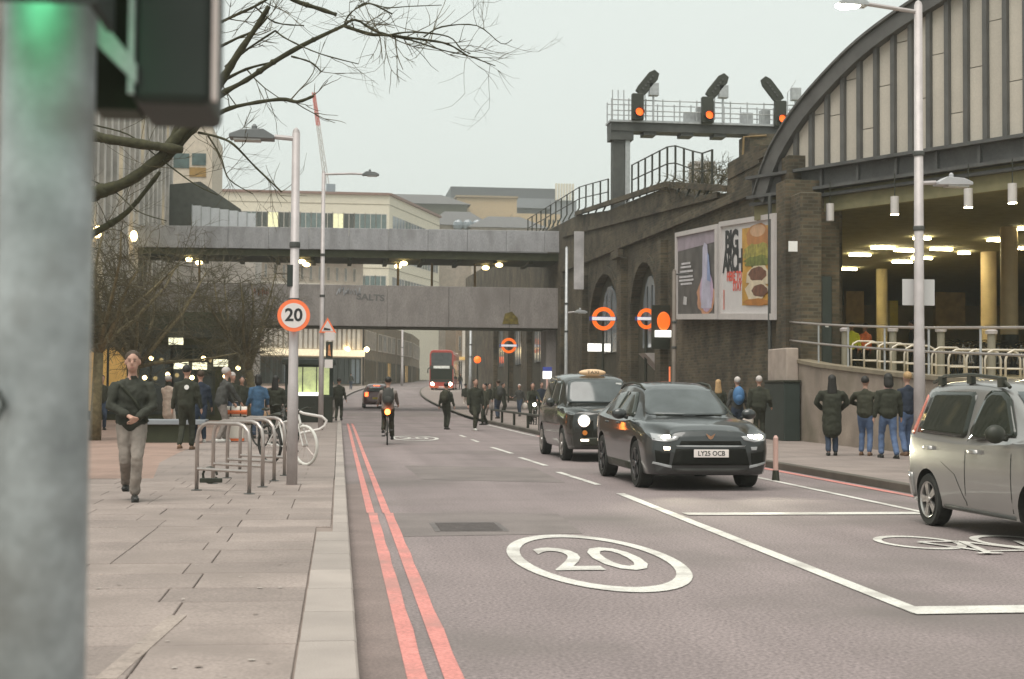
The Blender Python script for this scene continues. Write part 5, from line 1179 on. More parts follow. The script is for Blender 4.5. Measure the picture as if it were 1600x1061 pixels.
# ------------------------------------------------------------ vehicles: a lofted shell, details laid on its surface
def cr(p0, p1, p2, p3, t): return .5*((2*p1)+(p2-p0)*t+(2*p0-5*p1+4*p2-p3)*t*t+(3*p1-p0-3*p2+p3)*t**3)
class Shell:
    """stations: (y, half width, bottom z, belt z, top z, roof half width); y runs from the front (-) to the rear (+)."""
    def __init__(s, st, sub=6, crown=.025, ring_sub=3, bulge=1.0):
        rings = []
        for (y, w, zb, zl, zt, wr) in st:
            h = zt-zl; cab = h > .12
            if cab: r = [(0, zb), (.84*w, zb), (.96*w, zb+.09), (1.0*w, zb+(zl-zb)*.55), (.985*w, zl-.03), (.955*w, zl+.03), (wr+.035, zt-.13), (wr*.93, zt-.03), (wr*.6, zt+crown*.5), (0, zt+crown)]
            else: r = [(0, zb), (.84*w, zb), (.96*w, zb+.09), (1.0*w, zb+(zt-zb)*.55), (.985*w, zt-.13), (.95*w, zt-.06), (.88*w, zt-.02), (.72*w, zt), (.4*w, zt+crown*.6), (0, zt+crown)]
            rings.append([Vector((x, y, z)) for x, z in r])
        n = len(rings); self_r = []
        for i in range(n-1):
            for j in range(sub):
                t = j/sub; R_ = []
                for k in range(len(rings[0])):
                    a, b, c_, d = rings[max(i-1, 0)][k], rings[i][k], rings[i+1][k], rings[min(i+2, n-1)][k]
                    q = cr(a, b, c_, d, t); q.y = b.y+(c_.y-b.y)*t
                    lo, hi = min(b.x, c_.x)-.01, max(b.x, c_.x)+.01; q.x = min(max(q.x, lo), hi); R_.append(q)
                self_r.append(R_)
        self_r.append(rings[-1]); s.rings = []
        for R_ in self_r:
            D = []; m_ = len(R_)
            for k in range(m_-1):
                for j in range(ring_sub):
                    t = j/ring_sub; D.append(cr(R_[max(k-1, 0)], R_[k], R_[k+1], R_[min(k+2, m_-1)], t) if k > 0 else R_[0].lerp(R_[1], t))
            D.append(R_[-1])
            for q in D: q.x = max(q.x, 0)
            s.rings.append(D)
        s.ys = [r[0].y for r in s.rings]
    def mb(s):
        mb = MB(); K = len(s.rings[0]); V = []; F_ = []; full = []
        for R_ in s.rings:
            ring = [tuple(q) for q in R_] + [(-q.x, q.y, q.z) for q in R_[-2:0:-1]]; full.append(ring)
        n = len(full[0])
        for r in full: V += r
        for i in range(len(full)-1):
            for j in range(n): F_.append((i*n+j, (i+1)*n+j, (i+1)*n+(j+1) % n, i*n+(j+1) % n))
        F_.append(tuple(range(n))); F_.append(tuple((len(full)-1)*n+j for j in range(n-1, -1, -1)))
        return mb.add(V, F_)
    def _ringx(s, R_, z):
        best = None
        for a, b in zip(R_[2:], R_[3:]):
            if (a.z-z)*(b.z-z) <= 0 and abs(a.z-b.z) > 1e-6:
                x = a.x+(b.x-a.x)*(z-a.z)/(b.z-a.z); best = x if best is None else max(best, x)
        return best if best is not None else -1
    def hw(s, y, z):
        if y <= s.ys[0] or y >= s.ys[-1]: return -1
        for i in range(len(s.ys)-1):
            if s.ys[i] <= y <= s.ys[i+1]:
                a, b = s._ringx(s.rings[i], z), s._ringx(s.rings[i+1], z); t = (y-s.ys[i])/max(1e-9, s.ys[i+1]-s.ys[i])
                return a+(b-a)*t if a >= 0 and b >= 0 else (-1 if t < .5 and a < 0 else max(a, b) if (a if t < .5 else b) >= 0 else -1)
        return -1
    def end_y(s, x, z, e):      # e=-1 front, +1 rear
        ys = s.ys if e < 0 else s.ys[::-1]; prev = ys[0]; st = [prev+(q-prev)*0 for q in ys]
        N = 260; y0, y1 = (s.ys[0], s.ys[-1]) if e < 0 else (s.ys[-1], s.ys[0])
        for i in range(N):
            y = y0+(y1-y0)*i/N*.6
            if s.hw(y, z) >= abs(x):
                lo, hi = y0+(y1-y0)*max(i-1, 0)/N*.6, y
                for _ in range(9):
                    mid = (lo+hi)/2
                    if s.hw(mid, z) >= abs(x): hi = mid
                    else: lo = mid
                return hi
        return y0+(y1-y0)*.3
    def patch(s, name, pts, mat, parent, how, off=.008, side=1, rings=4, dens=5, smooth=True, fit=None):
        if fit is None: fit = 'wind' in name
        P2 = []
        for (a, b), (c_, d) in zip(pts, pts[1:]+pts[:1]):
            for j in range(dens): P2.append((a+(c_-a)*j/dens, b+(d-b)*j/dens))
        cx = sum(p[0] for p in P2)/len(P2); cy = sum(p[1] for p in P2)/len(P2); mb = MB(); V = []; n = len(P2)
        def pr(u, v, o):
            if how == 'side':
                x = s.hw(u, v); x = max(x, 0); return Vector(((x+o)*side, u, v))
            y = s.end_y(u, v, side); return Vector((u, y+o*side, v))
        if fit:
            import numpy as np
            S_ = [(cx+(u-cx)*f, cy+(v-cy)*f) for f in (1, .8, .6, .35, .1) for u, v in P2]
            W_ = np.array([s.hw(u, v) if how == 'side' else s.end_y(u, v, side) for u, v in S_]); U = np.array(S_)
            A_ = np.c_[np.ones(len(S_)), U[:, 0], U[:, 1], U[:, 0]**2, U[:, 1]**2]; k_ = np.linalg.lstsq(A_, W_, rcond=None)[0]
            res = W_-A_ @ k_; sg_ = 1 if how == 'side' else side; lift = min(max(0, float((res*sg_).max())), .055)*sg_
            def pr(u, v, o):
                w = float(k_[0]+k_[1]*u+k_[2]*v+k_[3]*u*u+k_[4]*v*v)+lift
                return Vector(((w+o)*side, u, v)) if how == 'side' else Vector((u, w+o*side, v))
        for k in [None]+list(range(rings)):
            f = 1. if k is None else 1-k/rings
            for u, v in P2: V.append(pr(cx+(u-cx)*f, cy+(v-cy)*f, -.03 if k is None else off))
        V.append(pr(cx, cy, off)); F_ = []
        for k in range(rings):
            for j in range(n): F_.append((k*n+j, k*n+(j+1) % n, (k+1)*n+(j+1) % n, (k+1)*n+j))
        for j in range(n): F_.append((rings*n+j, rings*n+(j+1) % n, len(V)-1))
        return mb.add(V, F_).build(name, mat, parent, smooth=smooth)
def cut_arches(o, wheels, r_, mat):
    cut = MB()
    for (y, z) in wheels:
        for sx in (-1, 1):
            T = Matrix.Translation((sx*.95, y, z)) @ Matrix.Rotation(math.pi/2, 4, 'Y'); cut.lathe([(r_, -.42), (r_, .42)], 28, T)
    co = cut.build('cutter', mat); COL.objects.unlink(co)
    bm2 = bmesh.new(); bm2.from_mesh(co.data); bmesh.ops.recalc_face_normals(bm2, faces=bm2.faces); bm2.to_mesh(co.data); bm2.free()
    bm2 = bmesh.new(); bm2.from_mesh(o.data); bmesh.ops.recalc_face_normals(bm2, faces=bm2.faces); bm2.to_mesh(o.data); bm2.free()
    o.data.materials.append(mat); nb = len(o.data.polygons)
    md = o.modifiers.new('arches', 'BOOLEAN'); md.operation = 'DIFFERENCE'; md.solver = 'EXACT'; md.object = co
    try: md.material_mode = 'TRANSFER'
    except Exception: pass
    realise(o, [co]); bpy.data.objects.remove(co)
    o.data.polygons.foreach_set('use_smooth', [True]*len(o.data.polygons))
    try: o.data.set_sharp_from_angle(angle=R(38))
    except Exception: pass
rim_m = M('alloy', (.55, .53, .50), .3, .8, var=.05); rim_d = M('dark_alloy', (.10, .10, .10), .35, .7, var=.05)
def wheel(t, x, y, r_, w, rm, spokes=5, steer=0.):
    s = 1 if x > 0 else -1
    T = Matrix.Translation((x, y, r_)) @ Matrix.Rotation(steer, 4, 'Z') @ Matrix.Rotation(s*math.pi/2, 4, 'Y')
    ty = MB().lathe([(r_*.68, -w/2), (r_*.93, -w/2), (r_, -w/2+.03), (r_, w/2-.03), (r_*.94, w/2), (r_*.68, w/2-.01), (r_*.66, w/2-.06)], 32, T).build('wheel', tyre_m, t, smooth=False)
    mb = MB(); mb.lathe([(r_*.67, w/2-.012), (r_*.69, w/2+.002), (r_*.62, w/2-.01), (r_*.60, w/2-.07)], 32, T, False)
    for i in range(spokes):
        a = 2*math.pi*i/spokes+.3
        for da in (-.13, .13):
            q = [(r_*.10, a-.9), (r_*.63, a+da-.11), (r_*.63, a+da+.11), (r_*.10, a+.9)]
            mb.prism([T @ Vector((rr_*math.cos(g), rr_*math.sin(g), w/2-.03)) for rr_, g in q], (T.to_3x3() @ Vector((0, 0, 1)))*.022)
    mb.lathe([(r_*.16, w/2-.03), (r_*.14, w/2+.005)], 16, T); mb.build('rim', rm, ty)
    MB().lathe([(r_*.60, w/2-.08), (r_*.60, w/2-.07)], 24, T).build('brake_disc', dkgrey, ty)
def paint(name, col, metal=.3, rough=.3): return M(name, col, rough, metal, var=.04, scale=2, coat=.8)
arch_d = M('arch_liner', (.022, .022, .018), .9, var=0)
chrome = M('chrome', (.6, .6, .6), .15, 1., var=0)
hl_e = M('headlamp_lit', (1, 1, .85), .3, var=0, emit=16, ecol=(1, .97, .74)); hl_w = M('headlamp_warm', (1, .9, .75), .3, var=0, emit=3, ecol=(1, .78, .58))
lamp_off = M('lamp_clear', (.42, .42, .42), .15, .3, var=0); amber = M('amber_lens', (.65, .22, .04), .3, var=0)
wscreen = M('windscreen', (.085, .095, .095), .08, var=.25, scale=3, spec=.6)  # pale base colour stands in for sky reflected in the glass

# --- dark crossover, head-on in the oncoming lane
suv_p = paint('dark_grey_paint', (.036, .039, .038), .35, .28)
pf = G(1097, 767)
t = thing('dark_car', 'dark grey crossover car with lit headlamps, number plate LY25 OCB', 'car', (5.42, 21.2, 0), 0)
# local y: front at -, so the car faces the camera
sh_ = Shell([(-.98, .50, .40, .62, .70, .5), (-.955, .72, .30, .66, .78, .6), (-.90, .84, .24, .72, .86, .6), (-.72, .915, .22, .80, .93, .6), (-.35, .925, .22, .90, .985, .6), (.22, .925, .22, .96, 1.04, .66), (.42, .925, .22, .98, 1.13, .68), (.82, .925, .22, .985, 1.40, .60), (1.15, .925, .22, .985, 1.53, .58), (1.7, .925, .22, .99, 1.585, .60), (2.4, .925, .22, 1.01, 1.57, .59), (3.0, .92, .24, 1.04, 1.50, .57), (3.35, .88, .30, 1.05, 1.36, .55), (3.48, .80, .42, 1.0, 1.12, .5)])
body = sh_.mb().build('body', suv_p, t, smooth=True)
cut_arches(body, [(0.0, .36), (2.72, .36)], .415, arch_d)
for y in (0.0, 2.72):
    for x in (-.80, .80): wheel(t, x, y, .355, .235, rim_d)
sh_.patch('windscreen', [(-.60, 1.09), (.60, 1.09), (.66, 1.13), (.555, 1.47), (.40, 1.505), (-.40, 1.505), (-.555, 1.47), (-.66, 1.13)], wscreen, t, 'end', .006, -1, 6)
for sd_ in (-1, 1):
    sh_.patch('side_window', [(.62, 1.06), (1.62, 1.05), (1.58, 1.44), (1.18, 1.44)], glassd, t, 'side', .006, sd_)
    sh_.patch('side_window', [(1.70, 1.05), (2.62, 1.08), (2.55, 1.42), (1.68, 1.45)], glassd, t, 'side', .006, sd_)
    hl = sh_.patch('headlight', [(sd_*.46, .80), (sd_*.84, .84), (sd_*.85, .74), (sd_*.66, .715), (sd_*.50, .745)], lamp_off, t, 'end', .012, -1)
    e = sh_.end_y(sd_*.64, .78, -1)
    MB().ell((sd_*.62, e-.015, .775), (.085, .03, .045), 12, 8).build('bulb', hl_e, hl, smooth=True)
    if sd_ > 0: MB().ell((.76, sh_.end_y(.76, .79, -1)-.015, .785), (.07, .03, .04), 12, 8).build('bulb', hl_e, hl, smooth=True)
    fo = sh_.patch('fog_lamp', [(sd_*.60, .645), (sd_*.70, .65), (sd_*.69, .60), (sd_*.61, .60)], hl_w if sd_ < 0 else lamp_off, t, 'end', .012, -1)
    sh_.patch('bumper_intake', [(sd_*.60, .56), (sd_*.82, .60), (sd_*.80, .40), (sd_*.62, .36)], M('grille_black', (.008, .008, .006), .7, var=0, spec=.2), t, 'end', .008, -1)
    sh_.patch('bumper_blade', [(sd_*.58, .375), (sd_*.84, .43), (sd_*.85, .40), (sd_*.58, .335)], chrome if False else galv, t, 'end', .014, -1)
    mm = MB(); mm.ell((sd_*1.04, .62, 1.10), (.12, .07, .085), 12, 8); mm.tube([(sd_*.90, .66, 1.03), (sd_*1.0, .63, 1.07)], .025, 6); mi = mm.build('mirror', suv_p, t, smooth=True)
    MB().tube([(sd_*.54, 1.02, 1.47), (sd_*.565, 1.25, 1.555), (sd_*.575, 1.8, 1.59), (sd_*.57, 2.4, 1.575), (sd_*.55, 2.85, 1.50)], .018, 6).build('roof_rail', black, t)
    for y in (1.35, 2.25): sh_.patch('door_handle', [(y-.1, .93), (y+.1, .94), (y+.1, .965), (y-.1, .955)], suv_p, t, 'side', .03, sd_, 2, 2)
    sh_.patch('sill', [(.48, .36), (2.25, .36), (2.25, .25), (.48, .25)], black, t, 'side', .006, sd_, 2)
sh_.patch('upper_grille', [(-.44, .735), (.44, .735), (.47, .675), (-.47, .675)], M('grille_black', (.008, .008, .006), .7, var=0, spec=.2), t, 'end', .010, -1)
sh_.patch('grille_bar', [(-.52, .668), (.52, .668), (.50, .645), (-.50, .645)], galv, t, 'end', .014, -1)
gblack = M('grille_black', (.008, .008, .006), .7, var=0, spec=.2)
gl = sh_.patch('lower_grille', [(-.52, .62), (.52, .62), (.58, .38), (-.58, .38)], gblack, t, 'end', .010, -1)
sh_.patch('bumper_lip', [(-.56, .33), (.56, .33), (.5, .29), (-.5, .29)], dkgrey, t, 'end', .012, -1)
e = sh_.end_y(0, .55, -1)
pl_ = MB().box(-.26, .26, e-.035, e-.022, .495, .61).build('number_plate', plate_w, t, bevel=.006)
text_mesh('plate_text', 'LY25 OCB', .098, facing_cam((0, e-.037, .551)), ink, pl_, .001, xs=.93, bold=.0015)
e = sh_.end_y(0, .80, -1); MB().prism([(-.07, e-.012, .84), (0, e-.02, .80), (.07, e-.012, .84), (.03, e-.018, .77), (0, e-.02, .755), (-.03, e-.018, .77)], (0, .012, 0)).build('badge', M('copper', (.55, .30, .18), .3, .8, var=0), t)
for sx in (-1, 1): MB().tube([(sx*.1, .27, 1.075), (sx*.52, .33, 1.09)], .010, 5).build('wiper', black, t)

for sx in (-.62, .70):      # the dipped beams that warm the road ahead of the car
    ld = bpy.data.lights.new('headlight_beam', 'SPOT'); ld.energy = 45; ld.spot_size = R(70); ld.spot_blend = .9; ld.color = (1, .96, .70); ld.shadow_soft_size = .06
    lo_ = link('headlight_beam', ld, t); lo_.location = (sx, -1.1, .78); lo_.rotation_euler = Vector((.10, 1, .13)).to_track_quat('Z', 'Y').to_euler()

# --- black taxi behind it
tx_p = paint('black_paint', (.016, .016, .012), .0, .25)
t = thing('black_taxi', 'black London style taxi with oval roof sign behind the dark car', 'taxi', (5.55, 29.35, 0), 0)
sh_ = Shell([(-.88, .40, .42, .80, .90, .5), (-.86, .62, .32, .84, .97, .5), (-.80, .78, .27, .90, 1.02, .5), (-.55, .86, .25, .95, 1.07, .5), (-.1, .88, .25, 1.0, 1.10, .5), (.50, .885, .25, 1.06, 1.15, .66), (.62, .885, .25, 1.07, 1.25, .69), (.90, .885, .25, 1.08, 1.62, .66), (1.15, .885, .25, 1.08, 1.74, .66), (1.8, .885, .25, 1.08, 1.81, .67), (2.8, .885, .25, 1.08, 1.80, .67), (3.3, .87, .27, 1.08, 1.72, .64), (3.55, .84, .32, 1.06, 1.50, .6), (3.68, .74, .45, .95, 1.08, .5)])
body = sh_.mb().build('body', tx_p, t, smooth=True); cut_arches(body, [(0, .35), (2.886, .35)], .40, arch_d)
for y in (0, 2.886):
    for x in (-.78, .78): wheel(t, x, y, .34, .2, rim_m, 8)
ws = sh_.patch('windscreen', [(-.62, 1.20), (.62, 1.20), (.66, 1.25), (.60, 1.64), (.5, 1.68), (-.5, 1.68), (-.60, 1.64), (-.66, 1.25)], wscreen, t, 'end', .006, -1, 6)
e = sh_.end_y(.5, 1.6, -1); MB().box(.44, .56, e-.025, e-.015, 1.56, 1.63).build('sticker', white, ws)
for sd_ in (-1, 1):
    sh_.patch('side_window', [(.82, 1.14), (1.72, 1.13), (1.70, 1.66), (1.12, 1.66)], glassd, t, 'side', .006, sd_)
    sh_.patch('side_window', [(1.80, 1.13), (2.9, 1.13), (2.85, 1.66), (1.80, 1.68)], glassd, t, 'side', .006, sd_)
    e = sh_.end_y(sd_*.56, .84, -1); hl = MB().lathe([(.135, -.02), (.135, .03), (.10, .045)], 22, frame((sd_*.56, e, .84), (1, 0, 0), (0, 0, 1))).build('headlight', chrome, t)
    MB().lathe([(.115, .046), (.08, .062), (.02, .068)], 22, frame((sd_*.56, e, .84), (1, 0, 0), (0, 0, 1))).build('lens', hl_w if sd_ < 0 else lamp_off, hl)
    e = sh_.end_y(sd_*.54, .58, -1); MB().lathe([(.05, 0), (.05, .03)], 14, frame((sd_*.54, e-.01, .60), (1, 0, 0), (0, 0, 1))).build('indicator', amber, t)
    MB().box(sd_*.54-.08, sd_*.54+.08, e-.03, e-.01, .43, .47).build('side_lamp', hl_w if sd_ < 0 else lamp_off, t)
    MB().ell((sd_*1.0, .78, 1.2), (.10, .06, .10), 10, 8).build('mirror', tx_p, t, smooth=True)
e = sh_.end_y(0, .75, -1)
gr = MB().box(-.22, .22, e-.05, e+.02, .56, .99).build('grille', chrome, t, bevel=.02)
for i in range(9): MB().box(-.18+i*.042, -.165+i*.042, e-.056, e-.05, .60, .95).build('grille_bar', dkgrey, gr)
MB().box(-.24, .24, e-.045, e-.03, .52, .555).build('red_strip', M('taxi_red', (.5, .08, .05), .5), t)
pl_ = MB().box(-.26, .26, e-.05, e-.04, .38, .49).build('number_plate', plate_w, t)
text_mesh('plate_text', 'L', .085, facing_cam((-.20, e-.052, .434)), ink, pl_, .001, xs=.9, bold=.001)
sh_.patch('bumper', [(-.80, .50), (.80, .50), (.78, .34), (-.78, .34)], black, t, 'end', .012, -1)
rs = MB(); rs.ell((0, 1.28, 1.85), (.30, .11, .075), 18, 10); rs_ = rs.build('roof_sign', M('taxi_sign', (.52, .38, .24), .5, var=.05, emit=.12, ecol=(1, .6, .3)), t, smooth=True)
text_mesh('taxi_text', 'TAXI', .10, facing_cam((0, 1.165, 1.85)), ink, rs_, .002, xs=1.2)

# --- silver mini MPV turning left at the right edge
mpv_p = paint('silver_paint', (.31, .30, .285), .55, .30)
h = R(1)      # heading towards the camera and to the right
Wr = G(1447, 820); t = thing('silver_car', 'silver mini people carrier with roof rails turning at the right edge', 'car', (0, 0, 0), h)
sh_ = Shell([(-.76, .50, .36, .62, .72, .5), (-.73, .68, .28, .70, .82, .5), (-.62, .79, .23, .82, .93, .5), (-.35, .835, .21, .92, 1.02, .5), (.15, .845, .21, .97, 1.08, .6), (.32, .845, .21, .98, 1.18, .66), (.85, .845, .21, .97, 1.49, .61), (1.2, .845, .21, .96, 1.60, .60), (1.9, .845, .21, .96, 1.64, .615), (2.6, .84, .22, .98, 1.625, .61), (2.95, .83, .24, 1.0, 1.58, .59), (3.08, .80, .28, 1.0, 1.42, .58), (3.13, .72, .38, .9, 1.05, .5)])
body = sh_.mb().build('body', mpv_p, t, smooth=True); cut_arches(body, [(0, .30), (2.5, .30)], .345, arch_d)
rear_near = Matrix.Rotation(h, 3, 'Z') @ Vector((-.82, 2.5, 0))*.96; t.scale = (.97, .93, .97); t.location = (Wr.x-rear_near.x, Wr.y-rear_near.y, 0)
for y in (0, 2.5):
    for x in (-.735, .735): wheel(t, x, y, .295, .185, rim_m, 5, R(-14) if y == 0 else 0)
sh_.patch('windscreen', [(-.56, 1.12), (.56, 1.12), (.62, 1.16), (.54, 1.52), (-.54, 1.52), (-.62, 1.16)], wscreen, t, 'end', .006, -1, 5)
for sd_ in (-1, 1):
    f = sh_.patch('front_side_window', [(.50, 1.06), (1.20, 1.00), (1.40, 1.02), (1.44, 1.10), (1.36, 1.48), (1.28, 1.53), (1.02, 1.52), (.86, 1.44)], glassd, t, 'side', .006, sd_, 5)
    sh_.patch('rear_side_window', [(1.56, 1.05), (1.62, 1.02), (2.86, 1.05), (2.86, 1.10), (2.76, 1.50), (2.68, 1.515), (1.66, 1.515), (1.59, 1.48)], glassd, t, 'side', .006, sd_, 5)
    sh_.patch('tail_light', [(2.93, 1.02), (3.03, 1.04), (2.96, 1.48), (2.90, 1.46)], M('tail_red', (.50, .16, .11), .25, var=.1, emit=.04, ecol=(1, .15, .06)), t, 'side', .012, sd_)
    for y in (1.30, 2.45): sh_.patch('door_handle', [(y-.10, .86), (y+.08, .86), (y+.1, .90), (y-.08, .905)], M('silver_paint', (0, 0, 0)), t, 'side', .035, sd_, 2, 3)
    for pts in ([(1.50, .30), (1.515, .30), (1.505, 1.0), (1.49, 1.0)], [(.44, .30), (.455, .30), (.46, 1.0), (.445, 1.0)]): sh_.patch('door_gap', pts, arch_d, t, 'side', .002, sd_, 2, 6)
    for (a, b, c2, d2) in ((1.50, .33, 1.75, .62), (1.75, .62, 2.10, .74)): sh_.patch('door_gap', [(a, b), (a+.014, b), (c2+.014, d2), (c2, d2)], arch_d, t, 'side', .002, sd_, 2, 6)
    MB().tube([(sd_*.58, .98, 1.56), (sd_*.60, 1.12, 1.655), (sd_*.615, 1.8, 1.70), (sd_*.615, 2.5, 1.69), (sd_*.60, 2.82, 1.62)], .020, 8).build('roof_rail', black, t)
    for y, z in ((1.12, 1.62), (1.85, 1.66), (2.6, 1.64)): MB().box(sd_*.60-.03, sd_*.60+.03, y-.06, y+.06, z-.06, z+.05).build('rail_foot', black, t, bevel=.01)
    mm = MB(); mm.ell((sd_*.98, .50, 1.09), (.11, .075, .095), 12, 8); mm.tube([(sd_*.83, .56, 1.04), (sd_*.94, .52, 1.06)], .03, 6); mm.build('mirror', black, t, smooth=True)
    sh_.patch('sill_strip', [(.42, .27), (2.08, .27), (2.08, .235), (.42, .235)], dkgrey, t, 'side', .012, sd_, 2)
    sh_.patch('rear_bumper', [(2.92, .58), (3.08, .58), (3.09, .34), (2.90, .30)], M('silver_paint', (0, 0, 0)), t, 'side', .02, sd_, 2)
    sh_.patch('headlight', [(sd_*.40, .76), (sd_*.70, .82), (sd_*.72, .68), (sd_*.42, .66)], hl_w, t, 'end', .012, -1)
sh_.patch('rear_window', [(-.5, 1.1), (.5, 1.1), (.46, 1.45), (-.46, 1.45)], glassd, t, 'end', .006, 1)
sh_.patch('front_grille', [(-.34, .70), (.34, .70), (.3, .62), (-.3, .62)], black, t, 'end', .01, -1)

# --- red double-decker bus far down the road
bx = AY(690, 560, 150); bz_ = zg(150)
t = thing('red_bus', 'red double-decker bus with lit headlamps beyond the footbridge', 'bus', (bx.x, 150, bz_), R(-8))
busr = paint('bus_red', (.42, .060, .042), 0, .35)
def rbox(x, y0, y1, z0, z1): return [(-x, z0), (x, z0)]
def hull(prof, y0, y1): return MB().prism([(x, y0, z) for x, z in prof], (0, y1-y0, 0))
hull([(-1.24, .35), (1.24, .35), (1.27, .7), (1.27, 3.9), (1.15, 4.25), (.9, 4.38), (-.9, 4.38), (-1.15, 4.25), (-1.27, 3.9), (-1.27, .7)], 0, 10.5).build('body', busr, t, bevel=.06)
hull([(-1.08, 2.75), (1.08, 2.75), (1.1, 3.95), (.95, 4.1), (-.95, 4.1), (-1.1, 3.95)], -.03, 0).build('upper_windscreen', wscreen, t)
hull([(-1.15, 1.25), (1.15, 1.25), (1.15, 2.35), (-1.15, 2.35)], -.03, 0).build('lower_windscreen', glassd, t)
MB().box(-.85, .85, -.05, -.01, 2.42, 2.70).build('destination_blind', M('blind', (.55, .55, .5), .5, var=.5, scale=2, emit=.25), t)
MB().box(-1.2, 1.2, -.02, -.005, 2.36, 2.74).build('blind_surround', black, t)
MB().box(-1.2, 1.2, -.02, -.005, .98, 1.24).build('dash_panel', black, t)
for s in (-1, 1):
    MB().lathe([(.17, 0), (.15, .05)], 16, frame((s*.95, -.0, .78), (1, 0, 0), (0, 0, 1))).build('headlight', hl_e, t)
    MB().box(s*1.27-.006, s*1.27+.006, .5, 10.2, 1.35, 2.3).build('side_windows_lower', glassd, t); MB().box(s*1.27-.006, s*1.27+.006, .3, 10.2, 2.95, 3.85).build('side_windows_upper', glassd, t)
    MB().tube([(s*1.25, -.05, 2.5), (s*1.42, -.25, 2.3), (s*1.42, -.25, 1.9)], .06, 6).build('mirror', black, t)
    for y in (2.6, 7.8): wheel(t, s*1.1, y, .48, .28, rim_m, 6)
MB().box(-1.22, 1.22, -.04, 0, .36, .56).build('bumper', M('bus_orange', (.60, .13, .05), .5), t)
pl_ = MB().box(-.27, .27, -.055, -.04, .42, .53).build('number_plate', plate_w, t)

# --- small car with brake lamps under the bridge
p = G(587, 643); Yc_ = 90; p = AY(587, 640, Yc_)
t = thing('small_car', 'small dark car seen from behind with glowing red brake lamps', 'car', (p.x, Yc_, zg(Yc_)), R(180))
sh_ = Shell([(-1.9, .6, .35, .6, .72, .5), (-1.8, .78, .25, .7, .85, .5), (-1.2, .84, .2, .85, .95, .5), (-.6, .85, .2, .9, 1.0, .6), (-.4, .85, .2, .92, 1.12, .64), (.2, .85, .2, .92, 1.45, .58), (1.0, .85, .2, .93, 1.48, .58), (1.6, .84, .22, .93, 1.38, .56), (1.8, .8, .3, .92, 1.15, .5), (1.86, .7, .4, .8, .95, .5)], 4)
body = sh_.mb().build('body', paint('maroon_paint', (.12, .035, .03), .2, .3), t, smooth=True); cut_arches(body, [(-1.2, .3), (1.15, .3)], .34, arch_d)
for y in (-1.2, 1.15):
    for x in (-.74, .74): wheel(t, x, y, .29, .18, rim_m)
sh_.patch('rear_window', [(-.5, 1.02), (.5, 1.02), (.45, 1.34), (-.45, 1.34)], wscreen, t, 'end', .008, 1)
for s in (-1, 1):
    sh_.patch('brake_light', [(s*.52, .98), (s*.72, .95), (s*.72, .70), (s*.52, .72)], red_e, t, 'end', .02, 1)
    sh_.patch('side_window', [(-.3, .98), (1.4, .98), (1.25, 1.36), (.1, 1.38)], glassd, t, 'side', .006, s)
MB().box(-.26, .26, 1.87, 1.885, .55, .66).build('number_plate', M('yellow_plate', (.7, .55, .1), .6), t)
sh_.patch('high_brake_light', [(-.2, 1.40), (.2, 1.40), (.2, 1.37), (-.2, 1.37)], red_e, t, 'end', .02, 1)
# ------------------------------------------------------------ people: joints first, then one remeshed surface per garment
def capsule_chain(mb, pts, n=10):
    """pts: (x, y, z, r) or (x, y, z, rx, ry); rounded tapered tube through them"""
    P_ = []
    for p in pts:
        rx_, ry_ = (p[3], p[4]) if len(p) > 4 else (p[3], p[3]); P_.append((Vector(p[:3]), rx_, ry_))
    def dome(a, b, k):
        d = (a[0]-b[0]); d = d.normalized() if d.length > 1e-6 else Vector((0, 0, 1)); out = []
        for f in k: out.append((a[0]+d*min(a[1], a[2])*math.sin(f), a[1]*max(math.cos(f), .05), a[2]*max(math.cos(f), .05)))
        return out
    ks = (1.5, 1.1, .6); seq = dome(P_[0], P_[1], ks)+P_+dome(P_[-1], P_[-2], ks[::-1])
    vs = []; k = len(seq); prev = None
    for i in range(k):
        t = seq[min(i+1, k-1)][0]-seq[max(i-1, 0)][0]
        t = t.normalized() if t.length > 1e-7 else Vector((0, 0, 1))
        u = Vector((1, 0, 0))-t*t.x
        if u.length < .25: u = Vector((0, 1, 0))-t*t.y
        u.normalize(); w = t.cross(u)
        for j in range(n):
            a = 2*math.pi*j/n; vs.append(seq[i][0]+u*math.cos(a)*seq[i][1]+w*math.sin(a)*seq[i][2])
    fs = [(i*n+j, i*n+(j+1) % n, (i+1)*n+(j+1) % n, (i+1)*n+j) for i in range(k-1) for j in range(n)]+[tuple(range(n-1, -1, -1)), tuple((k-1)*n+j for j in range(n))]
    mb.add(vs, fs)
from mathutils import noise as mnoise
def fuse(mb, name, mat, parent, vox, smooth_it=4, fold=0.):
    o = mb.build(name, mat, parent)
    bm2 = bmesh.new(); bm2.from_mesh(o.data); bmesh.ops.recalc_face_normals(bm2, faces=bm2.faces); bm2.to_mesh(o.data); bm2.free()
    md = o.modifiers.new('r', 'REMESH'); md.mode = 'VOXEL'; md.voxel_size = vox; md.use_smooth_shade = True
    sm_ = o.modifiers.new('s', 'SMOOTH'); sm_.factor = .5; sm_.iterations = smooth_it
    realise(o)
    if fold:      # creases
        nv = len(o.data.vertices); nr = [vv.normal.copy() for vv in o.data.vertices]; out = []
        for vv, n_ in zip(o.data.vertices, nr):
            q = vv.co; a = mnoise.noise(Vector((q.x*7, q.y*7, q.z*11)))*.010*fold+mnoise.noise(q*24)*.005*fold; out += (q+n_*a)[:]
        o.data.vertices.foreach_set('co', out); o.data.update()
    if not o.data.materials: o.data.materials.append(mat)
    return o
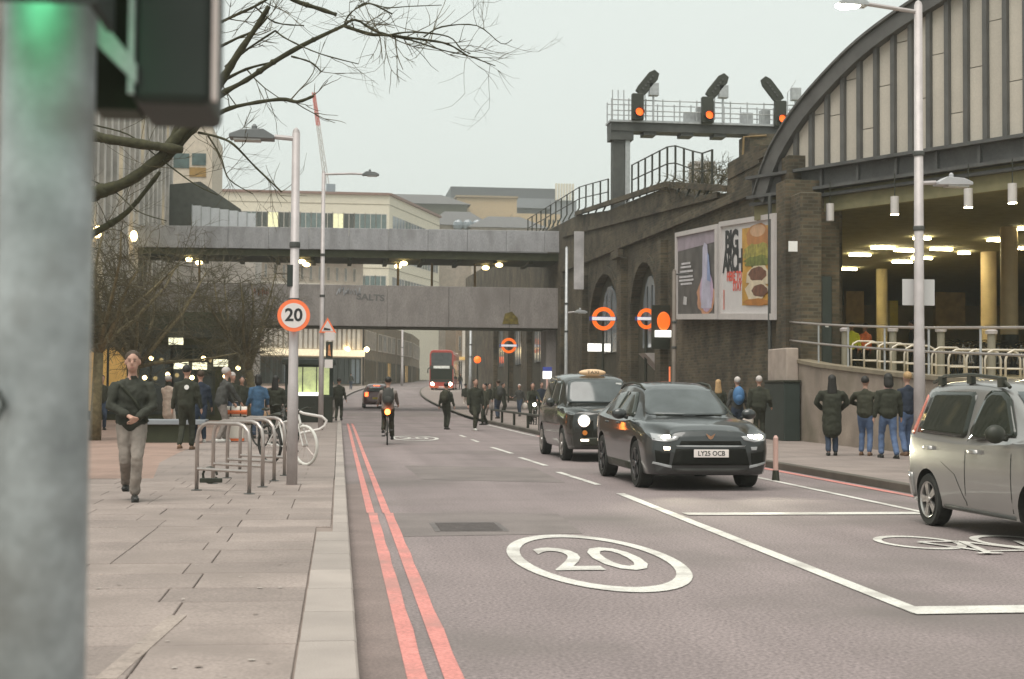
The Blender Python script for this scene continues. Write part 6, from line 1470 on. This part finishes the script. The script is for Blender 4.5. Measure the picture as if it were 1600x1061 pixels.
def ik(a, b, l1, l2, bend):
    a, b, bend = Vector(a), Vector(b), Vector(bend); d = b-a; L = min(d.length, (l1+l2)*.998); d = d.normalized()
    x = (l1*l1-l2*l2+L*L)/(2*L); h = math.sqrt(max(0, l1*l1-x*x)); n = bend-d*bend.dot(d); n.normalize(); return a+d*x+n*h, a+d*L
SK = {}
def cloth(name, col, rough=.9, var=.2): return M('cloth_'+name, col, rough, var=var, scale=9, bump=.2, bscale=30)
skin_m = M('skin', (.46, .27, .20), .55, var=.08, scale=12); skin_d = M('skin_dark', (.20, .11, .075), .55, var=.08, scale=12)
def person(label, loc, rz, top, legs, shoe, hair, hgt=1.75, feet=((-.10, -.05), (.10, .05)), hands=((-.30, -.08, .82), (.30, -.02, .82)), coat=None, near=False, skin=skin_m, lean=0., hairlen='short', hip=None, lift=(0, 0), arms_bend=(0, 1, -.3), group='people', extra=None, head_turn=0., bulk=1., name='person', scarf=None):
    """local frame: the person faces -y"""
    t = thing(name, label, 'person', loc, rz, group); k = hgt/1.75; t.scale = (k, k, k); v = .011 if near else .02
    hz = .93 if hip is None else hip; P0 = Vector((0, 0, hz)); ch = Vector((0, lean*.5, hz+.30)); sh0 = Vector((0, lean, hz+.50)); nk = Vector((0, lean*1.05, hz+.59)); hd = Vector((0, lean*1.15-.015, hz+.715))
    hips = [P0+Vector((s*.085, 0, -.02)) for s in (-1, 1)]; shs = [sh0+Vector((s*.175*bulk, .01, -.03)) for s in (-1, 1)]
    ank = [Vector((f[0], f[1], .09+lift[i])) for i, f in enumerate(feet)]
    kn = []; an = []
    for h_, a in zip(hips, ank): q, e = ik(h_, a, .43, .43, (0, -1, 0)); kn.append(q); an.append(e)
    hn = [Vector(h_) for h_ in hands]; hn = [Vector((h_.x, h_.y, h_.z+hz-.93)) for h_ in hn]
    el = []; wr = []
    for i, (s_, h_) in enumerate(zip(shs, hn)):
        bd = arms_bend if not isinstance(arms_bend[0], tuple) else arms_bend[i]
        q, e = ik(s_, h_, .28, .26, bd); el.append(q); wr.append(e)
    tp = lambda p, r, r2=None: (p.x, p.y, p.z, r) if r2 is None else (p.x, p.y, p.z, r, r2)
    Rh = Matrix.Rotation(head_turn, 3, 'Z')
    # body: one continuous skin surface
    b = MB()
    capsule_chain(b, [tp(P0, .12, .085), tp(ch, .125, .085), tp(sh0+Vector((0, 0, -.09)), .095, .07), tp(nk, .048)])
    capsule_chain(b, [tp(nk-Vector((0, 0, .05)), .050), tp(hd-Vector((0, 0, .06)), .052)])
    b.ell(hd+Vector((0, .012, .025)), (.084, .103, .106), 16, 12)
    b.ell(hd+Rh @ Vector((0, -.03, -.045)), (.063, .068, .080), 14, 10)
    b.ell(hd+Rh @ Vector((0, -.106, -.015)), (.014, .02, .026), 8, 6)
    for s in (-1, 1): b.ell(hd+Rh @ Vector((s*.086, .0, -.005)), (.012, .02, .032), 8, 6)
    for i, s in enumerate((-1, 1)):
        capsule_chain(b, [tp(shs[i]+Vector((-s*.03, 0, -.05)), .042), tp(el[i], .034), tp(wr[i], .026)])
        d = (wr[i]-el[i]).normalized(); pm_ = wr[i]+d*.05; side = Vector((-s, 0, 0)); side = (side-d*side.dot(d)); side = side.normalized() if side.length > .05 else Vector((0, 1, 0)); fw = d.cross(side)
        capsule_chain(b, [tp(wr[i], .025), tp(pm_, .034, .02), tp(pm_+d*.035, .034, .018)])
        if near:
            for q, L in ((-1.5, .055), (-.5, .068), (.5, .072), (1.5, .065)):
                r0 = pm_+d*.035+fw*q*.017; m1 = r0+d*L*.5+side*.008; e1 = m1+d*L*.4+side*.022; capsule_chain(b, [tp(r0, .0105), tp(m1, .0095), tp(e1, .008)], 8)
            r0 = pm_-fw*.026; capsule_chain(b, [tp(r0, .012), tp(r0-fw*.022+d*.03+side*.015, .0105), tp(r0-fw*.028+d*.058+side*.02, .009)], 8)
        else:
            for q, L in ((-1.5, .05), (-.5, .06), (.5, .062), (1.5, .055)): r0 = pm_+d*.03+fw*q*.017; capsule_chain(b, [tp(r0, .012), tp(r0+d*L+side*.02, .010)], 6)
            r0 = pm_-fw*.026; capsule_chain(b, [tp(r0, .012), tp(r0-fw*.024+d*.05, .011)], 6)
        capsule_chain(b, [tp(hips[i], .08), tp(kn[i], .05), tp(an[i], .035)])
        f = an[i]; capsule_chain(b, [(f.x, f.y+.03, f.z-.045, .03), (f.x+s*.015, f.y-.13, f.z-.06, .028)])
    body = fuse(b, 'body', skin, t, v, 3)
    # trousers
    b = MB(); capsule_chain(b, [tp(P0+Vector((0, 0, .08)), .150, .108), tp(P0, .160, .120), tp(P0-Vector((0, 0, .06)), .145, .11)])
    for i in (0, 1):
        d = (an[i]-kn[i])*.92; mid = hips[i].lerp(kn[i], .5)
        capsule_chain(b, [tp(hips[i], .098, .105), tp(mid, .086, .09), tp(kn[i], .070), tp(kn[i]+d*.5, .066), tp(kn[i]+d, .062)])
    fuse(b, 'trousers', legs, t, v, 3, 1.)
    # upper garment
    b = MB(); hem = coat if coat else hz-.04
    capsule_chain(b, [(0, 0, hem+.05, .178*bulk, .135*bulk), tp(P0+Vector((0, 0, .1)), .172*bulk, .13*bulk), tp(ch, .175*bulk, .128*bulk), tp(sh0+Vector((0, .005, -.13)), .168*bulk, .115*bulk), tp(sh0+Vector((0, .01, -.045)), .135*bulk, .095), tp(sh0+Vector((0, .01, .015)), .088, .078), tp(nk-Vector((0, 0, .055)), .060, .062)])
    for i in (0, 1):
        w_ = wr[i].lerp(el[i], .08)
        capsule_chain(b, [tp(sh0+Vector(((-1, 1)[i]*.09*bulk, .01, -.05)), .072), tp(shs[i]+Vector((0, 0, -.035)), .072*bulk), tp(shs[i].lerp(el[i], .5), .066*bulk), tp(el[i], .058*bulk), tp(w_, .046*bulk)])
    fuse(b, 'coat' if coat else 'jacket', top, t, v, 5, 1.3)
    for i, s in enumerate((-1, 1)):
        f = an[i]; b = MB(); capsule_chain(b, [(f.x, f.y+.045, f.z-.045, .042), (f.x, f.y-.03, f.z-.045, .045), (f.x+s*.012, f.y-.135, f.z-.055, .042, .034)]); b.box(f.x-.04, f.x+.045, f.y-.16, f.y+.075, f.z-.09, f.z-.07)
        fuse(b, 'shoe', shoe, t, v*.8, 2)
    if hair is not None:
        b = MB(); b.ell(hd+Vector((0, .028, .045)), (.093, .108, .098), 16, 10)
        if hairlen == 'long': capsule_chain(b, [tp(hd+Vector((0, .05, .05)), .085), tp(hd+Vector((0, .07, -.10)), .10, .06), tp(hd+Vector((0, .085, -.27)), .12, .04)])
        elif hairlen == 'hood': capsule_chain(b, [tp(hd+Vector((0, .03, .05)), .10), tp(hd+Vector((0, .06, -.1)), .11, .085)])
        elif hairlen == 'cap': b.lathe([(.088, .02), (.088, .03)], 16, Matrix.Translation(hd+Rh @ Vector((0, -.06, .02))))
        fuse(b, 'hair' if hairlen in ('short', 'long') else hairlen, hair, t, v, 2)
    if scarf: b = MB(); capsule_chain(b, [tp(nk+Vector((0, 0, -.05)), .095, .09), tp(nk+Vector((0, 0, .03)), .085, .08)]); fuse(b, 'scarf', scarf, t, v, 2)
    if near:
        for s in (-1, 1):
            MB().ell(hd+Rh @ Vector((s*.031, -.098, .012)), (.013, .008, .006), 8, 6).build('eye', M('eye_dark', (.03, .025, .02), .3, var=0), body)
            MB().ell(hd+Rh @ Vector((s*.032, -.099, .034)), (.022, .007, .005), 8, 6).build('eyebrow', M('brow', (.06, .04, .03), .8, var=0), body)
        MB().ell(hd+Rh @ Vector((0, -.097, -.066)), (.026, .007, .006), 10, 6).build('mouth', M('lips', (.33, .15, .12), .5, var=0), body)
    if extra: extra(t, dict(hd=hd, sh=sh0, ch=ch, P=P0, wr=wr, el=el, nk=nk))
    return t
blk = cloth('black', (.028, .030, .018)); drk = cloth('dark_olive', (.040, .040, .024)); navy = cloth('navy', (.02, .028, .045)); jean = cloth('denim', (.10, .15, .26)); djean = cloth('dark_denim', (.035, .05, .08)); grey = cloth('grey', (.22, .19, .17)); beige = cloth('beige', (.48, .38, .31)); blue = cloth('blue', (.05, .11, .19)); chino = cloth('chino', (.25, .215, .185)); dgrey = cloth('charcoal', (.055, .055, .05)); pale = cloth('pale', (.62, .56, .50)); pink = cloth('pink', (.50, .34, .30)); hiviz = M('hi_vis', (.62, .60, .04), .7, var=.1, scale=6, emit=.06, ecol=(.8, .8, .05)); hivo = M('hi_vis_orange', (.70, .18, .06), .7, var=.1, emit=.06)
sh_b, sh_w, sh_br = M('shoe_black', (.015, .015, .013), .5, var=.1), M('shoe_white', (.62, .60, .56), .6, var=.05), M('shoe_brown', (.16, .09, .05), .6)
h_br, h_bk, h_bl, h_gr = M('hair_brown', (.05, .032, .018), .7, var=.2, scale=30), M('hair_black', (.015, .013, .01), .6, var=.2, scale=30), M('hair_blond', (.42, .27, .13), .7, var=.2, scale=30), M('hair_grey', (.50, .46, .43), .7, var=.15, scale=30)
def strap(t, J):
    MB().tube([(-.17, -.02, J['sh'].z-.02), (-.10, -.135, J['ch'].z+.12), (.04, -.155, J['ch'].z-.05), (.18, -.09, J['P'].z+.02)], .018, 8).build('bag_strap', blk, t)
def backpack(col, big=1.):
    def f(t, J):
        o = MB(); o.ell((0, .20, J['ch'].z+.02), (.16*big, .11*big, .25*big), 14, 10); q = o.build('backpack', col, t, smooth=True)
        MB().ell((0, .285*big, J['ch'].z-.06), (.11, .05, .11), 12, 8).build('pocket', col, q, smooth=True)
        for s in (-1, 1): MB().tube([(s*.10, .14, J['sh'].z-.02), (s*.12, -.02, J['sh'].z+.035), (s*.11, -.13, J['ch'].z+.1)], .02, 6).build('strap', blk, q)
    return f
def bag(col, side=1, z=.62, size=(.17, .08, .19)):
    def f(t, J):
        o = MB(); w = J['wr'][0 if side < 0 else 1]; o.ell((w.x, w.y, w.z-.30), size, 12, 8); q = o.build('carried_bag', col, t, smooth=True); MB().tube([(w.x-.05, w.y, w.z-.16), (w.x, w.y, w.z-.06), (w.x+.05, w.y, w.z-.16)], .008, 6).build('handle', blk, q)
    return f
def patch_badge(t, J): MB().lathe([(.05, 0), (.05, .006)], 16, frame((-.04, .155, J['ch'].z+.08), (-1, 0, 0), (0, 0, 1))).build('badge', white, t)
FT = lambda x, y: (lambda q: (q.x, q.y, .12))(G(x, y, .12))
FR = lambda x, y: (lambda q: (q.x, q.y, 0))(G(x, y, 0))
# the man striding towards the camera, hands meeting in front of him
p = FT(204, 783)
person('man in dark olive jacket and grey trousers striding towards the camera, hands clasped', p, R(8), cloth('olive_jacket', (.034, .036, .026)), chino, sh_b, h_br, 1.76, feet=((-.055, .28), (.045, -.10)), lift=(.10, 0), hip=.905, hands=((-.055, -.235, 1.03), (.065, -.225, 1.00)), arms_bend=((-1, .5, -.2), (1, .5, -.2)), near=True, group='people on the left pavement', extra=strap, bulk=1.06, lean=-.03, head_turn=R(-6))
L = 'people on the left pavement'
person('woman in a beige coat and black scarf standing behind the bench', FT(262, 682), R(150), beige, pale, sh_b, h_gr, 1.66, coat=.55, hands=((-.15, -.28, 1.15), (.15, -.28, 1.15)), scarf=blk, group=L, hairlen='cap')
person('man in black with a white badge on his back walking away', FT(290, 703), R(172), blk, blk, sh_br, h_bk, 1.80, feet=((-.09, -.14), (.09, .16)), lift=(0, .03), group=L, extra=patch_badge, bulk=1.08)
person('man in dark jacket and dark jeans beside the man with the badge', FT(312, 691), R(195), navy, djean, sh_w, h_br, 1.74, feet=((-.09, .12), (.09, -.12)), group=L)
person('man in a charcoal jacket leaning over the white wheeled case', FT(345, 691), R(115), dgrey, grey, sh_w, h_gr, 1.83, feet=((-.1, .1), (.1, -.12)), hands=((-.2, -.42, .92), (.2, -.38, .92)), lean=-.10, group=L, bulk=1.15)
person('man in a pale flat cap behind the man with the case', FT(362, 678), R(40), drk, djean, sh_b, h_gr, 1.78, group=L, hairlen='cap')
person('dark dressed person farther back left of the blue coat', FT(377, 671), R(10), blk, blk, sh_b, h_bk, 1.70, group=L)
person('person in a hooded blue coat seen from behind near the cycle stands', FT(402, 685), R(200), blue, djean, sh_b, h_bk, 1.68, coat=.66, hands=((-.32, -.12, .95), (.28, -.10, .92)), group=L, hairlen='hood', bulk=1.1)
person('person in black right of the blue coat, carrying a tan bag', FT(430, 684), R(160), blk, blk, sh_b, h_bk, 1.66, group=L, extra=bag(M('tan_bag', (.36, .22, .12), .6), 1), bulk=1.12, hairlen='long')
person('person in dark clothes half hidden left of the walking man', FT(158, 672), R(20), drk, djean, sh_b, h_bk, 1.7, group=L)
person('standing figure in black at the kerb beyond the kiosk', FT(529, 657), R(170), blk, blk, sh_b, h_bk, 1.78, group=L)
person('dark figure with grey trousers just left of the one at the kerb', FT(517, 654), R(60), drk, grey, sh_b, h_br, 1.70, group=L)
person('small dark figure in front of the kiosk window', FT(497, 655), R(200), blk, djean, sh_b, h_br, 1.62, group=L)
# crossing the road
C2 = 'people crossing the road'
person('pedestrian in black with a backpack crossing ahead of the bus', FR(697, 671), R(155), blk, blk, sh_b, h_bk, 1.70, feet=((-.1, .13), (.08, -.13)), extra=backpack(drk), group=C2)
person('tall pedestrian in long dark clothes and white shoes crossing the road', FR(742, 673), R(20), blk, drk, sh_w, h_br, 1.84, feet=((-.08, -.15), (.09, .2)), coat=.62, group=C2, bulk=1.2)
person('pedestrian in dark jacket close behind the tall one', FR(757, 664), R(-60), drk, blk, sh_b, h_bk, 1.72, feet=((-.08, .18), (.08, -.16)), group=C2)
# far crowd at the right kerb
C3 = 'people on the far right pavement'
for i, (x, y, a, tp_, lg, hr, lab) in enumerate(((764, 650, 20, blk, grey, h_bk, 'dark figure with grey trousers behind the crossing pedestrians'), (778, 654, 200, drk, djean, h_br, 'figure in olive at the far end of the guard rail'), (786, 647, 60, blk, blk, h_bk, 'figure all in black behind the guard rail'), (812, 651, -30, dgrey, djean, h_gr, 'grey haired figure behind the guard rail'), (727, 640, 160, blk, pale, h_bk, 'small far figure with pale trousers left of the tall pedestrian'), (846, 655, 10, navy, blk, h_br, 'navy clad figure left of the taxi'))):
    person(lab, FT(x, y), R(a), tp_, lg, sh_b, hr, (1.66, 1.80, 1.72, 1.62, 1.75, 1.70)[i], feet=((-.09, (.16, -.1, .05, .2, -.15, .08)[i]), (.09, (-.15, .12, -.02, -.16, .14, -.1)[i])), hands=((-.28, (-.1, -.3, .1, -.28, .12, -.2)[i], (.84, 1.1, .82, 1.05, .84, .95)[i]), (.28, (.1, -.05, -.25, .1, -.14, -.2)[i], (.82, .83, 1.0, .83, .84, .95)[i])), lean=(-.03, 0, .01, -.05, -.02, 0)[i], bulk=(1, 1.15, 1.05, .95, 1.1, 1)[i], extra=(None, backpack(dgrey), None, bag(pale), None, None)[i], group=C3)
for i, (x, y, a, tp_, hr, lab) in enumerate(((752, 632, 10, drk, h_br, 'tiny far figure in olive below the red banner'), (774, 634, 190, dgrey, h_bk, 'tiny far figure in charcoal beneath the roundel by the bridge'), (796, 636, 30, blk, h_bl, 'tiny far fair-haired figure beneath the bridge on the right'), (838, 641, 170, dgrey, h_br, 'charcoal clad figure beyond the oncoming cyclist'), (548, 628, 175, blk, h_bk, 'tiny far figure at the left kerb under the bridge'), (719, 628, 20, blk, h_bk, 'tiny dark far figure just right of the bus'))):
    q = G(x, y, .12); q.z = zg(q.y)+.12; person(lab, q, R(a), tp_, djean, sh_b, hr, 1.72, feet=((-.09, .1), (.09, -.12)), group=C3)
# right pavement
C4 = 'people on the right pavement'
person('woman in a long black coat with long dark hair walking away', FT(1300, 712), R(165), blk, djean, sh_b, h_bk, 1.68, coat=.50, hairlen='long', group=C4, bulk=1.22, hands=((-.2, -.24, 1.02), (.2, -.24, 1.02)), arms_bend=((-1, .5, -.2), (1, .5, -.2)), feet=((-.08, -.06), (.08, .08)))
person('person in dark jacket and blue jeans right of the long coat', FT(1352, 712), R(150), drk, jean, sh_br, h_bk, 1.66, hands=((-.2, -.26, 1.15), (.16, -.28, 1.12)), arms_bend=((-1, .4, -.2), (1, .4, -.2)), bulk=1.1, feet=((-.1, .05), (.1, -.08)), group=C4)
person('person in a black coat with pale pink hood and light jeans', FT(1388, 716), R(175), blk, jean, sh_b, h_bk, 1.70, feet=((-.12, .2), (.1, -.15)), group=C4, bulk=1.15, scarf=pink, hairlen='hood')
person('fair-haired person in navy and blue jeans beside the lamp post', FT(1418, 712), R(185), navy, jean, sh_br, h_bl, 1.76, feet=((-.1, -.1), (.1, .1)), group=C4)
person('fair-haired person in black partly hidden by the dark car', FT(1122, 684), R(170), blk, djean, sh_b, h_bl, 1.66, group=C4, hairlen='long')
person('person with a grey cap and bright blue backpack behind the dark car', FT(1152, 688), R(175), dgrey, djean, sh_b, h_gr, 1.72, group=C4, hairlen='cap', extra=backpack(M('blue_pack', (.06, .16, .32), .7, var=.2), 1.05))
person('white-haired person in black carrying a pale bag behind the bollard', FT(1186, 690), R(165), blk, blk, sh_b, h_gr, 1.74, group=C4, extra=bag(pale, 1, size=(.15, .06, .17)), hands=((-.32, -.05, .95), (.3, 0, .82)), bulk=1.2)
# station staff on the concourse
C5 = 'staff on the concourse'
for i, (x, y, Y, v_, lab) in enumerate(((1331, 545, 46, hiviz, 'worker in a yellow hi-vis vest facing away on the concourse'), (1352, 545, 46.6, hivo, 'worker in an orange and yellow hi-vis jacket on the concourse'), (1425, 545, 44, blk, 'dark dressed person with pale shoes half behind the lamp post'))):
    q = AY(x, y, Y); person(lab, (q.x, Y, fz(40)), R(160+i*40), v_, blk, sh_b, h_bk, 1.76, group=C5)
# cyclist seen from behind, and the one with a lit front lamp
p = FR(605, 694)
bk = bicycle('black bicycle with glowing orange rear lamp ridden up the lane', p, R(88), black, tyre_m, 'ridden bicycles', 1., 0)
MB().ell((-.46, 0, .86), (.05, .075, .075), 10, 8).build('rear_light', M('rear_lamp', (1, .2, .04), .4, var=0, emit=7, ecol=(1, .20, .03)), bk, smooth=True)
def seat_rider(t, J): backpack(dgrey)(t, J)
person('cyclist in grey jacket and backpack riding away up the lane', (p[0], p[1]-.27, .0), R(178), cloth('rider_grey', (.20, .17, .15)), blk, sh_b, h_bk, 1.74, feet=((-.12, -.22), (.12, -.12)), lift=(.12, .30), hip=.95, lean=-.17, hands=((-.27, -.58, 1.03), (.27, -.58, 1.03)), arms_bend=(0, .3, -1), extra=seat_rider, group='cyclists', hairlen='cap')
q = G(832, 668, 0)
bk = bicycle('bicycle with a lit front lamp coming along the right kerb', (q.x, q.y, 0), R(-88), black, tyre_m, 'ridden bicycles')
MB().ell((.42, 0, .90), (.05, .06, .06), 10, 8).build('front_light', white_e, bk, smooth=True)
person('oncoming cyclist in dark clothes behind a bright front lamp', (q.x, q.y+.27, 0), R(2), blk, blk, sh_b, h_bk, 1.72, feet=((-.12, -.20), (.12, -.12)), lift=(.12, .30), hip=.95, lean=-.17, hands=((-.27, -.58, 1.03), (.27, -.58, 1.03)), arms_bend=(0, .3, -1), group='cyclists')
bpy.data.scenes.remove(TMP)
hv = bpy.data.materials.new('fade_haze_air'); hv.use_nodes = True
hn = hv.node_tree.nodes; hl_ = hv.node_tree.links; hn.remove(hn['Principled BSDF'])
pv = hn.new('ShaderNodeVolumePrincipled'); pv.inputs['Color'].default_value = (.9, .92, .86, 1); pv.inputs['Density'].default_value = .0008; pv.inputs['Anisotropy'].default_value = .1
hl_.new(pv.outputs[0], hn['Material Output'].inputs['Volume'])
hz_ = MB().box(-300, 300, -40, 620, -2, 75).build('fade_haze', hv); hz_['kind'] = 'stuff'  # added volume: lifts the darks like faded film and softens the distance
